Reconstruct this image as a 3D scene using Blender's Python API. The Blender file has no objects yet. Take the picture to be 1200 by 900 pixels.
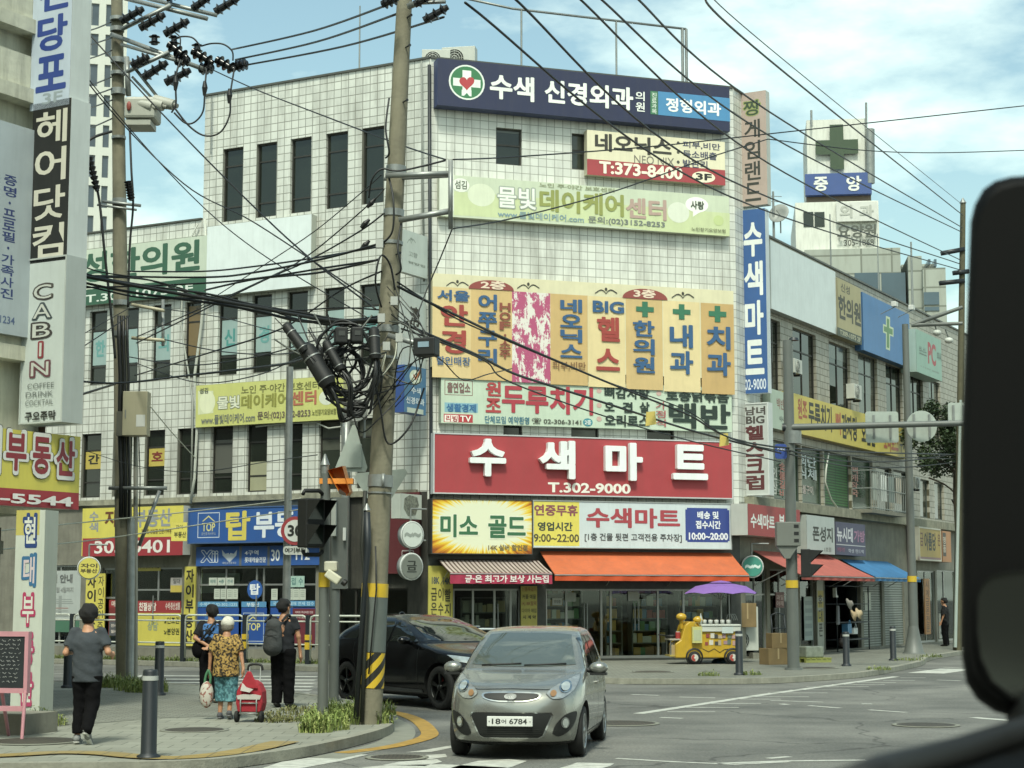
import bpy, bmesh, math, random
from mathutils import Vector, Matrix, geometry
from mathutils.bvhtree import BVHTree
import numpy as np
random.seed(7)
R = math.radians
SC = bpy.context.scene
COL = SC.collection
# ------------------------------------------------------------ camera
CAM = Vector((0, 0, 1.85)); PITCH = R(6.82); FPX = 2090.0
_c = bpy.data.cameras.new('camera'); cam = bpy.data.objects.new('camera', _c); COL.objects.link(cam)
cam.location = CAM; cam.rotation_euler = (R(90) + PITCH, 0, 0)
_c.sensor_width = 36; _c.lens = FPX / 1200 * 36; _c.clip_start = .05; _c.clip_end = 5000
_c.dof.use_dof = True; _c.dof.focus_distance = 42; _c.dof.aperture_fstop = 16
SC.camera = cam
# ------------------------------------------------------------ light
SUN_EL, SUN_AZ = R(56), R(184)          # azimuth clockwise from +Y: behind the camera, to its left
w = bpy.data.worlds.new('World'); SC.world = w; w.use_nodes = True
nt = w.node_tree; N = nt.nodes; L = nt.links
bg = N['Background']; sky = N.new('ShaderNodeTexSky'); sky.sky_type = 'NISHITA'; sky.sun_disc = False
sky.sun_elevation = SUN_EL; sky.sun_rotation = SUN_AZ; sky.dust_density = 2.5; sky.air_density = 1.2; sky.ozone_density = 1.0
tint = N.new('ShaderNodeMix'); tint.data_type = 'RGBA'; tint.blend_type = 'MULTIPLY'; tint.inputs[0].default_value = 1
tint.inputs[7].default_value = (1.22, 1.34, 1.08, 1)
L.new(sky.outputs[0], tint.inputs[6])
tc = N.new('ShaderNodeTexCoord'); mp = N.new('ShaderNodeMapping'); mp.inputs['Scale'].default_value = (1.0, 1.0, 2.4)
mp.inputs['Location'].default_value = (.37, .1, .45)
L.new(tc.outputs['Generated'], mp.inputs[0])
nz = N.new('ShaderNodeTexNoise'); nz.inputs['Scale'].default_value = 4.2; nz.inputs['Detail'].default_value = 9; nz.inputs['Roughness'].default_value = .55
L.new(mp.outputs[0], nz.inputs['Vector'])
sx = N.new('ShaderNodeSeparateXYZ'); L.new(tc.outputs['Generated'], sx.inputs[0])
hz = N.new('ShaderNodeMapRange'); hz.inputs[1].default_value = .06; hz.inputs[2].default_value = .42; hz.inputs[3].default_value = .17; hz.inputs[4].default_value = -.05
L.new(sx.outputs[2], hz.inputs[0])
ad = N.new('ShaderNodeMath'); ad.operation = 'ADD'; L.new(nz.outputs[0], ad.inputs[0]); L.new(hz.outputs[0], ad.inputs[1])
cr = N.new('ShaderNodeValToRGB'); cr.color_ramp.elements[0].position = .50; cr.color_ramp.elements[1].position = .74
L.new(ad.outputs[0], cr.inputs[0])
cm = N.new('ShaderNodeMix'); cm.data_type = 'RGBA'; L.new(cr.outputs[0], cm.inputs[0])
L.new(tint.outputs[2], cm.inputs[6]); cm.inputs[7].default_value = (9.0, 10.4, 9.0, 1)
L.new(cm.outputs[2], bg.inputs[0]); bg.inputs[1].default_value = .105
_s = bpy.data.lights.new('sun', 'SUN'); sun = bpy.data.objects.new('sun', _s); COL.objects.link(sun)
_s.energy = 2.2; _s.angle = R(9); _s.color = (.98, 1, .88)
_d = Vector((math.sin(SUN_AZ) * math.cos(SUN_EL), math.cos(SUN_AZ) * math.cos(SUN_EL), math.sin(SUN_EL)))
sun.rotation_euler = _d.to_track_quat('Z', 'Y').to_euler(); sun.location = _d * 80
SC.view_settings.view_transform = 'Standard'; SC.view_settings.look = 'None'; SC.view_settings.exposure = 0.64; SC.view_settings.gamma = 1
SC.cycles.max_bounces = 6; SC.cycles.transparent_max_bounces = 8; SC.cycles.caustics_reflective = False; SC.cycles.caustics_refractive = False
SC.cycles.use_denoising = True
# ------------------------------------------------------------ pixel of the photograph -> place in the street
def ray(u, v):
    f = Vector((0, math.cos(PITCH), math.sin(PITCH))); up = Vector((0, -math.sin(PITCH), math.cos(PITCH)))
    return f + Vector(((u - 600) / FPX, 0, 0)) + up * ((450 - v) / FPX)
def at(u, v, Y):
    d = ray(u, v); return CAM + d * (Y / d.y)
def gp(u, v, z=0.0):
    d = ray(u, v); return CAM + d * ((z - CAM.z) / d.z)
class Fac:                                    # a vertical wall plane: s runs along it (to the viewer's right), off = out of the wall
    def __init__(s, P, d):
        s.P = Vector((P[0], P[1], 0)); s.d = Vector((d[0], d[1], 0)).normalized(); s.n = Vector((s.d.y, -s.d.x, 0))
        s.rz = math.atan2(s.d.y, s.d.x); s.M = Matrix.Translation(s.P) @ Matrix.Rotation(s.rz, 4, 'Z')
    def sz(s, u, v, off=0.0):
        d = ray(u, v); t = (s.P + s.n * off - CAM).dot(s.n) / d.dot(s.n); q = CAM + d * t
        return (q - s.P).dot(s.d), q.z
    def pt(s, a, off, z): return s.P + s.d * a + s.n * off + Vector((0, 0, z))
# ------------------------------------------------------------ materials
def lin(h):
    h = h.lstrip('#'); o = []
    for i in (0, 2, 4):
        c = int(h[i:i + 2], 16) / 255; o.append(c / 12.92 if c <= .04045 else ((c + .055) / 1.055) ** 2.4)
    return tuple(o)
MATS = {}
def newmat(name):
    m = bpy.data.materials.new(name); m.use_nodes = True; t = m.node_tree
    return m, t, t.nodes['Principled BSDF']
def mat(name, col, rough=.55, var=.12, scale=3.0, metal=0.0, bump=0.0, grime=0.0, spec=.5, coat=0.0, alpha=None):
    if name in MATS: return MATS[name]
    if isinstance(col, str): col = lin(col)
    m, t, b = newmat(name); n, l = t.nodes, t.links
    b.inputs['Roughness'].default_value = rough; b.inputs['Metallic'].default_value = metal
    b.inputs['Specular IOR Level'].default_value = spec; b.inputs['Coat Weight'].default_value = coat
    tc = n.new('ShaderNodeTexCoord'); nz = n.new('ShaderNodeTexNoise'); nz.inputs['Scale'].default_value = scale
    nz.inputs['Detail'].default_value = 6; nz.inputs['Roughness'].default_value = .6; l.new(tc.outputs['Object'], nz.inputs['Vector'])
    rp = n.new('ShaderNodeValToRGB'); rp.color_ramp.elements[0].position = .3; rp.color_ramp.elements[1].position = .72
    rp.color_ramp.elements[0].color = (*[c * (1 - var) for c in col], 1)
    rp.color_ramp.elements[1].color = (*[min(1, c * (1 + var * .6)) for c in col], 1)
    l.new(nz.outputs[0], rp.inputs[0]); out = rp.outputs[0]
    if grime:
        mp = n.new('ShaderNodeMapping'); mp.inputs['Scale'].default_value = (5, 5, .55); l.new(tc.outputs['Object'], mp.inputs[0])
        g = n.new('ShaderNodeTexNoise'); g.inputs['Scale'].default_value = 1.6; g.inputs['Detail'].default_value = 7; g.inputs['Roughness'].default_value = .65
        l.new(mp.outputs[0], g.inputs['Vector'])
        gr = n.new('ShaderNodeMapRange'); gr.inputs[1].default_value = .46; gr.inputs[2].default_value = .78; gr.inputs[3].default_value = 0; gr.inputs[4].default_value = grime
        l.new(g.outputs[0], gr.inputs[0])
        mx = n.new('ShaderNodeMix'); mx.data_type = 'RGBA'; l.new(gr.outputs[0], mx.inputs[0]); l.new(out, mx.inputs[6]); mx.inputs[7].default_value = (.09, .085, .065, 1)
        out = mx.outputs[2]
    l.new(out, b.inputs['Base Color'])
    if bump:
        n2 = n.new('ShaderNodeTexNoise'); n2.inputs['Scale'].default_value = scale * 6; n2.inputs['Detail'].default_value = 4; l.new(tc.outputs['Object'], n2.inputs['Vector'])
        bp = n.new('ShaderNodeBump'); bp.inputs['Strength'].default_value = bump; bp.inputs['Distance'].default_value = .02
        l.new(n2.outputs[0], bp.inputs['Height']); l.new(bp.outputs[0], b.inputs['Normal'])
    MATS[name] = m; return m
def P(hexcol, rough=.5, grime=.12):
    c = lin(hexcol); g = .25 * c[0] + .65 * c[1] + .1 * c[2]; k = .14
    return mat('paint ' + hexcol, tuple(x * (1 - k) + g * k for x in c), rough, .07, 2.0, grime=grime)
def tiles(name, col, grout, tw, th, dirt=.35, offset=0.0, axes='xz', mortar=.016, rough=.35, bump=.3, dirtcol=(.10, .09, .065, 1), var=.14):
    if name in MATS: return MATS[name]
    m, t, b = newmat(name); n, l = t.nodes, t.links
    tc = n.new('ShaderNodeTexCoord'); sp = n.new('ShaderNodeSeparateXYZ'); l.new(tc.outputs['Object'], sp.inputs[0])
    cb = n.new('ShaderNodeCombineXYZ'); l.new(sp.outputs['XYZ'.index(axes[0].upper())], cb.inputs[0]); l.new(sp.outputs['XYZ'.index(axes[1].upper())], cb.inputs[1])
    br = n.new('ShaderNodeTexBrick'); br.offset = offset; br.offset_frequency = 2; br.squash = 1
    br.inputs['Scale'].default_value = 1; br.inputs['Brick Width'].default_value = tw; br.inputs['Row Height'].default_value = th
    br.inputs['Mortar Size'].default_value = mortar; br.inputs['Mortar Smooth'].default_value = .15; br.inputs['Bias'].default_value = 0
    c = lin(col) if isinstance(col, str) else col; g = lin(grout) if isinstance(grout, str) else grout
    br.inputs['Color1'].default_value = (*c, 1); br.inputs['Color2'].default_value = (*[x * (1 - var) for x in c], 1); br.inputs['Mortar'].default_value = (*g, 1)
    l.new(cb.outputs[0], br.inputs['Vector'])
    mp = n.new('ShaderNodeMapping'); mp.inputs['Scale'].default_value = (1.7, 1.7, .28) if axes == 'xz' else (.5, .5, .5); l.new(tc.outputs['Object'], mp.inputs[0])
    d = n.new('ShaderNodeTexNoise'); d.inputs['Scale'].default_value = 1.1; d.inputs['Detail'].default_value = 8; d.inputs['Roughness'].default_value = .68; l.new(mp.outputs[0], d.inputs['Vector'])
    mr = n.new('ShaderNodeMapRange'); mr.inputs[1].default_value = .46; mr.inputs[2].default_value = .74; mr.inputs[3].default_value = 0; mr.inputs[4].default_value = dirt; l.new(d.outputs[0], mr.inputs[0])
    mx = n.new('ShaderNodeMix'); mx.data_type = 'RGBA'; l.new(mr.outputs[0], mx.inputs[0]); l.new(br.outputs[0], mx.inputs[6]); mx.inputs[7].default_value = dirtcol
    l.new(mx.outputs[2], b.inputs['Base Color']); b.inputs['Roughness'].default_value = rough
    bp = n.new('ShaderNodeBump'); bp.invert = True; bp.inputs['Strength'].default_value = bump; bp.inputs['Distance'].default_value = .01
    l.new(br.outputs['Fac'], bp.inputs['Height']); l.new(bp.outputs[0], b.inputs['Normal'])
    MATS[name] = m; return m
def glassmat(name, tr=(.86, .9, .86), refl=.0):
    if name in MATS: return MATS[name]
    m, t, b = newmat(name); n, l = t.nodes, t.links; n.remove(b)
    a = n.new('ShaderNodeBsdfTransparent'); a.inputs[0].default_value = (*tr, 1)
    g = n.new('ShaderNodeBsdfGlossy'); g.inputs['Roughness'].default_value = .03; g.inputs[0].default_value = (.9, .95, .92, 1)
    f = n.new('ShaderNodeFresnel'); f.inputs[0].default_value = 1.5
    ad = n.new('ShaderNodeMath'); ad.operation = 'ADD'; ad.inputs[1].default_value = refl; l.new(f.outputs[0], ad.inputs[0])
    x = n.new('ShaderNodeMixShader'); l.new(ad.outputs[0], x.inputs[0]); l.new(a.outputs[0], x.inputs[1]); l.new(g.outputs[0], x.inputs[2])
    l.new(x.outputs[0], n['Material Output'].inputs[0]); MATS[name] = m; return m
# ------------------------------------------------------------ mesh builder
class MB:
    def __init__(s): s.v = []; s.f = []; s.mi = []; s.ms = []; s.sm = []
    def mid(s, m):
        if m not in s.ms: s.ms.append(m)
        return s.ms.index(m)
    def add(s, vs, fs, m, smooth=False):
        k = len(s.v); i = s.mid(m); s.v.extend([tuple(p) for p in vs])
        for f in fs: s.f.append([k + j for j in f]); s.mi.append(i); s.sm.append(smooth)
    def box(s, x0, x1, y0, y1, z0, z1, m, M=None):
        vs = [Vector((x, y, z)) for z in (z0, z1) for y in (y0, y1) for x in (x0, x1)]
        if M is not None: vs = [M @ p for p in vs]
        s.add(vs, [(0, 2, 3, 1), (4, 5, 7, 6), (0, 1, 5, 4), (2, 6, 7, 3), (0, 4, 6, 2), (1, 3, 7, 5)], m)
    def quad(s, a, b, c, d, m): s.add([a, b, c, d], [(0, 1, 2, 3)], m)
    def poly(s, pts, m):
        pts = [Vector(p) for p in pts]; tr = geometry.tessellate_polygon([pts]); s.add(pts, [tuple(t) for t in tr], m)
    def prism(s, poly, y0, y1, m, M=None):        # outline in x,z pushed through y
        n = len(poly); a = sum(poly[i][0] * poly[(i + 1) % n][1] - poly[(i + 1) % n][0] * poly[i][1] for i in range(n))
        if a < 0: poly = poly[::-1]
        vs = [Vector((x, y0, z)) for x, z in poly] + [Vector((x, y1, z)) for x, z in poly]
        tr = geometry.tessellate_polygon([[Vector((x, z, 0)) for x, z in poly]])
        fs = []
        for t in tr:
            p = [poly[i] for i in t]; ar = (p[1][0] - p[0][0]) * (p[2][1] - p[0][1]) - (p[2][0] - p[0][0]) * (p[1][1] - p[0][1])
            t = tuple(t) if ar > 0 else tuple(t)[::-1]
            fs.append(t); fs.append(tuple(i + n for i in t)[::-1])
        for i in range(n): j = (i + 1) % n; fs.append((i, i + n, j + n, j))
        if M is not None: vs = [M @ p for p in vs]
        s.add(vs, fs, m)
    def cyl(s, p, q, r0, r1, m, n=12, caps=True, smooth=True):
        p, q = Vector(p), Vector(q); d = (q - p).normalized(); a = d.orthogonal().normalized(); b = d.cross(a)
        vs = [p + (a * math.cos(t) + b * math.sin(t)) * r0 for t in [2 * math.pi * i / n for i in range(n)]]
        vs += [q + (a * math.cos(t) + b * math.sin(t)) * r1 for t in [2 * math.pi * i / n for i in range(n)]]
        s.add(vs, [(i, (i + 1) % n, n + (i + 1) % n, n + i) for i in range(n)], m, smooth)
        if caps:
            s.add(vs[:n], [tuple(range(n))[::-1]], m); s.add(vs[n:], [tuple(range(n))], m)
    def tube(s, pts, r, m, n=6):
        pts = [Vector(p) for p in pts]; vs = []; a = None; k = len(pts)
        for i, p in enumerate(pts):
            d = (pts[min(i + 1, k - 1)] - pts[max(i - 1, 0)]).normalized()
            a = d.orthogonal().normalized() if a is None else (a - d * a.dot(d)).normalized()
            b = d.cross(a); rr = r[i] if isinstance(r, (list, tuple)) else r
            vs += [p + (a * math.cos(2 * math.pi * j / n) + b * math.sin(2 * math.pi * j / n)) * rr for j in range(n)]
        fs = [(i * n + j, i * n + (j + 1) % n, (i + 1) * n + (j + 1) % n, (i + 1) * n + j) for i in range(k - 1) for j in range(n)]
        fs += [tuple(range(n))[::-1], tuple(range((k - 1) * n, k * n))]
        s.add(vs, fs, m, True)
    def lathe(s, prof, m, n=20, M=None, smooth=True):   # profile of (r, z)
        vs = [Vector((r * math.cos(2 * math.pi * j / n), r * math.sin(2 * math.pi * j / n), z)) for r, z in prof for j in range(n)]
        if M is not None: vs = [M @ p for p in vs]
        k = len(prof); s.add(vs, [(i * n + j, i * n + (j + 1) % n, (i + 1) * n + (j + 1) % n, (i + 1) * n + j) for i in range(k - 1) for j in range(n)], m, smooth)
    def ell(s, c, r, m, nu=12, nv=8, M=None):
        c = Vector(c); vs = []; 
        for i in range(nv + 1):
            t = math.pi * i / nv
            for j in range(nu):
                p = 2 * math.pi * j / nu; q = Vector((r[0] * math.sin(t) * math.cos(p), r[1] * math.sin(t) * math.sin(p), r[2] * math.cos(t)))
                vs.append(c + (M @ q if M is not None else q))
        s.add(vs, [(i * nu + j, (i + 1) * nu + j, (i + 1) * nu + (j + 1) % nu, i * nu + (j + 1) % nu) for i in range(nv) for j in range(nu)], m, True)
    def build(s, name, parent=None, loc=None, rz=None, bevel=0):
        me = bpy.data.meshes.new(name); me.from_pydata(s.v, [], s.f)
        for m in s.ms: me.materials.append(m)
        me.polygons.foreach_set('material_index', s.mi); me.polygons.foreach_set('use_smooth', s.sm); me.update()
        o = bpy.data.objects.new(name, me); COL.objects.link(o)
        if parent is not None: o.parent = parent
        if loc is not None: o.location = loc
        if rz is not None: o.rotation_euler = (0, 0, rz)
        if bevel:
            b = o.modifiers.new('edge', 'BEVEL'); b.width = bevel; b.segments = 2; b.limit_method = 'ANGLE'
        return o
def tag(o, label, cat, group=None, kind=None):
    if label: o['label'] = label
    if cat: o['category'] = cat
    if group: o['group'] = group
    if kind: o['kind'] = kind
    return o
def thing(name, label, cat, loc=(0, 0, 0), rz=0.0, group=None):
    o = bpy.data.objects.new(name, None); o.empty_display_size = .2; COL.objects.link(o)
    o.location = loc; o.rotation_euler = (0, 0, rz); return tag(o, label, cat, group)
def copy_tree(o, parent=None):
    c = o.copy(); COL.objects.link(c)
    if parent is not None: c.parent = parent
    for ch in [x for x in SC.objects if x.parent == o]: copy_tree(ch, c)
    return c
def wpart(name, mb, root, fac=None, M=None):       # a part built in a wall's frame (or the world's) under a thing
    o = mb.build(name); rl = Matrix.Translation(root.location) @ root.rotation_euler.to_matrix().to_4x4()
    o.parent = root; o.matrix_parent_inverse = rl.inverted(); o.matrix_basis = fac.M if fac is not None else (M or Matrix()); return o
# ------------------------------------------------------------ lettering
_TC = {}
def text_geo(s, off, ext):
    k = (s, off, ext)
    if k in _TC: return _TC[k]
    c = bpy.data.curves.new('tmp', 'FONT'); c.body = s; c.resolution_u = 3; c.offset = off; c.extrude = ext
    o = bpy.data.objects.new('tmp', c); me = o.to_mesh()
    vs = [tuple(v.co) for v in me.vertices]; fs = [tuple(p.vertices) for p in me.polygons]
    o.to_mesh_clear(); bpy.data.objects.remove(o); bpy.data.curves.remove(c)
    _TC[k] = (vs, fs); return _TC[k]
def put_text(mb, s, x0, x1, z0, z1, y, m, bold=1, ext=0.0):
    """fit text in a rectangle of the local x,z plane, facing -y"""
    if ext: vs, fs = text_geo(s, .02 if bold else 0, .05)
    else: vs, fs = text_geo(s, .018 if bold else 0.0, 0.0)
    if not vs: return
    xa, xb = min(v[0] for v in vs), max(v[0] for v in vs); ya, yb = min(v[1] for v in vs), max(v[1] for v in vs)
    sh = [(0, 0)]
    if bold == 2: sh = [(-.016, 0), (.016, 0), (0, .016), (0, -.016)]
    if bold == 3: sh = [(.05 * math.cos(t * math.pi / 4), .05 * math.sin(t * math.pi / 4)) for t in range(8)]
    e = max(abs(a) for q in sh for a in q); ex = e if bold == 2 else 0
    kx = (x1 - x0) / max(xb - xa + 2 * ex, 1e-4); kz = (z1 - z0) / max(yb - ya + 2 * ex, 1e-4)
    if len(s) == 1 and s in '-ㅡ:.·ㅣI1|': kz = min(kz, kx * 1.6); kx = min(kx, kz * 1.6)
    if s == '·': kx = kz = min(kx, kz) * .3
    cx, cz = (x0 + x1) / 2, (z0 + z1) / 2; mx, my = (xa + xb) / 2, (ya + yb) / 2
    for i, (dx, dy) in enumerate(sh):
        mb.add([(cx + (v[0] - mx + dx) * kx, y - .0002 * i - (v[2] / .05 * ext * .5 + ext * .5 if ext else 0), cz + (v[1] - my + dy) * kz) for v in vs], fs, m)
def sign_items(items, conv, y0, step=.0009):
    """flat graphics and letters on a face; conv turns photo pixels into local x,z"""
    gs, ts, last = [], [], None; yg = y0; yt = y0 - step * (sum(i[0] not in 'tv' for i in items) + 2)
    for it in items:
        k = it[0]
        if k in 'tv':
            if it[1] != last: ts.append(MB()); last = it[1]
            t = ts[-1]; y = yt; yt -= (.0006, .0006, .0012, .0022)[it[7] if len(it) > 7 else 1]
        else: yg -= step; y = yg; g = MB(); gs.append(g)
        if k in 'tv':
            s, u0, v0, u1, v1, c = it[1:7]; bold = it[7] if len(it) > 7 else 1; ext = it[8] if len(it) > 8 else 0
            x0, z1 = conv(u0, v0); x1, z0 = conv(u1, v1)
            if k == 't': put_text(t, s, x0, x1, z0, z1, y, P(c), bold, ext)
            else:
                n = len(s); h = (z1 - z0) / n
                for i, ch in enumerate(s):
                    if ch != ' ': put_text(t, ch, x0, x1, z1 - h * (i + .94), z1 - h * (i + .06), y, P(c), bold, ext)
        elif k == 'p':
            pts = [conv(*q) for q in it[1]]; m = it[2] if not isinstance(it[2], str) else P(it[2])
            tr = geometry.tessellate_polygon([[Vector((a, b, 0)) for a, b in pts]])
            g.add([(a, y, b) for a, b in pts], [tuple(q) for q in tr], m)
        else:
            u0, v0, u1, v1, c = it[1:6]; m = c if not isinstance(c, str) else P(c)
            x0, z1 = conv(u0, v0); x1, z0 = conv(u1, v1); cx, cz, a, b = (x0 + x1) / 2, (z0 + z1) / 2, (x1 - x0) / 2, (z1 - z0) / 2
            if k == 'r': g.quad((x0, y, z0), (x1, y, z0), (x1, y, z1), (x0, y, z1), m)
            elif k == 'e': g.add([(cx + a * math.cos(i * math.pi / 14), y, cz + b * math.sin(i * math.pi / 14)) for i in range(28)], [tuple(range(28))], m)
            elif k == 'd': g.add([(cx + a * math.cos(i * math.pi / 16), y, z0 + 2 * b * math.sin(i * math.pi / 16)) for i in range(17)], [tuple(range(17))], m)
            elif k == 'x':
                q = .32
                g.quad((x0, y, cz - b * q), (x1, y, cz - b * q), (x1, y, cz + b * q), (x0, y, cz + b * q), m)
                g.quad((cx - a * q, y - .0004, z0), (cx + a * q, y - .0004, z0), (cx + a * q, y - .0004, z1), (cx - a * q, y - .0004, z1), m)
            elif k == 'b':                      # outlined box
                w = min(a, b) * (it[6] if len(it) > 6 else .06)
                for q in ((x0, x1, z0, z0 + w), (x0, x1, z1 - w, z1), (x0, x0 + w, z0 + w, z1 - w), (x1 - w, x1, z0 + w, z1 - w)):
                    g.quad((q[0], y, q[2]), (q[1], y, q[2]), (q[1], y, q[3]), (q[0], y, q[3]), m)
    return gs, ts
def sign(fac, name, label, px, items, col, depth=.25, side='#c8ccc4', frame=None, off=.02, cat='sign', group=None, fw=.035):
    u0, v0, u1, v1 = px; o = off + depth
    s0, z1 = fac.sz(u0, v0, o); s1, z0 = fac.sz(u1, v1, o); W, H = s1 - s0, z1 - z0
    root = thing(name, label, cat, fac.pt(s0, off, z0), fac.rz, group)
    m = col if not isinstance(col, str) else P(col)
    b = MB(); ms = P(side)
    b.box(0, W, -depth + .006, 0, 0, H, ms); b.quad((0, -depth, 0), (W, -depth, 0), (W, -depth, H), (0, -depth, H), m)
    b.build('panel', root)
    if frame:
        f = MB(); mf = P(frame); a = -depth - .018
        f.box(-.004, W + .004, a, -.01, -.004, fw, mf); f.box(-.004, W + .004, a, -.01, H - fw, H + .004, mf)
        f.box(-.004, fw, a, -.01, fw, H - fw, mf); f.box(W - fw, W + .004, a, -.01, fw, H - fw, mf); f.build('frame', root)
    def conv(u, v):
        s, z = fac.sz(u, v, o); return s - s0, z - z0
    g, t = sign_items(items, conv, -depth)
    for q in g: q.build('graphic', root)
    for q in t: q.build('lettering', root)
    return root
# ------------------------------------------------------------ shared materials
M_ALU = mat('brushed aluminium', '#9a9c98', .4, .1, metal=.6)
M_STEEL = mat('galvanised steel', '#8b8f8c', .45, .2, 6, metal=.5)
M_DGREY = mat('dark grey powder coat', '#20262a', .5, .15, 4)
M_POLE = mat('grey painted steel pole', '#5f6460', .5, .12, 2, grime=.25)
M_BLACK = mat('black rubber', '#161817', .6, .2, 5)
M_CABLE = mat('black cable sheath', '#141615', .5, .2, 5)
M_CONC = mat('pole concrete', '#7b7764', .85, .2, 3, bump=.35, grime=.45)
M_KERB = mat('granite kerb', '#8d8d80', .85, .22, 5, bump=.4, grime=.3)
M_BRONZE = mat('bronze window frame', '#2d2c27', .5, .15, 4)
M_WGLASS = mat('dark window glass', '#20261f', .06, .35, .7, spec=.6)
M_GLASS = glassmat('clear shop glass')
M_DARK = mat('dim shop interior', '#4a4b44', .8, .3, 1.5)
# ============================================================ the setting: road, pavements, markings
C0 = Vector((-2.28, 48.0, 0)); FD = Vector((.948, .319, 0)); LD = Vector((.877, -.480, 0)); RD = Vector((.480, .877, 0))
FF = Fac(C0, FD); C1 = C0 + FD * 9.25
LF = Fac(C0, LD); RF = Fac(C1, RD)
def ground_mat(name, c0, c1, sc, rough=.9, bump=.5, patch=.0):
    m, t, b = newmat(name); n, l = t.nodes, t.links; tc = n.new('ShaderNodeTexCoord')
    a = n.new('ShaderNodeTexNoise'); a.inputs['Scale'].default_value = sc; a.inputs['Detail'].default_value = 6; a.inputs['Roughness'].default_value = .8; l.new(tc.outputs['Object'], a.inputs[0])
    g = n.new('ShaderNodeTexNoise'); g.inputs['Scale'].default_value = .35; g.inputs['Detail'].default_value = 7; g.inputs['Roughness'].default_value = .62; l.new(tc.outputs['Object'], g.inputs[0])
    v = n.new('ShaderNodeTexVoronoi'); v.inputs['Scale'].default_value = sc * 1.4; l.new(tc.outputs['Object'], v.inputs[0])
    r = n.new('ShaderNodeValToRGB'); r.color_ramp.elements[0].position = .25; r.color_ramp.elements[1].position = .75
    r.color_ramp.elements[0].color = (*c0, 1); r.color_ramp.elements[1].color = (*c1, 1); l.new(a.outputs[0], r.inputs[0])
    x = n.new('ShaderNodeMix'); x.data_type = 'RGBA'; x.blend_type = 'MULTIPLY'; x.inputs[0].default_value = 1
    r2 = n.new('ShaderNodeValToRGB'); r2.color_ramp.elements[0].position = .38; r2.color_ramp.elements[1].position = .64
    r2.color_ramp.elements[0].color = (.58, .59, .58, 1); r2.color_ramp.elements[1].color = (1.08, 1.07, 1.03, 1); l.new(g.outputs[0], r2.inputs[0])
    l.new(r.outputs[0], x.inputs[6]); l.new(r2.outputs[0], x.inputs[7])
    # tar-sealed cracks
    cv = n.new('ShaderNodeTexVoronoi'); cv.feature = 'DISTANCE_TO_EDGE'; cv.inputs['Scale'].default_value = .16
    wn = n.new('ShaderNodeTexNoise'); wn.inputs['Scale'].default_value = .9; wn.inputs['Detail'].default_value = 4; l.new(tc.outputs['Object'], wn.inputs[0])
    wm = n.new('ShaderNodeMix'); wm.data_type = 'RGBA'; wm.blend_type = 'ADD'; wm.inputs[0].default_value = .9; l.new(tc.outputs['Object'], wm.inputs[6]); l.new(wn.outputs['Color'], wm.inputs[7]); l.new(wm.outputs[2], cv.inputs[0])
    cl = n.new('ShaderNodeMapRange'); cl.inputs[1].default_value = .001; cl.inputs[2].default_value = .006; cl.inputs[3].default_value = .55; cl.inputs[4].default_value = 0; l.new(cv.outputs['Distance'], cl.inputs[0])
    x2 = n.new('ShaderNodeMix'); x2.data_type = 'RGBA'; l.new(cl.outputs[0], x2.inputs[0]); l.new(x.outputs[2], x2.inputs[6]); x2.inputs[7].default_value = (.025, .025, .025, 1)
    l.new(x2.outputs[2], b.inputs['Base Color']); b.inputs['Roughness'].default_value = rough; b.inputs['Specular IOR Level'].default_value = .3
    p = n.new('ShaderNodeBump'); p.inputs['Strength'].default_value = bump; p.inputs['Distance'].default_value = .012; l.new(v.outputs[0], p.inputs['Height']); l.new(p.outputs[0], b.inputs['Normal'])
    return m
M_ASPH = ground_mat('worn asphalt', (.075, .078, .073), (.27, .273, .255), 24)
M_PAVE = tiles('interlocking grey pavers', '#7f8176', '#4c4d45', .22, .11, .5, .5, 'xy', .008, .9, .3, (.10, .10, .075, 1), .3)
M_SLAB = tiles('pale pavement slabs', '#8b8d81', '#5c5e55', .42, .42, .45, .5, 'xy', .009, .9, .3, (.13, .13, .10, 1), .16)
M_ROADW = mat('worn white road paint', '#b9bbb2', .8, .28, 7, grime=.35)
M_ROADY = mat('worn yellow road paint', '#a5843c', .8, .35, 6, grime=.45)
M_TACT = tiles('yellow tactile paving', '#94804a', '#6a5f40', .3, .3, .7, 0, 'xy', .012, .85, .3, (.2, .19, .14, 1), .15)
M_GUT = mat('gutter concrete', '#7f8176', .9, .2, 4, bump=.3, grime=.2)
def flat(name, pts, z, m, sub=None, h=0):
    mb = MB(); pts = [Vector((p[0], p[1], z)) for p in pts]
    tr = geometry.tessellate_polygon([pts]); mb.add(pts, [tuple(t) if (pts[t[1]] - pts[t[0]]).cross(pts[t[2]] - pts[t[0]]).z > 0 else tuple(t)[::-1] for t in tr], m)
    if h:
        k = len(pts); vs = pts + [p - Vector((0, 0, h)) for p in pts]
        mb.add(vs, [(i, (i + 1) % k, (i + 1) % k + k, i + k) for i in range(k)], m)
    return mb
def smooth(pts, n=6):                     # Catmull-Rom through the points
    pts = [Vector(p) for p in pts]; o = []
    for i in range(len(pts) - 1):
        a, b, c, d = pts[max(i - 1, 0)], pts[i], pts[i + 1], pts[min(i + 2, len(pts) - 1)]
        for k in range(n):
            t = k / n; o.append(.5 * ((2 * b) + (c - a) * t + (2 * a - 5 * b + 4 * c - d) * t * t + (3 * b - a - 3 * c + d) * t ** 3))
    return o + [pts[-1]]
rd = MB(); rd.quad((-700, -300, 0), (700, -300, 0), (700, 1500, 0), (-700, 1500, 0), M_ASPH)
tag(rd.build('road'), None, None, kind='structure')
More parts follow.
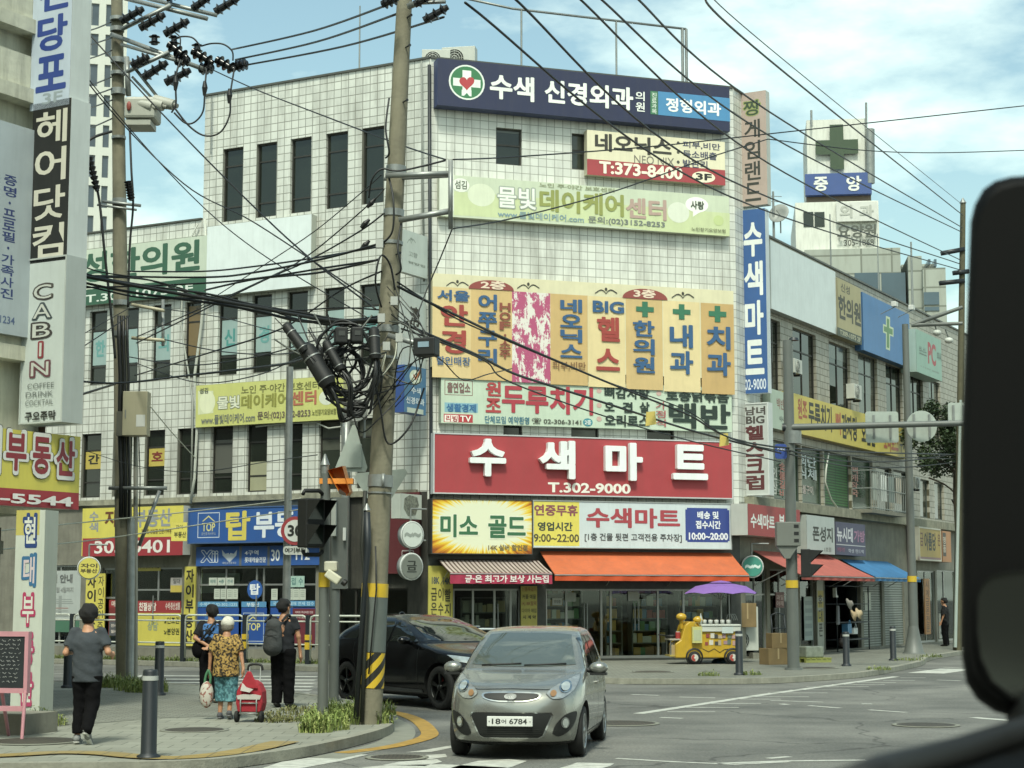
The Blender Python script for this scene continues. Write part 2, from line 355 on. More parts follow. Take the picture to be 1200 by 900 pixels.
def strip(mb, line, wdt, z, h, m):
    n = len(line); l, r = [], []
    for i, p in enumerate(line):
        d = (line[min(i + 1, n - 1)] - line[max(i - 1, 0)]); d.z = 0; d.normalize(); q = Vector((-d.y, d.x, 0)) * wdt / 2
        l.append(Vector((p.x, p.y, z)) + q); r.append(Vector((p.x, p.y, z)) - q)
    for i in range(n - 1):
        mb.quad(r[i], r[i + 1], l[i + 1], l[i], m)
        if h:
            dz = Vector((0, 0, -h)); mb.quad(r[i] + dz, r[i + 1] + dz, r[i + 1], r[i], m); mb.quad(l[i], l[i + 1], l[i + 1] + dz, l[i] + dz, m)
    if h:
        dz = Vector((0, 0, -h)); mb.quad(r[0], l[0], l[0] + dz, r[0] + dz, m); mb.quad(l[-1], r[-1], r[-1] + dz, l[-1] + dz, m)
# near corner pavement (where the people walk)
nk = smooth([gp(u, v) for u, v in ((-330, 912), (0, 908), (210, 905), (300, 896), (370, 884), (430, 869), (453, 859), (452, 848), (436, 838), (405, 829), (330, 818), (240, 811), (150, 806), (35, 806), (-100, 808), (-330, 812))], 5)
tag(flat('p', nk, .12, M_SLAB, h=.12).build('near_pavement'), None, None, kind='structure')
kb = MB(); strip(kb, nk, .16, .128, .12, M_KERB)
inner = [gp(u, v, .12) for u, v in ((-330, 850), (0, 848), (90, 850), (180, 842), (300, 838), (330, 825), (240, 814), (150, 809), (35, 809), (-100, 811), (-330, 815))]
tag(flat('p', inner, .124, M_PAVE).build('paver_band'), None, None, kind='structure')
tl = smooth([gp(u, v, .12) for u, v in ((-60, 889), (15, 886), (70, 883), (120, 884), (165, 888), (215, 889), (280, 882), (335, 870))], 5)
tb = MB(); strip(tb, tl, .36, .136, 0, M_TACT)
tag(tb.build('tactile_paving'), None, None, kind='structure')
# pavement round the corner building
fk = [LF.pt(s, 2.75, 0) for s in (-60, -30, -18, -10, -6)] + [gp(u, v, .12) for u, v in ((440, 784), (520, 788), (620, 792), (700, 794.5), (790, 795.5), (870, 795), (925, 793.5), (1000, 788.5), (1035, 783.5), (1075, 775.5), (1122, 763.5))]
a_, b_ = fk[-2], fk[-1]; fk += [b_ + RD * 30, b_ + RD * 90]
fks = smooth(fk, 4)
back = [C1 + RD * 110, C1 + RD * 20, C1, C0, C0 - LD * 60]
tag(flat('p', fks + [b - Vector((0, 0, 0)) for b in back], .12, M_PAVE, h=.12).build('far_pavement'), None, None, kind='structure')
strip(kb, fks, .18, .128, .12, M_KERB)
tag(kb.build('kerb'), None, None, kind='structure')
# painted lines
wl = MB(); Z = .004
def pline(pts, wdt, m=M_ROADW, z=Z): strip(wl, [gp(*p) for p in pts], wdt, z, 0, m)
def ppoly(pts, m=M_ROADW, z=Z):
    q = [gp(*p) for p in pts]; q = [Vector((a.x, a.y, z)) for a in q]
    if (q[1] - q[0]).cross(q[2] - q[0]).z < 0: q = q[::-1]
    wl.poly(q, m)
pline([(748, 836.5), (900, 813.5), (1050, 793)], .2)
pline([(1085, 789), (1122, 784)], .9)
for a, b, v in ((782, 838, 834.3), (804, 866, 829.2), (832, 892, 824.7), (862, 915, 819.5), (875, 948, 816.8), (900, 970, 812.2), (925, 996, 808.7), (945, 1018, 805), (975, 1037, 802.2), (1000, 1050, 800), (1035, 1072, 797.5), (1055, 1085, 794.5)):
    pline([(a, v), (b, v)], .11)
for a, b, v in ((706, 732, 801), (740, 772, 814), (796, 838, 817), (774, 800, 841), (915, 923, 825), (1098, 1126, 797), (1106, 1126, 782), (1075, 1108, 785)): pline([(a, v), (b, v + 1)], .13)
pline([(903, 821), (965, 823)], .12); pline([(1010, 825), (1022, 825)], .15); pline([(948, 827), (985, 830)], .12); pline([(1018, 832), (1062, 835)], .12)
pline([(1140, 841), (1190, 845)], .2)
pline([(722, 889), (790, 893), (860, 896), (925, 893)], .1); pline([(840, 895), (925, 892), (1015, 891)], .13); pline([(900, 889), (925, 887)], .12)
ppoly([(300, 903), (330, 893), (392, 884), (432, 884.5), (400, 892), (345, 902)])
ppoly([(475, 882), (492, 880), (528, 874), (530, 876.5), (505, 881.5)])
ppoly([(481, 889), (500, 885), (522, 884), (524, 887), (505, 890)]); ppoly([(448, 897), (468, 893), (512, 890), (518, 893), (498, 898)]); ppoly([(455, 897), (420, 900), (520, 905), (600, 900), (520, 896)])
ppoly([(640, 905), (668, 897), (676, 894), (720, 895), (715, 898), (690, 905)]); ppoly([(528, 900), (560, 892), (596, 890), (618, 892), (600, 899), (560, 905)])
for k in range(7):                     # zebra crossing over the side street
    v = 792 + k * 3.9; pline([(190 + k * -6, v), (372 - k * 2, v + 1.2)], .42)
for k in range(4): pline([(40, 803 - k * 6.5), (118, 802 - k * 6.5)], .3 if k == 0 else .12)
pline([(150, 794), (185, 790)], .3)
yl = [gp(u, v) for u, v in ((447, 833), (470, 837), (490, 845), (501, 855), (503, 862), (490, 868), (455, 876), (400, 883))]
strip(wl, smooth(yl, 5), .24, Z + .004, 0, M_ROADY)
tag(wl.build('road_markings'), None, None, kind='structure')
gt = MB(); strip(gt, smooth([gp(u, v) for u, v in ((380, 889), (440, 876), (466, 866), (468, 853), (450, 842))], 6), .4, .0045, 0, M_GUT)
tag(gt.build('gutter'), None, None, kind='structure')
# manhole covers let into the ground
M_IRON = tiles('cast iron cover', '#4a463c', '#2f2d27', .05, .05, .4, 0, 'xy', .01, .7, .5)
def manhole(u, v, r, z, lab):
    p = gp(u, v, z); t = thing('manhole_cover', lab, 'manhole', (p.x, p.y, z + .008))
    a = MB(); a.cyl((0, 0, -.004), (0, 0, .006), r, r, M_IRON, 28); a.build('lid', t)
    b = MB(); b.lathe([(r, -.004), (r, .004), (r + .07, .004), (r + .07, -.004)], M_GUT, 28); b.build('rim', t)
manhole(765, 787.5, .42, .124, 'round iron manhole cover on the paved forecourt before the mart')
manhole(728, 848, .5, .004, 'iron manhole cover in the road beside the grey hatchback')
manhole(1085, 850, .42, .004, 'iron manhole cover in the road under the wing mirror')
manhole(228, 856, .38, .12, 'iron manhole cover on the pavement between bollard and shopping cart')
manhole(465, 888, .3, .004, 'small iron manhole cover in the road near the kerb corner')
manhole(960, 783, .4, .124, 'iron manhole cover on the pavement beside the signal pole')
manhole(40, 869, .5, .124, 'iron grating cover on the pavement in front of the chalkboard')
# ============================================================ the corner building
M_TF = tiles('white glazed facade tile', '#d6d8d0', '#8b8c83', .245, .235, .55, 0, 'xz', .0095, .3)
M_TL = tiles('white glazed tile of side wing', '#cfd1c8', '#84857b', .245, .235, .62, 0, 'xz', .013, .3)
M_TR = tiles('beige wall tile of street wing', '#a5a294', '#54513f', .5, .22, .6, .5, 'xz', .014, .5)
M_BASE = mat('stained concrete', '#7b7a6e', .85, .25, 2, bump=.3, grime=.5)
def grid_wall(fac, s0, s1, z0, z1, holes, m, reveal=.16, mr=None):
    mb = MB(); xs = sorted({s0, s1, *[h[0] for h in holes], *[h[1] for h in holes]}); zs = sorted({z0, z1, *[h[2] for h in holes], *[h[3] for h in holes]})
    xs = [x for x in xs if s0 <= x <= s1]; zs = [z for z in zs if z0 <= z <= z1]
    for i in range(len(xs) - 1):
        for j in range(len(zs) - 1):
            cx, cz = (xs[i] + xs[i + 1]) / 2, (zs[j] + zs[j + 1]) / 2
            if any(h[0] < cx < h[1] and h[2] < cz < h[3] for h in holes): continue
            mb.quad((xs[i], 0, zs[j]), (xs[i + 1], 0, zs[j]), (xs[i + 1], 0, zs[j + 1]), (xs[i], 0, zs[j + 1]), m)
    r = mr or m
    for a, b, c, d in holes:
        mb.quad((a, 0, c), (a, 0, d), (a, reveal, d), (a, reveal, c), r); mb.quad((b, 0, d), (b, 0, c), (b, reveal, c), (b, reveal, d), r)
        mb.quad((a, 0, d), (b, 0, d), (b, reveal, d), (a, reveal, d), r); mb.quad((b, 0, c), (a, 0, c), (a, reveal, c), (b, reveal, c), r)
    return mb
def window(root, fac, h, transom=.74, sash=.24, setback=.1, fm=None, gm=None, mull=0, poster=None):
    a, b, c, d = h; f = MB(); fm = fm or M_BRONZE; t = .045; y0, y1 = setback, setback + .07
    f.box(a, a + t, y0, y1, c, d, fm); f.box(b - t, b, y0, y1, c, d, fm); f.box(a + t, b - t, y0, y1, c, c + t, fm); f.box(a + t, b - t, y0, y1, d - t, d, fm)
    for q in (transom, sash):
        if q: z = c + (d - c) * q; f.box(a + t, b - t, y0 + .005, y1 - .005, z - t * .5, z + t * .5, fm)
    for k in range(mull): x = a + (b - a) * (k + 1) / (mull + 1); f.box(x - t * .5, x + t * .5, y0 + .003, y1 - .003, c + t, d - t, fm)
    o = wpart('window', f, root, fac)
    rv = (a * 7.31 + c * 3.7) % 1
    g = MB(); g.box(a + t, b - t, y0 + .03, y0 + .042, c + t, d - t, gm or (M_WGLASS if rv < .6 else M_WGL2))
    if gm is None and poster is None and rv > .3: zc = c + (d - c) * (.35 + .6 * ((rv * 5.3) % 1)); g.box(a + t, b - t, y0 + .024, y0 + .029, zc, d - t, M_BLIND)
    p = g.build('pane', o)
    if poster:
        mb = MB(); pc, txt, tcol = poster[:3]; zc0, zc1 = poster[3:] if len(poster) > 3 else (.27, .72)
        za, zb = c + (d - c) * zc0, c + (d - c) * zc1
        mb.box(a + t + .02, b - t - .02, y0 + .016, y0 + .024, za, zb, P(pc, .4))
        if txt: put_text(mb, txt, a + .16, b - .16, za + (zb - za) * .25, za + (zb - za) * .75, y0 + .012, P(tcol, .4), 2)
        mb.build('window_poster', o)
    return o
def rects(fac, us, top, bot): 
    z1 = fac.sz(*top)[1]; z0 = fac.sz(*bot)[1]; return [(fac.sz(a, 400)[0], fac.sz(b, 400)[0], z0, z1) for a, b in us]
M_WGL2 = mat('grey window glass', '#31372f', .08, .4, .9, spec=.7); M_BLIND = mat('window blind behind glass', '#4e5148', .12, .2, 3, spec=.6)
bld = thing('commercial_building', 'white tiled corner building of four storeys hung with shop signs', 'building', (C0.x + 3, C0.y + 4, 0))
H4 = LF.sz(461, 76)[1]; H3 = LF.sz(90, 276)[1]; H3R = RF.sz(902, 279)[1]
G1 = LF.sz(285, 583)[1]                                  # top of the ground floor on the left wing
print('H4', H4, 'H3', H3, H3R, 'G1', G1)
SL = LF.sz(239, 200)[0]; SE = -24.0
w4 = rects(LF, ((257, 281), (297, 321), (337, 362), (379, 405), (422, 448)), (422, 151), (448, 237))
w3 = rects(LF, ((68, 88), (104.5, 125), (141, 162), (178, 200), (216, 236), (255, 278), (295, 318), (336, 360), (379, 403), (421, 445)), (421, 334), (421, 428))
w2 = rects(LF, ((62, 84), (99.5, 122), (136, 158), (173, 196), (211, 235), (250, 275), (291, 315), (335, 356), (375, 400), (418, 442)), (339, 495), (339, 575))
w3a = [h for h in w3 if h[0] < SL]; w3b = [h for h in w3 if h[0] > SL]; w2a = [h for h in w2 if h[0] < SL]; w2b = [h for h in w2 if h[0] > SL]
wpart('wall', grid_wall(LF, SL, 0, G1, H4, w4 + w3b + w2b, M_TL), bld, LF)
wpart('wall', grid_wall(LF, SE, SL, G1, H3, w3a + w2a, M_TL), bld, LF)
tl_ = '#5d9a96'
pst = {1: ('#8fa8a4', '한', tl_), 2: ('#8fa8a4', None, tl_), 3: ('#8fa8a4', '의', tl_), 4: ('#77643f', None, '#444444', .3, .95), 5: ('#8fa8a4', '신', '#3f8c86'), 6: ('#8fa8a4', '경', tl_), 7: ('#8fa8a4', None, tl_), 8: ('#8fa8a4', '통', tl_), 9: ('#8fa8a4', '증', tl_), 0: ('#8fa8a4', '원', tl_)}
for i, h in enumerate(w3): window(bld, LF, h, poster=pst.get(i))
ps2 = {1: ('#b9a53a', '간', '#2c2a20', .45, .75), 3: ('#b9a53a', '호', '#7a2a20', .45, .75), 6: ('#9a9a7a', None, '#444444', .02, .45), 5: ('#55564e', None, '#444444', .3, .8)}
for i, h in enumerate(w2): window(bld, LF, h, poster=ps2.get(i))
for h in w4: window(bld, LF, h, transom=.76, sash=.2)
# front
wf = rects(FF, ((581, 612),), (581, 149), (581, 192)) + rects(FF, ((671, 687.5),), (671, 156), (671, 198)) + rects(FF, ((590, 612), (669, 701), (757, 789)), (669, 480), (669, 545))
GF = FF.sz(640, 588)[1]
wpart('wall', grid_wall(FF, 0, 9.25, GF, H4, wf, M_TF), bld, FF)
for h in wf: window(bld, FF, h, transom=.55 if h[3] > 11 else .7, sash=0)
RT = 1.8
wpart('wall', grid_wall(RF, 0, RT, GF, H4, [], M_TF), bld, RF)
w3r = rects(RF, ((902, 914.5), (929, 956), (971, 995.5), (1005, 1027), (1037, 1056), (1064, 1080), (1087, 1100)), (929, 383), (929, 468))
w2r = rects(RF, ((904, 936), (937, 961.5), (963, 994), (995, 1019)), (934, 521), (934, 588)) + rects(RF, ((1023, 1041), (1043, 1060)), (1023, 545), (1023, 601)) + rects(RF, ((1073, 1084), (1090, 1101)), (1073, 560), (1073, 605))
G1R = RF.sz(940, 597)[1]
wpart('wall', grid_wall(RF, RT, 30, G1R, H3R, w3r + w2r, M_TR), bld, RF); wpart('wall', grid_wall(RF, 0, RT, G1R, GF, [], M_TR), bld, RF)
for i, h in enumerate(w3r): window(bld, RF, h, transom=.7, sash=0, mull=1)
M_GFILM = mat('dark green window film', '#26402a', .25, .3, 2); M_GSH = tiles('green louvre blind', '#3c6b3c', '#1d3a20', 9, .09, .3, 0, 'xz', .02, .5)
for i, h in enumerate(w2r):
    window(bld, RF, h, transom=0, sash=0, fm=P('#47504a'), gm=(M_GFILM, M_GFILM, M_GSH, M_GFILM)[i] if i < 4 else None, mull=0)
gl, gt_ = MB(), MB()
def rconv(u, v): return RF.sz(u, v, -.085)
for q in (('v', '인삼', 905, 546, 911, 580, '#b8bab0'), ('v', '숯불갈비', 913, 541, 921, 584, '#b06a5c'), ('v', '회식', 936, 531, 945, 562, '#b9c4c4'), ('v', '단체', 946, 534, 957, 564, '#b9c4c4'), ('t', '숯불구이', 936, 567, 953, 580, '#b4a49c'), ('v', '뼈해장국', 995, 545, 1006, 583, '#b88478'), ('v', '감자탕', 1007, 548, 1014, 584, '#3f5a44')):
    x0, z1 = rconv(q[2], q[3]); x1, z0 = rconv(q[4], q[5]); h = (z1 - z0) / len(q[1])
    if q[0] == 't': put_text(gt_, q[1], x0, x1, z0, z1, .085, P(q[6]), 1)
    else:
        for i, ch in enumerate(q[1]): put_text(gt_, ch, x0, x1, z1 - h * (i + .95), z1 - h * (i + .05), .085, P(q[6]), 1)
    wpart('window_lettering', gt_, bld, RF); gt_ = MB()
# ledge, coping, roofs, back walls
def fbox(mb, fac, s0, s1, off0, off1, z0, z1, m): mb.box(s0, s1, -off1, -off0, z0, z1, m, fac.M)
cp = MB(); M_COP = mat('dark metal coping', '#4a4c46', .5, .2, 3)
fbox(cp, LF, SL - .03, 0, -.25, .05, H4, H4 + .06, M_COP); fbox(cp, FF, .03, 9.22, -.25, .05, H4 + .003, H4 + .063, M_COP); fbox(cp, RF, .05, RT, -.25, .05, H4, H4 + .06, M_COP)
fbox(cp, LF, SE, SL - .04, -.25, .05, H3, H3 + .05, M_COP); fbox(cp, RF, RT + .02, 30, -.25, .06, H3R, H3R + .06, M_COP)
wpart('coping', cp, bld)
lg = MB(); M_LEDGE = mat('crumbling plaster ledge', '#8b8a78', .85, .35, 4, bump=.6, grime=.5)
fbox(lg, RF, .4, 30, .0, .3, G1R - .12, G1R + .16, M_LEDGE); fbox(lg, LF, SE, -.3, 0, .12, G1 - .1, G1 + .06, M_LEDGE)
wpart('ledge', lg, bld)
rf = MB(); bi = -FD.cross(Vector((0, 0, 1)))      # into the block
A = LF.pt(SL, -.02, 0); A2 = A - LF.n * 11; B1 = C0; B2 = C1; B3 = RF.pt(RT, 0, 0); B4 = B3 - RF.n * 9
def lid(pts, z, m): rf.add([(p.x, p.y, z) for p in pts], [tuple(range(len(pts)))[::-1]], m)
rf4 = [A, A2, B4, B3, B2, B1]
rf.poly([(p.x, p.y, H4 - .5) for p in rf4], M_BASE)
for p, q in ((A, A2), (A2, B4), (B4, B3)): rf.quad((p.x, p.y, H3 - 1.5), (q.x, q.y, H3 - 1.5), (q.x, q.y, H4 + .02), (p.x, p.y, H4 + .02), M_TL)
D1 = LF.pt(SE, -.02, 0); D2 = D1 - LF.n * 11; rf.poly([(p.x, p.y, H3 - .4) for p in (A2, D2, D1, A)], M_BASE)
for p, q in ((D1, D2), (D2, A2)): rf.quad((p.x, p.y, 0), (q.x, q.y, 0), (q.x, q.y, H3), (p.x, p.y, H3), M_BASE)
E1 = RF.pt(30, 0, 0); E2 = E1 - RF.n * 10; rf.poly([(p.x, p.y, H3R - .4) for p in (B3, B4, E2, E1)], M_BASE)
for p, q in ((E1, E2), (E2, B4)): rf.quad((p.x, p.y, 0), (q.x, q.y, 0), (q.x, q.y, H3R), (p.x, p.y, H3R), M_BASE)
wpart('roof', rf, bld)
# ---- ground floors: piers, openings, shop rooms
ZL = .40; ZB = .12
oL = [(LF.sz(a, 700)[0], LF.sz(b, 700)[0], ZL, LF.sz(285, c)[1]) for a, b, c in ((45, 94, 660), (119, 152, 664), (153, 213, 664), (231, 370, 664), (396, 436, 690), (440, 478, 690))]
sd = LF.sz(377, 700)[0]; wpart('wall', grid_wall(LF, SE, sd, ZB, G1, oL[:4], M_BASE, .1), bld, LF); wpart('wall', grid_wall(LF, sd, 0, ZB, G1, oL[4:], mat('darker entrance wall', '#35352f', .8, .3, 2, bump=.3, grime=.5), .1), bld, LF)  # the corner end of this ground floor has a darker wall colour
oF = [(FF.sz(a, 720)[0], FF.sz(b, 720)[0], ZB + .06, FF.sz(640, 690)[1]) for a, b in ((531, 610), (640, 857))]
wpart('wall', grid_wall(FF, 0, 9.25, ZB, GF, oF, mat('dark granite pier', '#3c3e3a', .4, .3, 6), .1), bld, FF)
oR = [(RF.sz(a, 720)[0], RF.sz(b, 720)[0], ZB + .05, RF.sz(940, c)[1]) for a, b, c in ((874, 899, 668), (903, 934, 668), (938, 955, 672), (967, 1009, 672), (1012, 1034, 672), (1037, 1060, 672), (1076, 1097, 662), (1099, 1122, 660))]
wpart('wall', grid_wall(RF, 0, 30, ZB, G1R, oR, M_BASE, .12), bld, RF)
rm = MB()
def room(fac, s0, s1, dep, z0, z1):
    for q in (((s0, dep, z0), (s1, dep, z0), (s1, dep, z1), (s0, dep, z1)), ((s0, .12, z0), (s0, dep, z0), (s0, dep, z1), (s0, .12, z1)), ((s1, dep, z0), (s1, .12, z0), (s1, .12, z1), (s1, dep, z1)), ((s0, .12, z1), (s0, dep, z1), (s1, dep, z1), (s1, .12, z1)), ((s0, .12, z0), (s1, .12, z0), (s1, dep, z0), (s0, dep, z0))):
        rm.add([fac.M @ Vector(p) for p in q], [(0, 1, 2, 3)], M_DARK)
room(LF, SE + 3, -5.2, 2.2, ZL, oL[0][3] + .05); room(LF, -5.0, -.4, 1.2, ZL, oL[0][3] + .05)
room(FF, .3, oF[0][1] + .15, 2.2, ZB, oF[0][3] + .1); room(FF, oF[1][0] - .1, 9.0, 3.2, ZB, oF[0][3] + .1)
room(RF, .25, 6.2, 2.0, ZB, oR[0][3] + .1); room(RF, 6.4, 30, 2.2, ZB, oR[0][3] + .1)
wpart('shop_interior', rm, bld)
def shopfront(fac, h, mull=(), trans=None, door=None, fm=M_ALU, y=.05, gm=None):
    a, b, c, d = h; f = MB(); t = .05
    f.box(a, a + t, y, y + .06, c, d, fm); f.box(b - t, b, y, y + .06, c, d, fm); f.box(a + t, b - t, y, y + .06, d - t, d, fm); f.box(a + t, b - t, y, y + .06, c, c + .07, fm)
    xs = [a + t] + [a + (b - a) * m for m in mull] + [b - t]
    for x in xs[1:-1]: f.box(x - t * .6, x + t * .6, y + .002, y + .058, c + .07, d - t, fm)
    if trans: z = c + (d - c) * trans; f.box(a + t, b - t, y + .005, y + .055, z - .025, z + .025, fm)
    o = wpart('shopfront', f, bld, fac)
    for i in range(len(xs) - 1):
        g = MB(); g.box(xs[i] + .03, xs[i + 1] - .03, y + .028, y + .036, c + .07, d - t, gm or M_GLASS); g.build('pane', o)
    if door:
        for x in door:
            g = MB(); X = a + (b - a) * x; g.cyl((X, y - .06, c + .75), (X, y - .06, c + 1.5), .018, .018, M_STEEL, 8)
            for z in (.85, 1.4): g.cyl((X, y - .06, c + z), (X, y + .03, c + z), .012, .012, M_STEEL, 6)
            g.build('door_handle', o)
    return o
shopfront(LF, oL[0], (.5,)); shopfront(LF, oL[1], (.55,), .62); shopfront(LF, oL[2], (.52,), .72, (.45,)); shopfront(LF, oL[3], (.24, .5, .56, .8), .78, (.51,)); shopfront(LF, oL[4], (.5,), fm=M_BRONZE); shopfront(LF, oL[5], (), fm=M_BRONZE)
shopfront(FF, oF[0], (.3, .62, .86), None, (.66,)); shopfront(FF, oF[1], (.11, .295, .345, .6, .74), None, (.2, .215, .47, .49))
shopfront(RF, oR[0], (.5,), .7); shopfront(RF, oR[1], (.4,), .7); shopfront(RF, oR[2], ())
shopfront(RF, oR[6], (.5,)); shopfront(RF, oR[7], (.4,))
# roller shutters
M_SHUT = tiles('steel roller shutter', '#8c938c', '#4f564f', 30, .085, .5, 0, 'xz', .018, .5, 1.0)
for h in (oR[4], oR[5]):
    mb = MB(); mb.box(h[0], h[1], .06, .09, h[2], h[3], M_SHUT); wpart('roller_shutter', mb, bld, RF)
# goods on shelves inside the mart and the bag shop
def shelving(fac, s0, s1, y, z0, rows, rh, dep=.35, cols=('#b04a3c', '#d0a850', '#5a88a8', '#cfcfc0', '#6a9a64', '#a88458')):
    mb = MB(); mm = P('#6d6f68'); x = s0
    for r in range(rows + 1): mb.box(s0, s1, y, y + dep, z0 + r * rh, z0 + r * rh + .03, mm)
    for xx in (s0, s1 - .03): mb.box(xx, xx + .03, y + .01, y + dep - .01, z0, z0 + rows * rh, mm)
    for r in range(rows):
        x = s0 + .06
        while x < s1 - .2:
            ww = random.uniform(.08, .22); hh = random.uniform(.45, .85) * rh; mb.box(x, x + ww - .01, y + random.uniform(.02, .1), y + dep - .04, z0 + r * rh + .031, z0 + r * rh + .031 + hh, P(random.choice(cols), .6)); x += ww
    return mb
for i, (a, b, y) in enumerate(((643, 688, .32), (716, 736, .4), (748, 790, .45), (806, 852, .6))):
    wpart('shop_shelf', shelving(FF, FF.sz(a, 720)[0], FF.sz(b, 720)[0], y, ZB + .1, 6, .34), bld, FF)
wpart('shop_shelf', shelving(FF, FF.sz(545, 720)[0], FF.sz(600, 720)[0], .4, ZB + .1, 4, .4, cols=('#9a9a8a', '#77776a', '#b0a070')), bld, FF)
# ============================================================ signs on the corner front
def heart(cx, cy, r):
    return [(cx + r * .062 * 16 * math.sin(t) ** 3, cy - r * .062 * (13 * math.cos(t) - 5 * math.cos(2 * t) - 2 * math.cos(3 * t) - math.cos(4 * t))) for t in [i * math.pi / 12 for i in range(24)]]
def curl(cx, cy, w, c='#3c3a30'):
    pts = []; o = []
    for sgn in (-1, 1):
        a = [(cx + sgn * w * t, cy + 3.5 - 6 * math.sin(t * 3) * (1 - t * .6)) for t in [i / 10 for i in range(11)]]
        o.append(('p', a + [(x, y + 1.3) for x, y in a[::-1]], c))
    return o + [('e', cx - 1.5, cy - 3, cx + 1.5, cy + 1, c)]
W_ = '#e4e8e2'
sign(FF, 'rooftop_sign', 'navy blue clinic sign with green cross emblem along the roof edge', (513, 68, 855.5, 154), [
    ('e', 526, 74, 568, 119, '#dfe6dd'), ('e', 528, 76, 566, 117, '#2f7a4a'), ('x', 531, 81, 563, 113, '#e2e8e0'), ('p', [(541, 112), (552.5, 113), (552.5, 106), (541, 105)], '#e2e8e0'), ('p', [(542, 114), (547, 109), (552, 115)], '#2f7a4a'),
    ('p', heart(547, 97, 9), '#b8363c'),
    ('t', '수색', 574, 86, 626, 120, W_, 2), ('t', '신경외과', 638, 93, 742, 130, W_, 2), ('v', '의원', 744.5, 106, 755.5, 132, W_),
    ('r', 762, 106.5, 771, 134.5, '#3d7a55'), ('v', '진료과목', 763.5, 108, 769.5, 134, '#cfe0cf'), ('r', 771, 107, 855.5, 142.5, '#3e87b8'), ('t', '정형외과', 780, 114, 845, 136.5, '#e8eeec', 2)],
    '#262c4c', .4, '#39456e', group='shop signs on the corner front')
sign(FF, 'clinic_sign', 'cream sign with red phone number strip under the navy roof sign', (688, 152, 850, 217), [
    ('r', 688, 186, 850, 217.5, '#a83a40'), ('t', '네오닉스', 697, 155.5, 787, 184, '#3a3830', 2), ('t', 'NEO NIX', 743, 181.5, 790, 195, '#7d776a', 0),
    ('e', 793, 165.5, 796.5, 169.5, '#4b4a40'), ('e', 793, 176.5, 796.5, 180.5, '#4b4a40'), ('e', 793, 188, 796.5, 192, '#4b4a40'),
    ('t', '피부,비만', 800, 165, 844, 177, '#4c4f66'), ('t', '독소배출', 800, 175.5, 840, 188, '#4c4f66'), ('t', '발관리', 800, 186.5, 829, 198, '#4c4f66'),
    ('t', 'T:373-8400', 702, 188.5, 800, 211, '#efe8d0', 2), ('e', 811, 200, 838, 215, '#f0e9c6'), ('t', '3F', 815, 202.5, 834, 212, '#2b2a28', 2)],
    '#ddd6b4', .25, '#bdb89c', group='shop signs on the corner front')
_day = lambda: None
sign(FF, 'care_centre_sign', 'long faded pale green day care banner across the top storey', (515, 204, 855, 277), [
    ('r', 515, 204, 532, 247, '#d7dccb'), ('p', [(532, 224), (855, 250), (855, 277), (760, 270), (700, 262), (600, 256), (532, 252)], '#c4cf9a'),
    ('e', 548, 214, 580, 243, '#d5dcc0'), ('e', 530, 208, 550, 226, '#e3e7d9'), ('t', '섬김', 533, 211, 547, 222, '#5e6654', 1),
    ('t', '노인 주·야간 보호센터', 632, 214, 720, 226, '#8f9670', 1), 
    ('t', '물빛', 583, 218, 628, 246, '#99a296', 3), ('t', '물빛', 583, 218, 628, 246, '#e6ebdf', 1), ('t', '데이케어', 632, 221, 731, 254.5, '#8f9644', 2), ('t', '센터', 733, 231, 781, 259, '#b4978a', 2),
    ('t', 'www.물빛데이케어.com', 583, 246, 684, 261.5, '#7d9aa6', 1), ('t', '문의:(02)3152-8253', 689, 253, 779, 268.5, '#747a78', 1),
    ('e', 782, 236, 808, 262, '#d7dcc8'), ('e', 803, 230, 830, 250, '#eef1e6'), ('p', [(812, 248), (820, 249), (812, 254)], '#eef1e6'), ('t', '사랑', 809, 235, 825, 246, '#4c5444', 2),
    ('e', 836, 252, 848, 265, '#bccb86'), ('t', '노인장기요양보험', 810, 266, 850, 273.5, '#767c5c', 1)],
    '#c3cdb2', .22, '#b8bda4', group='shop signs on the corner front')
# directory sign with columns
M_TORN = mat('torn pink poster', '#b3527a', .7, .1); 
def _torn():
    t = M_TORN.node_tree; n, l = t.nodes, t.links; b = n['Principled BSDF']; tc = n.new('ShaderNodeTexCoord'); mp = n.new('ShaderNodeMapping'); mp.inputs['Scale'].default_value = (3.2, 1, 1.5); l.new(tc.outputs['Object'], mp.inputs[0])
    z = n.new('ShaderNodeTexNoise'); z.inputs['Scale'].default_value = 1.6; z.inputs['Detail'].default_value = 10; z.inputs['Roughness'].default_value = .75; l.new(mp.outputs[0], z.inputs[0])
    r = n.new('ShaderNodeValToRGB'); r.color_ramp.interpolation = 'CONSTANT'; e = r.color_ramp.elements; e[0].color = (*lin('#ac5274'), 1); e[1].position = .52; e[1].color = (*lin('#d8d4cc'), 1); k = e.new(.68); k.color = (*lin('#a8a49a'), 1)
    l.new(z.outputs[0], r.inputs[0]); l.new(r.outputs[0], b.inputs['Base Color'])
_torn()
BL, RD_, GN = '#2c5a86', '#a33a30', '#2a7252'
cols = [(507, 552, '#d8bd80'), (552, 600, '#cfae6c'), (600, 645, M_TORN), (645, 689, '#c9a765'), (689, 733, '#dcc78e'), (733, 777, '#cdae6e'), (777, 821, '#dcc78e'), (821, 861, '#c4a05e')]
it = []
for a, b, c in cols:
    sl = lambda u: (u - 507) * .061; it.append(('r', a, 335 + sl(a) + .6, b, 435 + sl(b) - 2 + 8, c))
it += curl(536, 331, 13) + curl(619, 334, 13) + curl(710, 340, 13) + curl(800, 345, 13)
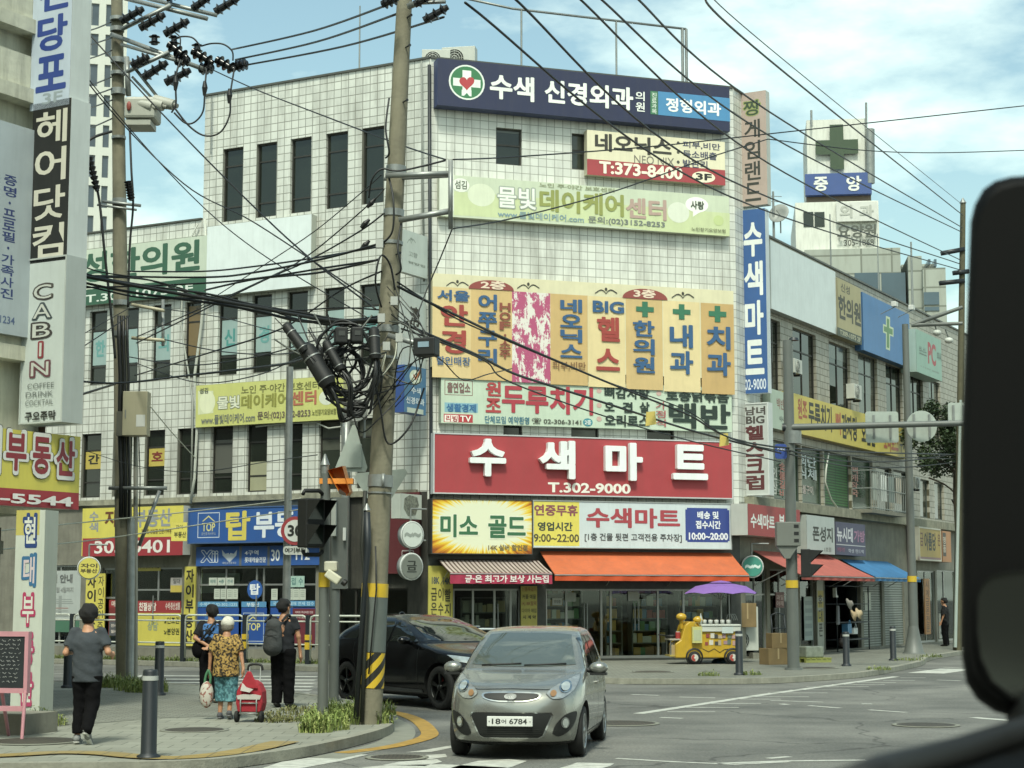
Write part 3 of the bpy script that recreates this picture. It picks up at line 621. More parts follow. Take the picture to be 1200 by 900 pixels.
it += [('d', 549, 327, 602, 341, '#93423a'), ('t', '2층', 563, 328.5, 592, 340, '#e8d2b8', 2), ('d', 729, 337, 782, 352, '#93423a'), ('t', '3층', 742, 338.5, 768, 350, '#e8d2b8', 2),
    ('t', '서울', 512, 339, 550, 354, BL, 2), ('t', '안', 516, 356, 548, 383, RD_, 2), ('t', '경', 516, 386, 546, 415, RD_, 2), ('t', '할인매장', 511, 417, 551, 429, BL, 1),
    ('v', '어쭈구리', 560, 343, 582, 429, BL, 2), ('v', 'HOF·소주', 585, 354, 598, 421, '#8a4632', 2),
    ('v', '네오닉스', 656, 349, 682, 421, BL, 2), ('t', '피부,비만', 647, 423, 686, 435, '#7d5a34', 1),
    ('t', 'BIG', 694, 352, 731, 368, BL, 2), ('t', '헬', 699, 371, 726, 401, RD_, 2), ('t', '스', 698, 408, 726, 435, RD_, 2),
    ('x', 745, 353, 766, 372, GN), ('v', '한의원', 741, 374, 767, 439, BL, 2), ('x', 788, 356, 809, 375, GN), ('v', '내과', 784, 378, 812, 441, BL, 2), ('x', 830, 358, 851, 378, GN), ('v', '치과', 827, 380, 856, 443, BL, 2)]
sign(FF, 'directory_sign', 'wide cream directory sign with tall columns of blue and red lettering', (507, 320, 861, 444.5), it, '#d6cfa8', .28, '#b5ae8c', group='shop signs on the corner front')
K = '#23342c'
sign(FF, 'restaurant_sign', 'mint restaurant sign with big red and dark lettering above the red sign', (517, 441, 858, 506.5), [
    ('b', 521, 445, 554, 464, '#8b7064', .1), ('t', '출연업소', 524, 447.5, 551, 461, '#7d5f58', 2), ('r', 521, 471.5, 560, 484, '#7fb0bf'), ('t', '생활경제', 523, 472.5, 558, 483.5, '#2c6a9a', 2), ('r', 520, 484.8, 554, 495.5, '#b5343a'), ('r', 521, 486, 537, 494.5, '#efe9dd'), ('t', '리빙', 522.5, 486.5, 536, 494, '#b5343a', 1), ('t', 'TV', 539, 487, 552, 494.5, '#efe9dd', 1),
    ('v', '원조', 569, 446, 587, 485, '#b03a3c', 2), ('t', '두루치기', 588, 450, 695, 487, '#b03040', 2), ('t', '단체모임 예약환영', 568, 487, 620, 497.5, '#2f6e86', 1), ('t', '☎ 02-306-3141', 623, 489.5, 681, 499, '#4a4d40', 1), ('e', 683, 490, 694.5, 500, '#3f8e9a'), ('t', '2층', 685, 492, 692.5, 498, '#e0e8e0', 1),
    ('t', '뼈감자탕', 708, 453, 761, 468.5, K, 2), ('t', '오', 708, 471, 720, 482, K, 2), ('t', '겹', 729, 471, 741, 484, K, 2), ('t', '살', 749, 471, 761, 484, K, 2), ('t', '오리로스', 708, 485.5, 761, 501, K, 2),
    ('e', 699, 455, 705, 461, '#c9a59a'), ('e', 699, 472, 705, 478, '#c9a59a'), ('e', 699, 488, 705, 494, '#c9a59a'), ('e', 769, 458, 775, 464, '#c9a59a'),
    ('v', '가정식', 768, 470, 780, 501, '#a85a5a', 1), ('t', '토종닭볶음', 780, 456, 854, 472.5, K, 2), ('t', '백반', 783, 471.5, 856, 504, K, 2)],
    '#bccdb6', .24, '#9fae9a', group='shop signs on the corner front')
sign(FF, 'mart_sign', 'big red mart sign with raised white letters above the orange awning', (508, 507, 859, 585), [
    ('t', '수', 549, 514, 591, 559, '#e6ebea', 2, .16), ('t', '색', 630, 516, 672, 562, '#e6ebea', 2, .16), ('t', '마', 707, 518.5, 751, 564, '#e6ebea', 2, .16), ('t', '트', 786, 521, 827, 563, '#e6ebea', 2, .16),
    ('t', 'T.302-9000', 642, 565, 739, 579, '#e8e2d6', 2)], '#a9353b', .35, '#c2cad0', frame='#b8bcbc', group='shop signs on the corner front', fw=.03)
# sunburst panel
m_, t_, b_ = newmat('printed sunburst'); n_, l_ = t_.nodes, t_.links
tc_ = n_.new('ShaderNodeTexCoord'); mp_ = n_.new('ShaderNodeMapping'); mp_.inputs['Location'].default_value = (-1.43, 0, -.80); l_.new(tc_.outputs['Object'], mp_.inputs[0])
sp_ = n_.new('ShaderNodeSeparateXYZ'); l_.new(mp_.outputs[0], sp_.inputs[0])
def mth(op, a, b=None):
    q = n_.new('ShaderNodeMath'); q.operation = op
    for i, x in enumerate((a, b)):
        if x is None: continue
        if isinstance(x, (int, float)): q.inputs[i].default_value = x
        else: l_.new(x, q.inputs[i])
    return q.outputs[0]
ang = mth('ARCTAN2', sp_.outputs[2], sp_.outputs[0])
cb_ = n_.new('ShaderNodeCombineXYZ'); l_.new(mth('MULTIPLY', ang, 9.0), cb_.inputs[0])
nz_ = n_.new('ShaderNodeTexNoise'); nz_.inputs['Scale'].default_value = 1.6; nz_.inputs['Detail'].default_value = 4; l_.new(cb_.outputs[0], nz_.inputs[0])
rx = mth('DIVIDE', sp_.outputs[0], 1.25); rz_ = mth('DIVIDE', sp_.outputs[2], .62)
rad = mth('SQRT', mth('ADD', mth('MULTIPLY', rx, rx), mth('MULTIPLY', rz_, rz_)))
tt = mth('ADD', rad, mth('MULTIPLY', mth('SUBTRACT', nz_.outputs[0], .5), 1.5))
rp_ = n_.new('ShaderNodeValToRGB'); e = rp_.color_ramp.elements; e[0].position = .62; e[0].color = (*lin('#d9dcc0'), 1); e[1].position = 1.0; e[1].color = (*lin('#8c4a1c'), 1)
k = e.new(.74); k.color = (*lin('#e2c63e'), 1); k = e.new(.86); k.color = (*lin('#c98a24'), 1)
mr_ = n_.new('ShaderNodeMapRange'); mr_.inputs[1].default_value = .0; mr_.inputs[2].default_value = 2.0; l_.new(tt, mr_.inputs[0])
rp2 = mth('MULTIPLY', tt, .62); l_.new(rp2, rp_.inputs[0]); l_.new(rp_.outputs[0], b_.inputs['Base Color']); b_.inputs['Roughness'].default_value = .4
sign(FF, 'jeweller_sign', 'orange sunburst jeweller sign with green lettering above the striped awning', (506, 584, 624, 650), [
    ('t', '미소', 516, 602.5, 560, 630, '#dfe3c8', 3), ('t', '골드', 572, 604, 616, 631, '#dfe3c8', 3), ('t', '미소', 516, 602.5, 560, 630, '#2f6a44', 2), ('t', '골드', 572, 604, 616, 631, '#2f6a44', 2), ('t', '14K 실버 할인점', 572, 638, 618, 645.5, '#7a6a3c', 2)],
    m_, .35, '#2a2a26', frame='#3a3a34', group='shop signs on the corner front', fw=.02)
sign(FF, 'hours_sign', 'white sign with yellow and blue panels of opening hours over the orange awning', (624.5, 586, 857.5, 644), [
    ('r', 624.5, 587.5, 679, 640, '#d9cc3a'), ('t', '연중무휴', 626, 591, 677, 605, '#8a4a54', 2), ('t', '영업시간', 630, 611.5, 671, 622.5, '#3c463c', 2), ('t', '9:00~22:00', 625.5, 625.5, 678.5, 635.5, '#4f4a34', 1),
    ('t', '수색마트', 687, 594.5, 797, 619.5, '#a83a44', 2), ('t', '[1층 건물 뒷편 고객전용 주차장]', 685, 624.5, 799, 636, '#4b4d4e', 1),
    ('r', 805, 595, 853, 635.7, '#2f4590'), ('r', 803, 597, 855, 634, '#2f4590'), ('t', '배송 및', 817, 599, 842, 608.5, '#dfe4ea', 2), ('t', '접수시간', 815, 610, 844.5, 620, '#dfe4ea', 2), ('t', '10:00~20:00', 807, 624, 853, 633, '#dfe4ea', 2)],
    '#c3d0d2', .33, '#a5aeb0', frame='#9aa2a0', group='shop signs on the corner front', fw=.02)
# ============================================================ blade signs at the right corner of the front
BF = Fac(C1 + RD * 1.0 + Vector((.15, -.1, 0)), (.877, -.48))
sign(BF, 'blade_sign', 'narrow faded pink vertical sign at the top right corner of the front', (866, 110, 899.5, 239), [
    ('t', '짱', 871, 119, 891, 134, '#8f9a52', 3), ('t', '짱', 871, 119, 891, 134, '#384a34', 1), ('v', '게임랜드', 872, 140, 892, 236, '#3a3c36', 1)],
    '#b09c90', .3, '#b5b8ae', off=.05, group='vertical signs on the corner')
sign(BF, 'blade_sign', 'tall blue vertical mart sign with white letters on the right corner', (867, 247, 900, 460), [
    ('v', '수색마트', 871, 259, 896, 441, '#dfe4df', 2), ('t', '302-9000', 869, 445, 898, 456, '#cfd8e2', 1)], '#2f5c98', .3, '#c3ccce', off=.05, group='vertical signs on the corner')
sign(BF, 'blade_sign', 'grey vertical gym sign with dark red letters below the blue vertical sign', (869, 473, 902, 580), [
    ('t', '남녀', 873, 477, 897, 486, '#4a4440', 2), ('t', 'BIG', 874, 488, 896, 496, '#4a4440', 2), ('v', '헬스크럽', 873, 498, 896, 575, '#5c2a2c', 2)], '#b4b9b4', .35, '#9da39e', frame='#c5cac6', off=.05, group='vertical signs on the corner')
# ============================================================ signs on the left wing
gL = 'signs on the left wing'
D_ = '#2c5a42'
sign(LF, 'clinic_sign', 'pale green clinic sign with dark green lettering on the lower left roof edge', (50, 299, 242, 343), [
    ('r', 50, 345, 242, 343.5, D_), ('t', '신성한의원', 61, 301, 234, 317, D_, 2), ('t', 'T.309-1075 2F', 100, 346, 226, 342, '#cfd8cc', 1)], '#b9c4b0', .2, '#aab2a2', group=gL)
sign(LF, 'blank_sign', 'blank pale blue sign board over the side wing windows', (243, 266, 364, 335), [], '#d3dddb', .25, '#a7aca0', group=gL)
sign(LF, 'care_centre_sign', 'yellow green day care banner between window rows of the side wing', (230, 452, 402, 491), [
    ('p', [(232, 458), (250, 458), (250, 484), (232, 486)], '#cdd2a4'), ('e', 234, 459, 252, 484, '#d9dcb4'), ('t', '섬김', 234, 455, 244, 461, '#4e5444', 2),
    ('t', '노인 주·야간 보호센터', 283, 452.5, 374, 456, '#6f6f34', 1), ('t', '물빛', 255, 465, 281, 478, '#888c78', 3), ('t', '물빛', 255, 465, 281, 478, '#d9dcc0', 1), ('t', '데이케어', 283, 463, 338, 476, '#8a8a2e', 2), ('t', '센터', 341, 459, 371, 474, '#b06448', 2),
    ('t', 'www.물빛데이케어.com', 236, 487, 299, 494.5, '#6a6e68', 1), ('t', '문의:(02)3152-8253', 302, 482.5, 364, 490, '#6a5a50', 1), ('e', 374, 458, 392, 474, '#cfd4c0'), ('t', '노인장기요양보험', 366, 480, 394, 485.5, '#6b6c30', 1)],
    '#c0c264', .2, '#a7a878', group=gL)
sign(LF, 'realtor_sign', 'yellow and red realtor sign with phone number behind the left concrete pole', (97, 596, 214, 650), [
    ('r', 97, 631, 214, 650.5, '#a02a34'), ('v', '수색', 105, 599, 115, 624, '#8f9498', 2), ('t', '자이', 123, 598, 153, 617, '#6b3a1c', 2), ('t', '부동산', 158, 597, 201, 617, '#8f9498', 2), ('t', '진실함·성실함·전문가부동산', 166, 620, 205, 625, '#6f5a2c', 1),
    ('t', '305-0401', 111, 634, 199, 647.5, '#e2dcd4', 1)], '#d2c63a', .35, '#c9cdc6', group=gL, frame=None)
sign(LF, 'realtor_sign', 'blue realtor sign with a white house emblem beside the speed limit sign', (221, 596, 376, 634.5), [
    ('b', 232, 601, 257, 630, '#c5ced6', .06), ('p', [(237, 611), (244.5, 604), (252, 611), (250.5, 611), (244.5, 605.8), (238.5, 611)], '#cfc878'), ('t', 'TOP', 237, 613, 252, 622.5, '#cfc878', 1), ('t', '공인중개사무소', 236, 624, 253, 627, '#a9b4c0', 0),
    ('t', '탑', 265, 599, 293, 633, '#d0bf3c', 2), ('t', '부동산', 298, 599, 372, 629, '#d3dbe2', 2)], '#20549a', .35, '#c9cdc6', group=gL, frame='#3a5a88', fw=.03)
sign(LF, 'realtor_sign', 'row of low blue panels with white emblems under the blue realtor sign', (230, 641, 374, 662), [
    ('r', 280.5, 640, 283, 663, '#5c646c'), ('r', 313.5, 640, 316, 663, '#5c646c'),
    ('t', 'Xii', 236, 645.5, 255, 658.5, '#c9d3de', 3), ('t', 'Xii', 236, 645.5, 255, 658.5, '#2658a0', 1),
    ('p', [(260, 644), (264, 649), (268, 648), (269, 650), (270, 648), (274, 649), (278, 644), (277, 651), (272, 656), (269, 659), (266, 656), (261, 651)], '#b4bec8'), ('t', '대한공인중개사', 261, 658.5, 277, 661, '#c4ccd4', 0),
    ('t', '4구역', 287, 645, 303, 650.5, '#dbe2e8', 1), ('t', '롯데캐슬전문', 287, 653, 312, 659, '#dbe2e8', 1), ('t', '30', 318, 644, 328, 657.5, '#e1e6ea', 1), ('t', '112', 347, 643, 363, 656, '#e1e6ea', 1)], '#2658a0', .1, '#5c646c', group=gL)
def banner(fac, lab, px, txt, col, tc, n='vertical_banner', bold=2, extra=(), grp=gL, off=.03):
    u0, v0, u1, v1 = px
    return sign(fac, n, lab, px, list(extra) + [('v', txt, u0 + (u1 - u0) * .16, v0 + 2, u1 - (u1 - u0) * .16, v1 - 2, tc, bold)], col, .04, col, off=off, group=grp)
banner(LF, 'yellow vertical banner with dark letters left of the realtor door', (101, 672, 112.5, 757), '자이부동산', '#cfc23a', '#2f2a20')
banner(LF, 'thin yellow vertical banner between broad banner and realtor door', (114.5, 672, 121, 757), '자이공인중개', '#cfc23a', '#5f5a2c', bold=1)
banner(LF, 'yellow vertical banner with dark letters right of the realtor door', (216.5, 664, 227.5, 757), '자이부동산', '#cfc23a', '#2f2a20')
# film, notices and posters on the left wing shop windows (each hangs on the glass)
def notice(fac, lab, px, items, col, name='notice', off=-.045, grp='notices on shop windows', cat='notice'):
    return sign(fac, name, lab, px, items, col, .012, col, off=off, group=grp, cat=cat)
notice(LF, 'yellow window film with green words on the realtor door', (153.5, 712, 212, 757), [('r', 153.5, 704, 212, 718.5, '#9a2c30'), ('t', '친절상담', 163, 706, 183, 716, '#e0d8cc', 2), ('t', '수색·증산,법률', 194, 706, 211, 715, '#d8c8bc', 1), ('t', '상담', 173, 728, 185, 739, '#8f9a7a', 2), ('t', '↘인조권', 192, 723, 210, 731, '#2c3420', 1), ('t', '↘분양권', 192, 736, 210, 744, '#2c3420', 1)], '#c6ba34', 'window_film', cat='window film')
notice(LF, 'dark red price board in the window left of the concrete pole', (128, 703, 152, 745), [('r', 128, 703, 152, 712, '#9a2c30'), ('t', '매매', 131, 704, 141, 711, '#d8ccc0', 1), ('r', 128, 728, 139, 745, '#55575c'), ('t', '전세', 130, 731, 137, 735, '#d8ccc0', 1), ('t', '월세', 130, 738, 137, 742, '#d8ccc0', 1)], '#7a2c2a')
notice(LF, 'small yellow and white flyer hung askew in the realtor window', (200, 677, 213, 694), [('r', 200, 686, 213, 694, '#c2ac34'), ('t', '일대', 203, 678, 211, 684, '#555555', 1)], '#a4a09a')
notice(LF, 'yellow sticker strip above the realtor door with dark words', (162, 657, 188, 669), [('t', '수색마트 주차장', 163, 659.5, 187, 666, '#3a3418', 2)], '#b5a83a')
notice(LF, 'blue window film with emblem left of the blue shop door', (231, 712, 279, 757), [('r', 231, 705, 279, 711.5, '#4a8cba'), ('t', '수색증산 02-302-1235', 234, 706, 278, 710.5, '#a9cfe2', 1), ('t', '720', 240, 722, 275, 738, '#2f6ab0', 2)], '#164a98', 'window_film', cat='window film')
notice(LF, 'blue window film with house emblem on the blue shop door', (283, 712, 312, 756), [('r', 283, 705, 312, 711.5, '#4a8cba'), ('t', '부동산', 289, 706, 304, 711, '#d0e2ea', 1), ('b', 285, 718, 309, 752, '#a9b8c8', .05), ('p', [(290, 728), (296.5, 722), (303, 728), (301.5, 728), (296.5, 723.8), (291.5, 728)], '#cfc878'), ('t', 'TOP', 289, 730, 305, 739, '#cfc878', 1)], '#164a98', 'window_film', cat='window film')
notice(LF, 'blue and dark red window film right of the blue shop door', (317, 712, 369, 755), [('r', 317, 704, 369, 710.5, '#4a8cba'), ('t', '국민주택 매매 전세 접수', 320, 705, 368, 709.5, '#a9cfe2', 1), ('r', 343, 713, 369, 755, '#6a2430'), ('t', '아파트 주상복합 전문', 346, 716, 367, 719, '#d0b8b8', 1), ('t', '상가 토지 빌라', 346, 722, 367, 725, '#d0b8b8', 1)], '#164a98', 'window_film', cat='window film')
notice(LF, 'round blue sticker on the dark glass of the blue shop door', (290.5, 681, 307, 699), [('e', 290, 680, 307.5, 702, '#1f5aa8'), ('t', '탑', 293, 684, 304.5, 697, '#e0e6ea', 2)], '#20262a')
for i, (u, v, du, dv, tx, ad) in enumerate(((245, 677, 9, 9, '매매', 'first'), (255, 677, 9, 9, '4층', 'second'), (265, 677, 9, 9, '전세', 'third'), (251, 690, 6.5, 12, '', 'first'), (258.5, 690, 6.5, 12, '', 'second'), (266, 690, 6.5, 12, '', 'third'), (273, 690, 5.5, 12, '', 'fourth'), (318, 690, 7, 13, '', 'first'), (336, 690, 7, 13, '', 'second'), (343.5, 690, 7, 13, '', 'third'), (351, 690, 7, 13, '', 'fourth'), (340, 675, 8, 13, '접', 'first'), (348.5, 675, 8, 13, '수', 'second'))):
    where = 'upper row left of the blue shop door' if i < 3 else 'lower row left of the blue shop door' if i < 7 else 'lower row right of the blue shop door' if i < 11 else 'upper row right of the blue shop door'
    notice(LF, '%s white paper notice in the %s' % (ad, where), (u, v, u + du, v + dv), [('t', tx, u + 1.5, v + 2, u + du - 1.5, v + dv - 2.5, '#4a7a78', 1)] if tx else [('r', u + 1.2, v + 1.5 + 2.2 * k, u + du - 1.2, v + 2.4 + 2.2 * k, '#9aa396') for k in range(4)], '#b9c2b4' if i < 11 else '#9fc0b4')
sb = MB(); s0, z1 = LF.sz(232, 672, -.045); s1, z0 = LF.sz(279, 695, -.045); sb.box(s0, s1, .1, .11, z0, z1, P('#8d9c97', .6))
wpart('window_blind', sb, bld, LF)
sign(LF, 'moving_notice', 'large white moving notice sheet over the far left shop window', (46, 669, 93, 741), [('t', '이전 안내', 53, 673, 85, 683, '#6a6d6c', 2), ('t', '2021년 12월 4일까지', 47, 688, 86, 694, '#8d918e', 1)] + [('r', 60 + 2 * k, 702 + 2.2 * k, 84 + k, 703 + 2.2 * k, '#8d9490') for k in range(3)] + [('r', 69, 698, 72, 718, '#8d9490')] + [('r', 48, 712 + 3 * k, 80, 713.2 + 3 * k, '#a5827a' if k == 0 else '#9aa09c') for k in range(4)] + [('r', 46, 727, 93, 741, '#3f6e56'), ('r', 46, 728, 60, 738, '#3b5a84')], '#aab2ae', .03, '#9aa29e', off=-.02, group=None)
# black vertical banner and round signs by the left corner
sign(LF, 'vertical_banner', 'dark red vertical banner with outlined letters behind the main concrete pole', (446, 578, 491, 672), [('v', '  드', 470, 598, 486, 668, '#b0a4a0', 3), ('v', '  드', 470, 598, 486, 668, '#4a1a1c', 2)], '#5c2226', .1, '#3a1a1a', off=.1, group=None)
KF = Fac(LF.pt(-.15, .0, 0), (.480, .877))
def kconv(u): return u
sign(KF, 'blade_sign', 'white blade sign with black brush lettering behind the main concrete pole', (471, 338, 499, 437), [('t', '淸', 480, 358, 492, 384, '#2a2a26', 2)], '#b7c0ba', .16, '#a5aca6', group='blade signs by the main pole')
sign(KF, 'blade_sign', 'white blade sign with a line drawing above the brush lettered one', (472, 268, 501, 327), [('t', '고향', 479, 294, 489, 303, '#7d867c', 0), ('t', '쌈밥집', 478, 305, 498, 314, '#7d867c', 1)] + curl(482, 281, 5, '#8a948a'), '#bcc6be', .16, '#a5aca6', group='blade signs by the main pole')
sign(KF, 'blade_sign', 'small blue blade sign with round emblem beside the main concrete pole', (474, 427, 499, 487), [('e', 480, 432, 494, 452, '#c8d2b8'), ('x', 482, 434, 492, 449, '#dfe6d8'), ('p', [(484, 440), (487, 446), (494, 434), (492, 433), (487, 442), (485, 438)], '#b0602c'), ('t', '수색', 482, 453, 493, 463, '#dbe4e4', 1), ('t', '신경외과', 476, 464, 497, 476, '#dbe4e4', 1), ('r', 477, 477, 496, 486, '#b9c4b4')], '#3f7398', .3, '#2c4c8c', group='blade signs by the main pole')
sign(KF, 'blade_sign', 'white blade sign with peeled lettering under the blue blade sign', (470, 578, 494, 609), [('p', [(474, 584), (480, 580), (489, 583), (491, 592), (487, 604), (478, 605), (473, 596)], mat('peeled letters', '#787c70', .8, .7, 14))], '#b4bbb0', .3, '#a7aea4', group='blade signs by the main pole')
def round_sign(u, v, r, Y, fac, lab, face, txt, rimc='#8b908c', tw=2.6, tcol='#2a2a26'):
    p = at(u, v, Y); t = thing('round_sign', lab, 'sign', p, fac.rz, 'round blade signs')
    d = MB(); M = Matrix.Rotation(R(90), 4, 'X'); d.lathe([(0, -.10), (r, -.10), (r, .10), (0, .10)], P(rimc), 28, M); d.lathe([(r - .01, .1), (r + .02, .1), (r + .02, .07), (r - .01, .07)], P('#c9cec8'), 28, M); d.build('drum', t)
    f = MB(); f.add([(r * .93 * math.cos(i * math.pi / 14), -.104, r * .93 * math.sin(i * math.pi / 14)) for i in range(28)], [tuple(range(28))], P(face)); f.build('face', t)
    l = MB()
    for i, q in enumerate(txt):
        h = .34 * r * 1.2; zc = (len(txt) / 2 - i - .5) * h * 1.15; wd = r * (.75 if len(q) > 1 else .45); put_text(l, q, -wd, wd, zc - h / 2, zc + h / 2, -.108, P(tcol), 2)
    if txt: l.build('lettering', t)
    b = MB(); b.cyl((0, 0, r), (0, 0, r + .35), .025, .025, M_STEEL, 8); b.cyl((0, 0, r + .35), (.5, 0, r + .35), .025, .025, M_STEEL, 8); b.build('bracket', t)
    return t
round_sign(481, 627, .34, 46.9, Fac((0, 0), (.8, .6)), 'round white sign with a pale doodle beside the main pole', '#c5ccc4', ['~~'], tcol='#8d948c')
round_sign(480, 664, .34, 46.9, Fac((0, 0), (.8, .6)), 'round sign with dark letters under the round white one', '#6e736a', ['그', '므'], tcol='#22261f')
round_sign(104, 666, .30, 49.4, Fac((0, 0), (.96, .28)), 'round yellow realtor sign left of the concrete pole', '#d2c640', ['자이', '부동산'], tcol='#5c5230')
sign(Fac(LF.pt(-6.6, .3, 0), (1, .1)), 'blade_sign', 'small rounded yellow realtor blade sign beside the blue realtor sign', (201, 612, 219, 634), [('t', '자이', 206, 615, 214, 620, '#5c5a30', 1), ('t', '부동산', 204, 623, 218, 630, '#4a4824', 2)], '#d2c640', .22, '#c9cdb4', group=None)
# ============================================================ signs on the right wing
gR = 'signs on the right wing'
sign(RF, 'blank_sign', 'blank pale sign board along the right wing roof edge', (902.5, 281, 980.5, 392), [], '#d0dad8', .25, '#9da7a4', group=gR)
sign(RF, 'clinic_sign', 'tan clinic sign with dark letters beside the blank board', (981, 325, 1010, 404), [('r', 981, 383, 1010, 404.2, '#3c4634'), ('t', '신성', 985, 331, 996, 346, '#4c4630', 1), ('t', '한의원', 982, 344, 1009, 384, '#3c3a28', 2), ('t', 'T309-1075 2F', 984, 386, 1008.5, 401.5, '#b9b494', 1)], '#a79c6c', .3, '#8b8668', group=gR)
sign(RF, 'pharmacy_sign', 'plain blue sign board with a slim green and white cross', (1010.5, 342, 1067, 431.5), [('p', [(1038.2, 370), (1043, 372), (1043, 382.5), (1047, 384.3), (1047, 395), (1043, 393), (1043, 411), (1038.2, 409), (1038.2, 391), (1034.8, 389.5), (1034.8, 379.5), (1038.2, 381)], '#c2d0a8'), ('p', [(1039.2, 373), (1042, 374.3), (1042, 384.3), (1046, 386), (1046, 392.6), (1042, 391), (1042, 408), (1039.2, 407), (1039.2, 389.5), (1035.8, 388), (1035.8, 382), (1039.2, 383.3)], '#5c8a54')], '#3f78ae', .3, '#2f5c88', group=gR)
sign(RF, 'internet_cafe_sign', 'mint green internet cafe sign with red letters at the roof edge', (1073, 385, 1104, 447), [('t', 'PC', 1087, 400, 1097, 430, '#a83a40', 2), ('t', '보노보노', 1077, 405, 1086, 418, '#5c6a60', 1), ('t', '피씨', 1098, 412, 1103, 424, '#5c6a60', 1), ('t', '1시간 500', 1079, 428, 1100, 438, '#7d5c5c', 0)], '#86aa98', .6, '#93aaa0', group=gR)
YL = '#2e2c20'
sign(RF, 'restaurant_sign', 'long yellow restaurant banner under the right wing windows', (921, 458, 1064, 538), [('t', '원조', 934.5, 465.5, 946, 493, '#a8542c', 2), ('t', '두루치기', 947, 469, 975, 507, YL, 2), ('t', '뼈', 979, 482, 985.5, 510, '#b05a30', 2), ('t', '감자탕', 986, 484, 1005, 518, YL, 2), ('t', '오겹살', 1009, 492, 1026, 524, YL, 2), ('t', '오리로스', 1035, 502, 1053, 532, '#a85a38', 2), ('t', '구이', 1054, 510, 1061, 532, YL, 1)], '#c8b43c', .25, '#a89a4c', group=gR)
sign(RF, 'restaurant_sign', 'mint end panel of the restaurant banner beside the gym blade sign', (902.5, 455, 920.5, 505), [('t', '백반', 910, 466, 919, 481, '#8a5c50', 1), ('t', '식사', 913, 487, 919.5, 495, '#3c4a40', 1)], '#a8b8a4', .25, '#8f9c8c', group=gR)
sign(RF, 'mart_sign', 'small red mart sign with white letters over the pink awning', (876, 590, 938, 632), [('t', '수색마트', 879.5, 601, 908, 621, '#dde0da', 2), ('t', '부식', 912.5, 602, 926, 621, '#dde0da', 2)], '#9f2a2c', .5, '#aeb5ae', group=gR)
sign(RF, 'phone_shop_sign', 'white phone shop sign with black letters on the right wing', (945, 603, 978.5, 650), [('t', '폰성지', 952, 616, 976, 636, '#23261f', 2), ('t', '1호점', 966, 641, 974, 647, '#6a6d66', 1)], '#a9b4b0', .4, '#98a29c', group=gR)
sign(RF, 'bag_shop_sign', 'purple bag shop sign with white and pink letters', (979, 611, 1014.5, 652), [('t', '뉴시대', 980.5, 617, 999.5, 636, '#c6c6cc', 2), ('t', '가방', 1000.5, 621, 1013.5, 636, '#a06a8c', 2), ('r', 980, 638.3, 1014, 640, '#b4b4b8'), ('t', '여행가방', 981, 641, 990, 647, '#8a4a6c', 1), ('t', '학생 핸드백', 994, 643, 1012, 649, '#a9a9b4', 1)], '#3a3a5c', .35, '#4a4a5a', group=gR)
sign(RF, 'jeweller_sign', 'small mustard shop sign with black letters beyond the grey lamp post', (1076.5, 617, 1103, 658), [('r', 1076.5, 652, 1103, 658.2, '#8a6464'), ('t', '아름당', 1083, 623, 1097, 646, '#2c2a18', 2), ('t', '금', 1078, 624, 1082, 640, '#6a3a20', 1), ('t', '은', 1098.5, 626, 1102, 640, '#6a3a20', 1)], '#ac8e30', .45, '#b4b09c', frame='#c4c0ac', group=gR, fw=.05)
sign(RF, 'shop_sign', 'orange shop sign with dark vertical letters at the mirror edge', (1104, 622, 1115, 659), [('r', 1104.5, 624, 1109, 652, '#3a3228'), ('v', '명품', 1105, 628, 1108.5, 648, '#c4b49c', 1)], '#b0743a', .45, '#98704a', group=gR)
banner(RF, 'orange vertical banner on the shop front beyond the grey lamp post', (1083, 678, 1091, 743), '시계금은전문', '#ab6e1c', '#5c3a14', grp=gR, bold=1)
banner(RF, 'narrow white vertical banner with yellow squares left of bag shop', (957, 676, 966, 766), ' 휴대폰 ', '#a2a596', '#3a3a30', grp=gR, bold=1, extra=[('r', 958, 692, 965, 700, '#b4a438'), ('r', 958, 705, 965, 712, '#b4a438'), ('r', 958, 716, 965, 729, '#b4a438')])
notice(RF, 'pale poster sheet on the phone shop window glass', (942, 699, 953, 750), [('r', 943.5, 704 + 9 * k, 951.5, 709 + 9 * k, '#7f8f8c') for k in range(5)], '#98a8a2')
notice(RF, 'small white papers taped on the grey roller shutter', (1013, 694, 1021, 715), [('r', 1016, 694, 1020, 703, '#c6c8bc')], '#aeb3a6', off=-.05)
notice(RF, 'dark red menu board on the corner shop window', (909, 694, 919, 712), [('t', '과일', 910, 697, 918, 703, '#c4a49c', 1), ('t', '야채', 910, 704, 918, 710, '#c4a49c', 1)], '#6a2c28')
t = round_sign(881, 664, .3, 51.0, Fac((0, 0), (.9, .1)), 'round teal shop sign under the faded red awning', '#2f8a78', ['~~'], tcol='#c9dcd4')
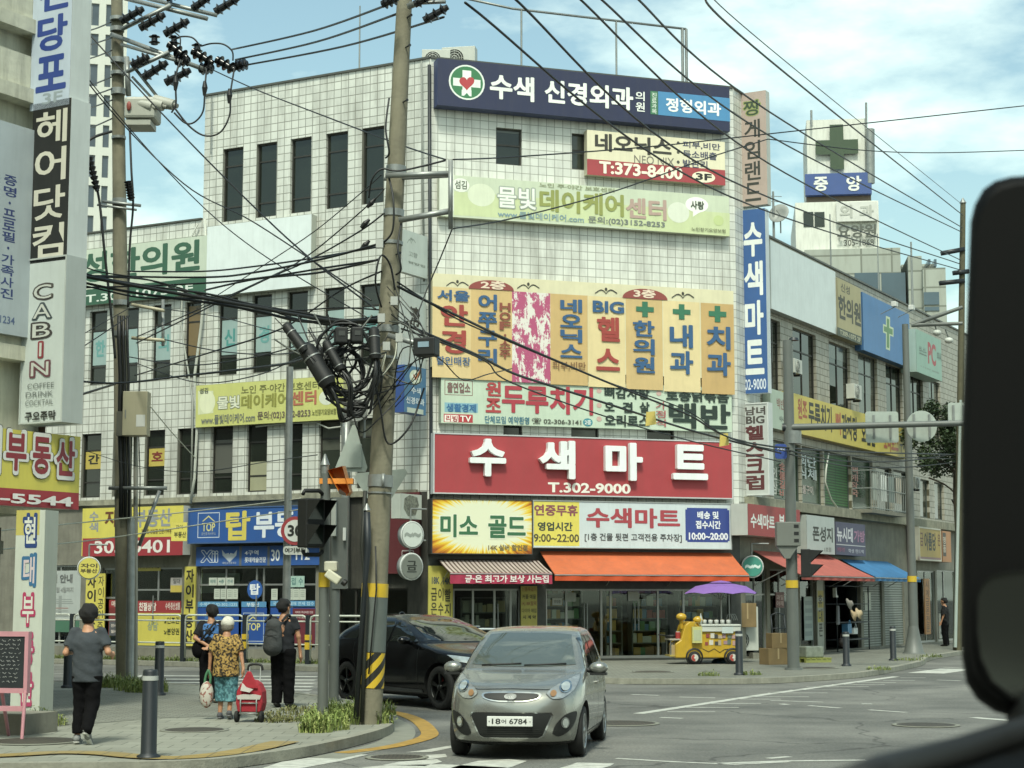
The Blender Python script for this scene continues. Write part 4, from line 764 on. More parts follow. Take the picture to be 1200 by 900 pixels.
# front notices
gF = 'panels beside the jeweller door'
sign(FF, 'price_panel', 'yellow jeweller price panel left of the door with brush letters', (502, 663, 530.5, 727), [('t', '18K', 506, 676, 515, 684.5, '#3c4a58', 2), ('t', '14K', 519, 676.5, 528, 685, '#3c4a58', 2), ('v', '금은', 505, 688, 512, 722, '#3a3820', 1), ('v', '이수', 513.5, 688, 519.5, 722, '#3a3820', 1), ('v', '빨지', 521, 689, 528, 723, '#3a3820', 1)], '#b9b03c', .06, '#8f8a3c', group=gF, off=.02)
sign(FF, 'price_panel', 'yellow jeweller price panel right of the door with rows of words', (610.5, 687, 629.5, 739), [('t', '신품목걸이', 611.5, 688, 628.5, 693, '#8a5a2c', 1), ('t', '커플 예물', 612, 696.5, 628, 702, '#4f4a20', 1), ('t', '14,18K팔찌', 611.5, 704.5, 628.5, 710, '#8a5a2c', 1), ('t', '다이아 매입', 611.5, 713, 628.5, 718, '#4f4a20', 1), ('t', '시 계 약', 612.5, 721, 628, 725.5, '#3a3820', 2)], '#b0a63c', .06, '#8f8a3c', group=gF, off=.02)
notice(FF, 'small framed notice on the left mart door glass', (647, 700.5, 659, 709.5), [('b', 647, 700.5, 659, 709.5, '#6d7068', .12), ('t', '영업중', 649, 703, 657, 707, '#555a55', 1)], '#a2a69c')
notice(FF, 'blank white paper on the left mart door glass', (662, 694.5, 675, 705), [], '#8f968c'); notice(FF, 'white paper notice on the right mart door glass', (736, 693, 749, 704), [], '#a2a69c')
# ============================================================ awnings
def awning(fac, lab, top, front, drop, m, mv, items=None, stripes=None, group=None, prot=1.2, th=.02):
    (u0, v0), (u1, v1) = top; (f0, w0), (f1, w1) = front
    s0, z1 = fac.sz(u0, v0, .06); s1, _ = fac.sz(u1, v1, .06); a0, z0 = fac.sz(f0, w0, prot); a1, z0b = fac.sz(f1, w1, prot); zv = fac.sz(f0, w0 + drop, prot)[1]
    if fac is not RF: a0, a1 = s0 - .0, s1 + .0
    t = thing('awning', lab, 'awning', fac.pt(s0, .02, z1), fac.rz, group); W = s1 - s0
    c = MB(); nx, ny = 24, 5
    for lay, dz in ((0, 0), (1, -th)):
        g = [(W * i / nx, -(.04 + (prot - .04) * j / ny), (z0 - z1) * j / ny + dz + (.02 * math.sin(math.pi * j / ny)) * -1) for j in range(ny + 1) for i in range(nx + 1)]
        for j in range(ny):
            for i in range(nx):
                q = [j * (nx + 1) + i, (j + 1) * (nx + 1) + i, (j + 1) * (nx + 1) + i + 1, j * (nx + 1) + i + 1]
                c.add([g[k] for k in (q if not lay else q[::-1])], [(0, 1, 2, 3)], m)
    c.build('canopy', t)
    v = MB(); n = 60
    pts = [(W * i / n, -prot - .004 - .012 * math.sin(i * 1.1) * 0, z0 - z1) for i in range(n + 1)]
    for i in range(n):
        a, b = pts[i], pts[i + 1]; h = zv - z0; da, db = .015 * math.sin(i * .9), .015 * math.sin((i + 1) * .9)
        v.quad((a[0], a[1] + da, a[2] + h), (b[0], b[1] + db, b[2] + h), b, a, mv)
    v.build('valance', t)
    f = MB(); f.cyl((0, -prot, z0 - z1 - .03), (W, -prot, z0 - z1 - .03), .02, .02, M_ALU, 8)
    for k in range(4):
        x = .08 + (W - .16) * k / 3; f.cyl((x, -.04, -.05), (x, -prot, z0 - z1 - .03), .015, .015, M_ALU, 6); f.cyl((x, -.04, z0 - z1 - .3), (x, -prot * .7, (z0 - z1) * .7 - .04), .013, .013, M_ALU, 6)
    f.build('frame', t)
    if items:
        o = prot + .03
        def conv(u, vv): s, z = fac.sz(u, vv, o); return s - s0, z - z1
        [l.build('lettering', t) for l in sign_items(items, conv, -o + .02)[1]]
    return t
M_ORNG = mat('orange awning cloth', '#b8603a', .7, .15, 2, grime=.25); M_PINK = mat('faded red awning cloth', '#a85a50', .75, .2, 2, grime=.3); M_BLUA = mat('blue awning cloth', '#3a72a0', .7, .15, 2, grime=.2)
M_STRP = tiles('brown striped awning cloth', '#b4a8a0', '#4a3830', .12, 9, .3, 0, 'xz', .03, .7, 0)
awning(FF, 'orange cloth awning over the mart entrance', ((633, 646), (856, 648)), ((633, 672.5), (880, 673)), 8, M_ORNG, mat('orange red valance', '#b8481f', .7, .1))
awning(FF, 'brown striped awning with a magenta valance over the jeweller shop', ((513, 655), (630, 655)), ((533, 671), (648, 671)), 13, M_STRP, mat('magenta valance', '#9c2c48', .7, .12), [('t', '금·은 최고가 보상 사는집', 545, 673.5, 643, 683, '#e0d4d0', 2)])
awning(RF, 'faded red awning with pale emblems beside the signal pole', ((882, 645), (972, 652)), ((890, 672), (1011, 677)), 6, M_PINK, mat('faded red valance', '#98483e', .75, .15), prot=1.5)
awning(RF, 'blue cloth awning in front of the roller shutters', ((985, 655), (1040, 660)), ((995, 675), (1050, 677)), 5, M_BLUA, mat('blue valance', '#2f6690', .7, .15), prot=1.2)
# ============================================================ neighbouring buildings
NC = Vector((-7.25, 27.5, 0)); ND = Vector((.5, .866, 0))
NF = Fac(NC, ND); NBF = Fac(NC - ND * .15 + Vector((-.25, 0, 0)), (.866, -.5))
M_OLDW = mat('weathered cream render', '#c3c3b0', .85, .2, 1.2, bump=.5, grime=.45); M_WOODD = tiles('dark door planks', '#5b5347', '#33302a', .14, 9, .5, 0, 'xz', .02, .8)
nb = thing('corner_shop_building', 'weathered cream building at the left edge of the street corner', 'building', NC)
q = MB(); q.box(-14, 0, 0, 9, 3.1, 16, M_OLDW); q.box(-14, -.55, .35, 8.6, .0, 3.1, M_OLDW); wpart('wall', q, nb, NF)
for z in (5.4, 9.4, 10.5, 11.9): q = MB(); q.box(-2.2, -.12, -.28, .0, z, z + .22, M_OLDW); q.box(-1.7, -.3, -.2, 0, z + .22, z + .75, M_OLDW); wpart('ledge', q, nb, NF)
q = MB(); q.box(-3.2, -.56, .26, .34, .05, 2.9, M_WOODD); q.box(-3.2, -.56, .2, .34, 2.5, 2.7, M_BASE); wpart('door', q, nb, NF)
q = MB(); q.tube([NF.M @ Vector((-.12, -.08, z)) for z in (4.2, 7, 10, 13, 16)], .055, mat('rusty pipe', '#4b3a2e', .8, .3, 8), 8); wpart('drain_pipe', q, nb)
gN = 'signs on the cream corner building'
sign(NF, 'photo_shop_sign', 'pale wall sign with a column of dark blue letters at the left edge', (-40, 128, 34, 396), [('v', '증명·프로필·가족사진', 5, 203, 15, 352, '#2f3f78', 1), ('t', '1234', 0, 369, 17, 381, '#55688c', 1)], '#a9b4b8', .3, '#9aa29e', group=gN)
BLK = '#20211f'
sign(NBF, 'blade_sign', 'topmost pale panel of the tall blade sign with bold blue letters', (41, -60, 81, 122), [('v', '전당포', 46, -28, 77, 106, '#24408a', 2), ('t', '3F', 50, 110, 73, 119, '#8d9aa0', 1)], '#aebccb', .42, '#c3c9c4', group=gN)
sign(NBF, 'blade_sign', 'black middle panel of the tall blade sign with white brush letters', (39, 122.5, 78, 304), [('v', '헤어닷컴', 43, 130, 74, 302, '#c5c2b0', 1)], BLK, .42, '#c3c9c4', group=gN)
cab = [('t', ch, 40 - i * .8, 334 + i * 22.6, 61 - i * .8, 350 + i * 22.6, c, 3) for i, (ch, c) in enumerate(zip('CABIN', ('#4a4640', '#3f4a4c', '#3f3a36', '#8a3038', '#6a4048')))]
cab += [('t', ch, 40.5 - i * .8, 335 + i * 22.6, 60.5 - i * .8, 349 + i * 22.6, '#b9bcb2', 0) for i, ch in enumerate('CABIN')]
sign(NBF, 'blade_sign', 'white lowest panel of the tall blade sign reading downwards to coffee and cocktails', (29, 305, 73, 494), cab + [('t', 'COFFEE', 33, 450, 64, 453.5, '#6d7470', 0), ('t', 'DRINK', 31, 460, 63, 463.5, '#6d7470', 0), ('t', 'COCKTAIL', 30.5, 469.5, 63, 473.5, '#6d7470', 0), ('t', '구오주막', 30, 483, 66, 492, '#2c2e2a', 2)], '#b7c0bb', .42, '#c3c9c4', frame='#a9b0aa', group=gN, fw=.02)
NF2 = Fac(NC, ND)
sign(NF2, 'realtor_sign', 'yellow realtor sign with dark red letters and red phone number strip', (-60, 495, 92, 597), [('r', -60, 567, 92, 597.5, '#9f1f2c')] + [x for (ch, a, b, c_, d_) in (('대', -42, 495, -1, 555), ('부', 5, 503, 32, 556), ('동', 36, 508, 60, 560), ('산', 63, 512, 88, 562)) for x in (('t', ch, a, b, c_, d_, '#2c2420', 3), ('t', ch, a + .5, b + .8, c_ - .5, d_ - .8, '#d9d8d0', 3), ('t', ch, a + 2.2, b + 3, c_ - 2.2, d_ - 3.2, '#8f1f2c', 2))] + [('t', '302-5544', -60, 573, 84, 594, '#dfdcd6', 2)], '#d0c22c', .45, '#c9cdb8', group=gN, off=.3)
PF = Fac(at(33, 700, 25.8) + Vector((0, 0, 0)), (.95, -.3))
sign(PF, 'pillar_sign', 'white pillar sign with blue and pink outlined letters behind the chalkboard', (19.5, 598, 46, 834), [('r', 19.5, 598, 46, 627, '#b9ae4c')] + [x for i, (ch, c_) in enumerate(zip('현대부동산', ('#22407a', '#2f6a94', '#b02f5c', '#b23a68', '#b23a68'))) for x in (('t', ch, 28 - i, 603 + i * 46.5, 42.5 - i, 640 + i * 46.5, c_, 3), ('t', ch, 29.2 - i, 606 + i * 46.5, 41.3 - i, 637 + i * 46.5, '#cfd2c6' if i % 2 == 0 else '#c9b9bc', 1))], '#bcc3b6', .35, '#a9afa2', group=gN, off=-.25)
q = MB(); p = gp(8, 862, .12); q.box(-1.0, .28, -.1, .6, 0, .26, M_BASE); st = q.build('concrete_block', None, (p.x, p.y + .2, .12), R(-20)); tag(st, 'grey concrete step block under the pillar sign', 'block')
# chalkboard easel
M_PKW = mat('pink painted wood', '#c08a92', .6, .12, 5, grime=.15); M_CHALK = mat('chalkboard black', '#22272a', .8, .3, 3)
p = gp(3, 866, .12); t = thing('chalkboard_easel', 'pink wooden easel holding a black chalkboard menu', 'menu board', (p.x, p.y, .12), R(-14))
q = MB()
q.box(-.42, .28, -.03, .03, .62, 1.25, M_CHALK); q.build('board', t)
f = MB()
for a in ((-.47, .33, -.04, .04, 1.25, 1.31), (-.47, .33, -.04, .04, .56, .62), (.28, .33, -.039, .039, .62, 1.25), (-.47, -.42, -.039, .039, .62, 1.25), (-.40, .27, -.035, .035, .34, .40)): f.box(*a, M_PKW)
f.build('frame', t)
for x, y in ((.30, -.02), (-.44, -.02)):
    l = MB(); l.cyl((x, y, .6), (x + .03 * (1 if x > 0 else -1), y - .1, 0), .025, .022, M_PKW, 6); l.build('leg', t)
l = MB(); l.cyl((-.05, .02, .6), (-.2, .5, 0), .025, .022, M_PKW, 6); l.build('leg', t)
c_ = MB()
rr = random.Random(2)
for k in range(11):
    x = -.38 + rr.uniform(0, .08); z = 1.2 - k * .05
    while x < .2:
        n_ = rr.randint(3, 7); c_.tube([(x + .011 * j, -.032, z + rr.uniform(-.013, .013)) for j in range(n_)], .0028, P('#a9ada9'), 4); x += .011 * n_ + .02
c_.build('chalk_writing', t)
# far apartment tower
TP = at(131.5, 700, 170); TF = Fac(TP, (1, .26)); tw_ = thing('apartment_tower', 'tall white apartment tower rising behind the tiled side wing', 'apartment tower', (TP.x - 6, TP.y + 5, 0))
M_TOW = mat('white painted concrete', '#c2c5bb', .7, .06, .4, grime=.1)
rs = []
for k in range(11):
    z1 = TF.sz(100, 3 + 35.6 * k)[1]; z0 = TF.sz(100, 29 + 35.6 * k)[1]
    for a, b in ((97, 114), (122, 129.5)): rs.append((TF.sz(a, 100)[0], TF.sz(b, 100)[0], z0, z1))
zt = TF.sz(100, -40)[1]
wpart('wall', grid_wall(TF, -14, 0, 0, zt, rs, M_TOW, .3), tw_, TF)
q = MB(); q.box(-14, -.0, .31, 12, 0, zt - .01, M_TOW); q.box(-.9, -.75, -.12, 0, 0, zt, M_TOW); wpart('rear_block', q, tw_, TF)
for h in rs: window(tw_, TF, h, transom=0, sash=.0, setback=.15, fm=P('#8d928e'), gm=mat('tower window glass', '#47525a', .12, .25, .5), mull=1 if h[1] - h[0] > 1 else 0)
# rear nursing home on the right
QF = Fac(at(981, 700, 95), (1, -.13)); nh = thing('nursing_home', 'pale nursing home block with a dark green cross tower', 'building', (at(981, 700, 95).x, 98, 0))
M_NH = mat('off white render', '#d0d2c8', .8, .1, .8, grime=.3); M_NHT = tiles('grey green cladding', '#9aa096', '#6d7268', 1.6, 1.0, .35, 0, 'xz', .05, .6)
def pbox(fac, u0, v0, u1, v1, y0, y1, m, mb=None):
    s0, z1 = fac.sz(u0, v0); s1, z0 = fac.sz(u1, v1); mb = mb or MB(); mb.box(s0, s1, y0, y1, z0, z1, m); return mb
q = pbox(QF, 945, 141, 1018, 236, 0, 6, M_NH); pbox(QF, 931.5, 240, 1030, 300, -.5, 9, M_NH, q); wpart('tower_wall', q, nh, QF)
q = pbox(QF, 942, 297, 1060, 560, -1.0, 12, M_NHT); pbox(QF, 1061, 306, 1084, 560, -1.4, 10, M_NHT, q); pbox(QF, 1062, 298, 1100, 330, 3, 10, M_NHT, q); pbox(QF, 1077, 322, 1110, 560, -2.0, 8, M_NHT, q); wpart('wall', q, nh, QF)
q = pbox(QF, 955, 153, 1006, 200, -.2, 0, M_NH)
def qc(u, v): return QF.sz(u, v)
wpart('cross_emblem', sign_items([('x', 955, 148, 1006, 199, '#33492f')], qc, -.22)[0][0], nh, QF)
q = pbox(QF, 943, 206.5, 1021, 229, -.5, -.05, P('#34508c')); wpart('name_band', q, nh, QF)
q = pbox(QF, 945, 229, 1021, 240, -.05, 3, P('#6a5c4c')); wpart('lattice_base', q, nh, QF)
_, l = sign_items([('t', '중', 953, 210, 970, 226, '#d6d9d2', 2), ('t', '앙', 991, 209, 1009, 226, '#d6d9d2', 2)], qc, -.52); [wpart('lettering', x, nh, QF) for x in l]
q = pbox(QF, 979, 241, 1027, 262, -.8, -.5, P('#c6c8c0')); wpart('faded_sign', q, nh, QF)
_, l = sign_items([('t', '외', 983, 244, 998, 259, '#a9aca2', 2), ('t', '과', 1006, 244, 1023, 259, '#a9aca2', 2), ('t', '요양원', 980, 267, 1026, 282, '#4f544a', 2), ('t', '305-1868', 988, 284.5, 1023, 291, '#45483f', 1)], qc, -.82); [wpart('lettering', x, nh, QF) for x in l]
for a in ((941, 251, 953, 268), (954, 251, 966, 268), ): q = pbox(QF, *a, -.53, -.4, M_WGLASS); wpart('window', q, nh, QF)
M_BWIN = mat('blue grey curtain glass', '#4a5c66', .15, .2, .4)
for a in ((1000, 324, 1030, 368), (1031, 324, 1060, 368)): q = pbox(QF, *a, -1.05, -.9, M_BWIN); wpart('window', q, nh, QF)
for a in ((1078, 350, 1096, 364), (1079, 367, 1096, 371), (1083, 312, 1086, 318), (1090, 312, 1093, 320)): q = pbox(QF, *a, -2.05, 3.2, M_BWIN); wpart('window', q, nh, QF)
for u, v0, v1 in ((950.5, 131, 140), (1014.5, 122, 140), (1019, 153, 206)): a = QF.M @ Vector((QF.sz(u, v0)[0], -.3, QF.sz(u, v0)[1])); b = QF.M @ Vector((QF.sz(u, v1)[0], -.3, QF.sz(u, v1)[1] - .5)); q = MB(); q.cyl(a, b, .06 if u < 1018 else .25, .06 if u < 1018 else .25, M_STEEL, 6); wpart('lightning_rod', q, nh)
# low far block closing the street on the right and behind the left wing
q = MB(); F2 = Fac(RF.pt(31, 0, 0), RD)
fb = thing('row_of_shops', 'grey shop building farther down the street behind the mirror', 'building', RF.pt(31, 0, 0), RF.rz)
q.box(0, 26, 0, 9, 0, 10.5, M_TR); q.build('wall', fb)
for k in range(6):
    w_ = MB(); w_.box(1.2 + k * 4, 3.4 + k * 4, -.03, .05, 4.2, 5.8, M_WGLASS); w_.build('window', fb); w_ = MB(); w_.box(1.2 + k * 4, 3.4 + k * 4, -.03, .05, 7.2, 8.8, M_WGLASS); w_.build('window', fb); w_ = MB(); w_.box(.8 + k * 4, 4.2 + k * 4, -.04, .05, .2, 2.9, M_SHUT); w_.build('shutter', fb)
M_BRK = tiles('brown brick wall', '#6b4f40', '#55504a', .25, .08, .3, .5)  # out-of-view blocks added so that cars and glass reflect something dark
for lab, x0, x1, y0, y1, h in (('unseen brick block added for dark reflections, behind the viewer on the right', 13, 26, -60, 14, 13), ('unseen brick block added for dark reflections, behind the viewer on the left', -34, -13, -64, 6, 12), ('unseen brick block added for dark reflections, far behind the viewer', -12, 12, -96, -80, 16), ('unseen brick block added for dark reflections, outside the left edge', -44, -16.5, 30, 42, 12)):
    t = thing('reflection_block', lab, 'building', (x0, y0, 0)); q = MB(); q.box(0, x1 - x0, 0, y1 - y0, 0, h, M_BRK); q.build('wall', t)
    for k in range(8):
        for z in (4.2, 7.6): q = MB(); yy = 3 + k * 8; q.box(-.04, x1 - x0 + .04, yy, yy + 2.2, z, z + 1.7, M_WGLASS) if yy + 3 < y1 - y0 else q.box(1 + k, 1.6 + k, y1 - y0, y1 - y0 + .04, z, z + 1.7, M_WGLASS); q.build('window', t)
# ============================================================ roof furniture
def ac_unit(loc, rz, lab, sc=1.0, grp=None, two=False):
    t = thing('air_conditioner', lab, 'air conditioner', loc, rz, grp); m = P('#b4b8ae'); w_, d_, h_ = .85 * sc, .33 * sc, .62 * sc * (2 if two else 1)
    q = MB(); q.box(-w_ / 2, w_ / 2, 0, d_, .06, h_, m); q.box(-w_ / 2 + .05, -w_ / 2 + .15, .02, d_ - .02, 0, .06, M_DGREY); q.box(w_ / 2 - .15, w_ / 2 - .05, .02, d_ - .02, 0, .06, M_DGREY); o = q.build('casing', t, bevel=.012)
    for k in range(2 if two else 1):
        g = MB(); M = Matrix.Translation((-.1 * sc, -.004, .34 * sc + k * .6 * sc)) @ Matrix.Rotation(R(90), 4, 'X'); r = .24 * sc
        g.lathe([(0, 0), (r, 0)], mat('dark fan recess', '#2c2f2b', .7), 20, M)
        for rr in (.3, .55, .8, 1.0): g.lathe([(r * rr - .006, .006), (r * rr + .006, .006), (r * rr + .006, .014), (r * rr - .006, .014)], m, 20, M)
        for a in range(8): g.cyl(M @ Vector((0, 0, .01)), M @ Vector((r * math.cos(a * math.pi / 4), r * math.sin(a * math.pi / 4), .01)), .006, .006, m, 4)
        g.build('fan_grille', t)
    return t
def on(fac, u, v, off):
    s, z = fac.sz(u, v, off); return fac.pt(s, off, z)
gA = 'air conditioning units outside'
p = on(FF, 511, 70, -1.2); ac_unit((p.x, p.y, H4 - .5), FF.rz - .3, 'grey rooftop air conditioner left of its taller neighbour', .95, gA, True)
p = on(FF, 537, 70, -1.5); ac_unit((p.x, p.y, H4 - .5), FF.rz - .5, 'taller rooftop air conditioner above the green cross emblem', 1.15, gA, True)
for u, v, lab, s_ in ((936, 440, 'white air conditioner on the right wing beside the signal pole top', .8), (1006, 470, 'white air conditioner hung over the long yellow banner', .9), (1076, 575, 'small air conditioner on the far part of the right wing', .8)):
    p = on(RF, u, v, .45); ac_unit((p.x, p.y, p.z), RF.rz, lab, s_, gA)
q = MB(); a = [on(FF, *x, -.9) for x in ((545, -2), (600, 10), (804, 34))]
q.tube(a, .035, M_STEEL, 6)
for u, v in ((611, 12), (722, 24.5), (799.5, 33), (804, 34)): e_ = on(FF, u, v, -.9); q.cyl(e_, (e_.x, e_.y, H4 - .5), .03 if u < 790 else .045, .03 if u < 790 else .045, M_STEEL, 6)
tag(q.build('roof_pipe_frame'), 'thin steel pipe frame standing on the roof over the navy sign', 'pipe frame')
def mast(u, v0, v1, fac, off, r, lab, name='antenna', extra=0):
    a, b = on(fac, u, v0, off), on(fac, u, v1, off); q = MB(); q.cyl((b.x, b.y, b.z - .8), (b.x, b.y, a.z), r, r * .7, M_STEEL, 6)
    for k in range(extra): z = a.z - .15 - k * .18; q.cyl((b.x - .3, b.y, z), (b.x + .3, b.y + .1, z), .012, .012, M_STEEL, 5)
    return tag(q.build(name), lab, 'antenna', 'roof antennas')
mast(421, 7, 90, LF, -.6, .03, 'thin antenna mast on the roof left of the main concrete pole')
mast(248, 113, 150, LF, .1, .02, 'short rod at the left roof corner of the top storey')
mast(907, 225, 285, RF, -1.5, .05, 'antenna mast with small dish at the near end of the right wing', extra=2)
mast(974, 252, 320, RF, -.6, .03, 'plain antenna rod over the blank right wing board')
mast(1070, 285, 375, RF, -.6, .05, 'dark antenna rod above the blue board with the slim cross')
mast(1030, 275, 350, RF, -2.5, .03, 'thin antenna rod in front of the nursing home')
def dish(fac, u, v, off, r, lab):
    p = on(fac, u, v, off); t = thing('satellite_dish', lab, 'satellite dish', p, -.5); q = MB(); M = Matrix.Rotation(R(70), 4, 'X'); q.lathe([(.001, 0), (r * .5, .03), (r, .12), (r * .97, .13), (r * .5, .045), (.001, .015)], P('#8d918b'), 18, M); q.build('dish', t)
    k = MB(); k.cyl((0, .05, -.6), (0, .05, 0), .025, .025, M_STEEL, 6); k.cyl((0, 0, 0), (0, -.35, .1), .012, .012, M_STEEL, 5); k.build('mount', t)
dish(RF, 914, 252, -1.3, .35, 'grey satellite dish on the near roof edge of the right wing')
def flood(u, v, off, lab, fac=RF):
    p = on(fac, u, v, off); t = thing('floodlight', lab, 'floodlight', p, fac.rz, 'sign floodlights'); q = MB(); q.box(-.14, .14, -.1, .08, -.08, .1, P('#c3c5bd')); q.build('head', t, bevel=.02); k = MB(); k.cyl((0, 0, -.09), (0, .5, -.3), .015, .015, M_STEEL, 5); k.build('arm', t)
flood(1048, 357, .9, 'white floodlight left of two over the blue board'); flood(1068, 361, .9, 'white floodlight right of two over the blue board')
# balcony with railing
bs0, bz1 = RF.sz(1021, 548, .7); bs1, bz0 = RF.sz(1062, 602, .7)
bt = thing('balcony', 'small balcony with pale vertical bars and hung washing on the right wing', 'balcony', RF.pt(bs0, 0, bz0), RF.rz); W = bs1 - bs0
q = MB(); q.box(0, W, -.7, -.01, -.12, 0, M_BASE); q.build('slab', bt)
q = MB(); m = P('#7d8580')
for k in range(19): x = W * k / 18; q.cyl((x, -.68, 0), (x, -.68, 1.3), .014, .014, m, 5)
for z in (.05, .7, 1.3): q.cyl((0, -.68, z), (W, -.68, z), .018, .018, m, 5); q.cyl((0, -.68, z), (0, -.02, z), .018, .018, m, 5); q.cyl((W, -.68, z), (W, -.02, z), .018, .018, m, 5)
q.build('railing', bt)
q = MB(); rnd = random.Random(3)
for x, w_, c_ in ((.7, .5, '#9aa39a'), (1.6, .7, '#c3c9c4'), (2.6, .5, '#6a7a78'), (3.4, .6, '#a9a294')):
    for k in range(6): a = x + w_ * k / 6; b = x + w_ * (k + 1) / 6; y0 = -.5 + .05 * math.sin(k * 1.7); y1 = -.5 + .05 * math.sin((k + 1) * 1.7); q.quad((a, y0, .35), (b, y1, .35), (b, y1, 1.25), (a, y0, 1.25), P(c_, .8))
wsh = q.build('hanging_washing', None, RF.pt(bs0, 0, bz0), RF.rz); tag(wsh, 'washing hung behind the bars of the small balcony', 'washing')
# plumbing on the facades
def pipes(fac, lab, pts, r, m, off=.08, name='drain_pipe'):
    q = MB(); q.tube([on(fac, u, v, off) for u, v in pts], r, m, 6); return tag(q.build(name), lab, 'pipe', 'pipes down the facades')
M_DUCT = mat('dull pipe grey', '#7d817a', .6, .2, 4)
pipes(FF, 'dark drain pipe down the left corner of the tiled front', ((503, 76), (504, 300), (505, 500), (505, 640)), .05, M_DGREY)
pipes(LF, 'pale bundled conduit down the side wing over the yellow sign edge', ((240, 257), (242, 300), (236, 380), (228, 440), (231, 500), (228, 560), (223, 590)), .045, P('#b4b8ac'), .14)
pipes(LF, 'second pale conduit beside the bundled one on the side wing', ((232, 262), (221, 285), (214, 340), (212, 380), (226, 470), (224, 575)), .03, P('#a9ada2'), .12)
pipes(FF, 'thin grey conduit up the front beside the navy sign', ((494, 72), (495, 200), (497, 330)), .03, M_DUCT, .05)
pipes(RF, 'white curved hose along the green louvre window', ((971, 531), (968, 550), (967, 565), (974, 585), (985, 600), (1005, 606)), .03, P('#b9bdb0'), .1)
pipes(LF, 'thick silver duct rising beside the main concrete pole', ((405, 690), (405, 600), (405, 540), (406, 490)), .12, M_STEEL, .25)
pipes(LF, 'curved silver duct end under the yellow green banner', ((405, 492), (406, 483), (412, 476), (420, 474)), .13, M_STEEL, .25)
pipes(LF, 'pale sagging conduit under the yellow green banner', ((300, 500), (335, 496), (370, 495), (385, 502), (400, 500)), .025, P('#a9ada2'), .1)
# ============================================================ poles, signals, bollards, fence
M_YEL = mat('safety yellow', '#c9a92c', .55, .1, 4, grime=.2)
def stripes_mat():
    m, t, b = newmat('yellow and black hazard stripes'); n, l = t.nodes, t.links; tc = n.new('ShaderNodeTexCoord'); s = n.new('ShaderNodeSeparateXYZ'); l.new(tc.outputs['Object'], s.inputs[0])
    def mm(op, a, b_=None):
        q = n.new('ShaderNodeMath'); q.operation = op
        for i, x in enumerate((a, b_)):
            if x is None: continue
            if isinstance(x, (int, float)): q.inputs[i].default_value = x
            else: l.new(x, q.inputs[i])
        return q.outputs[0]
    a = mm('ARCTAN2', s.outputs[1], s.outputs[0]); f = mm('FRACT', mm('MULTIPLY', mm('ADD', mm('MULTIPLY', a, -.2), s.outputs[2]), 3.98)); g = mm('GREATER_THAN', f, .5)
    x = n.new('ShaderNodeMix'); x.data_type = 'RGBA'; l.new(g, x.inputs[0]); x.inputs[6].default_value = (*lin('#23241f'), 1); x.inputs[7].default_value = (*lin('#c9a92c'), 1)
    l.new(x.outputs[2], b.inputs['Base Color']); b.inputs['Roughness'].default_value = .6; return m
M_STRIPE = stripes_mat()
# --- main concrete pole
PB = gp(431.5, 848, .12); PT = at(474, 0, PB.y + .2); AX = (PT - PB).normalized(); LEN = (PT - PB).length * 1.22
pole = thing('utility_pole', 'leaning grey concrete utility pole with hazard stripes at the kerb corner', 'utility pole', PB, 0, 'concrete utility poles')
pole.rotation_euler = AX.to_track_quat('Z', 'Y').to_euler(); PM = Matrix.Translation(PB) @ pole.rotation_euler.to_matrix().to_4x4()
def prad(z): return .188 - .0073 * z
def pz(v):                                      # distance up the pole of photo row v
    lo, hi = 0, LEN * .99
    for _ in range(40):
        mid = (lo + hi) / 2; p = PB + AX * mid - CAM; f = Vector((0, math.cos(PITCH), math.sin(PITCH))); up = Vector((0, -math.sin(PITCH), math.cos(PITCH)))
        if 450 - p.dot(up) / p.dot(f) * FPX > v: lo = mid
        else: hi = mid
    return lo
q = MB(); q.cyl((0, 0, -.1), (0, 0, LEN), prad(0), prad(LEN), M_CONC, 24); q.build('shaft', pole)
def sleeve(name, v0, v1, m, ex=.008):
    z1, z0 = pz(v0), pz(v1); q = MB(); q.cyl((0, 0, z0), (0, 0, z1), prad(z0) + ex, prad(z1) + ex, m, 28); o = q.build(name, pole); return o
sleeve('hazard_sleeve', 765, 806, M_STRIPE); sleeve('grey_sleeve', 700, 764, mat('grey plastic sleeve', '#5c6460', .6, .12, 3, grime=.2), .010); sleeve('yellow_band', 684, 700, M_YEL, .012)
for v, h in ((557, 571), (195, 205), (246, 254), (283, 287), (382, 390), (418, 421), (577, 579)): sleeve('clamp_band', v, h, M_STEEL, .014)
zt = pz(692); q = MB(); put_text(q, '안전제일', .0, .12, zt - .035, zt + .02, -prad(zt) - .016, P('#3a4a6a'), 1); q.build('lettering', pole)
# climbing pegs
for k, v in enumerate((23, 52, 58, 88, 122, 250, 300, 330, 470)):
    z = pz(v); s_ = 1 if k % 2 else -1; q = MB(); q.cyl((0, 0, z), (s_ * (prad(z) + .13), -.02, z), .012, .012, M_DGREY, 6); q.cyl((s_ * (prad(z) + .12), -.02, z), (s_ * (prad(z) + .135), -.02, z), .022, .022, M_DGREY, 6); q.build('climbing_peg', pole)
def ppart(name, mb): return wpart(name, mb, pole)
def bar(mb, a, b, w_, m): mb.tube([a, b], w_, m, 4)
def inv_pole(o): return o
def wp(name, mb):                                # a part given in world coordinates
    o = mb.build(name); o.parent = pole; o.matrix_parent_inverse = PM.inverted(); return o
Yp = PB.y
q = MB(); bar(q, at(452, 206, Yp - .15), at(530, 203, Yp - .3), .045, M_STEEL); bar(q, at(450, 210, Yp + .15), at(530, 206, Yp - .1), .03, M_STEEL); wp('cross_arm', q)
q = MB(); bar(q, at(528, 188, Yp - .3), at(528, 268, Yp - .3), .045, M_STEEL); wp('arm_post', q)
q = MB(); bar(q, at(468, 258, Yp - .1), at(529, 247, Yp - .3), .05, M_STEEL); wp('cross_arm', q)
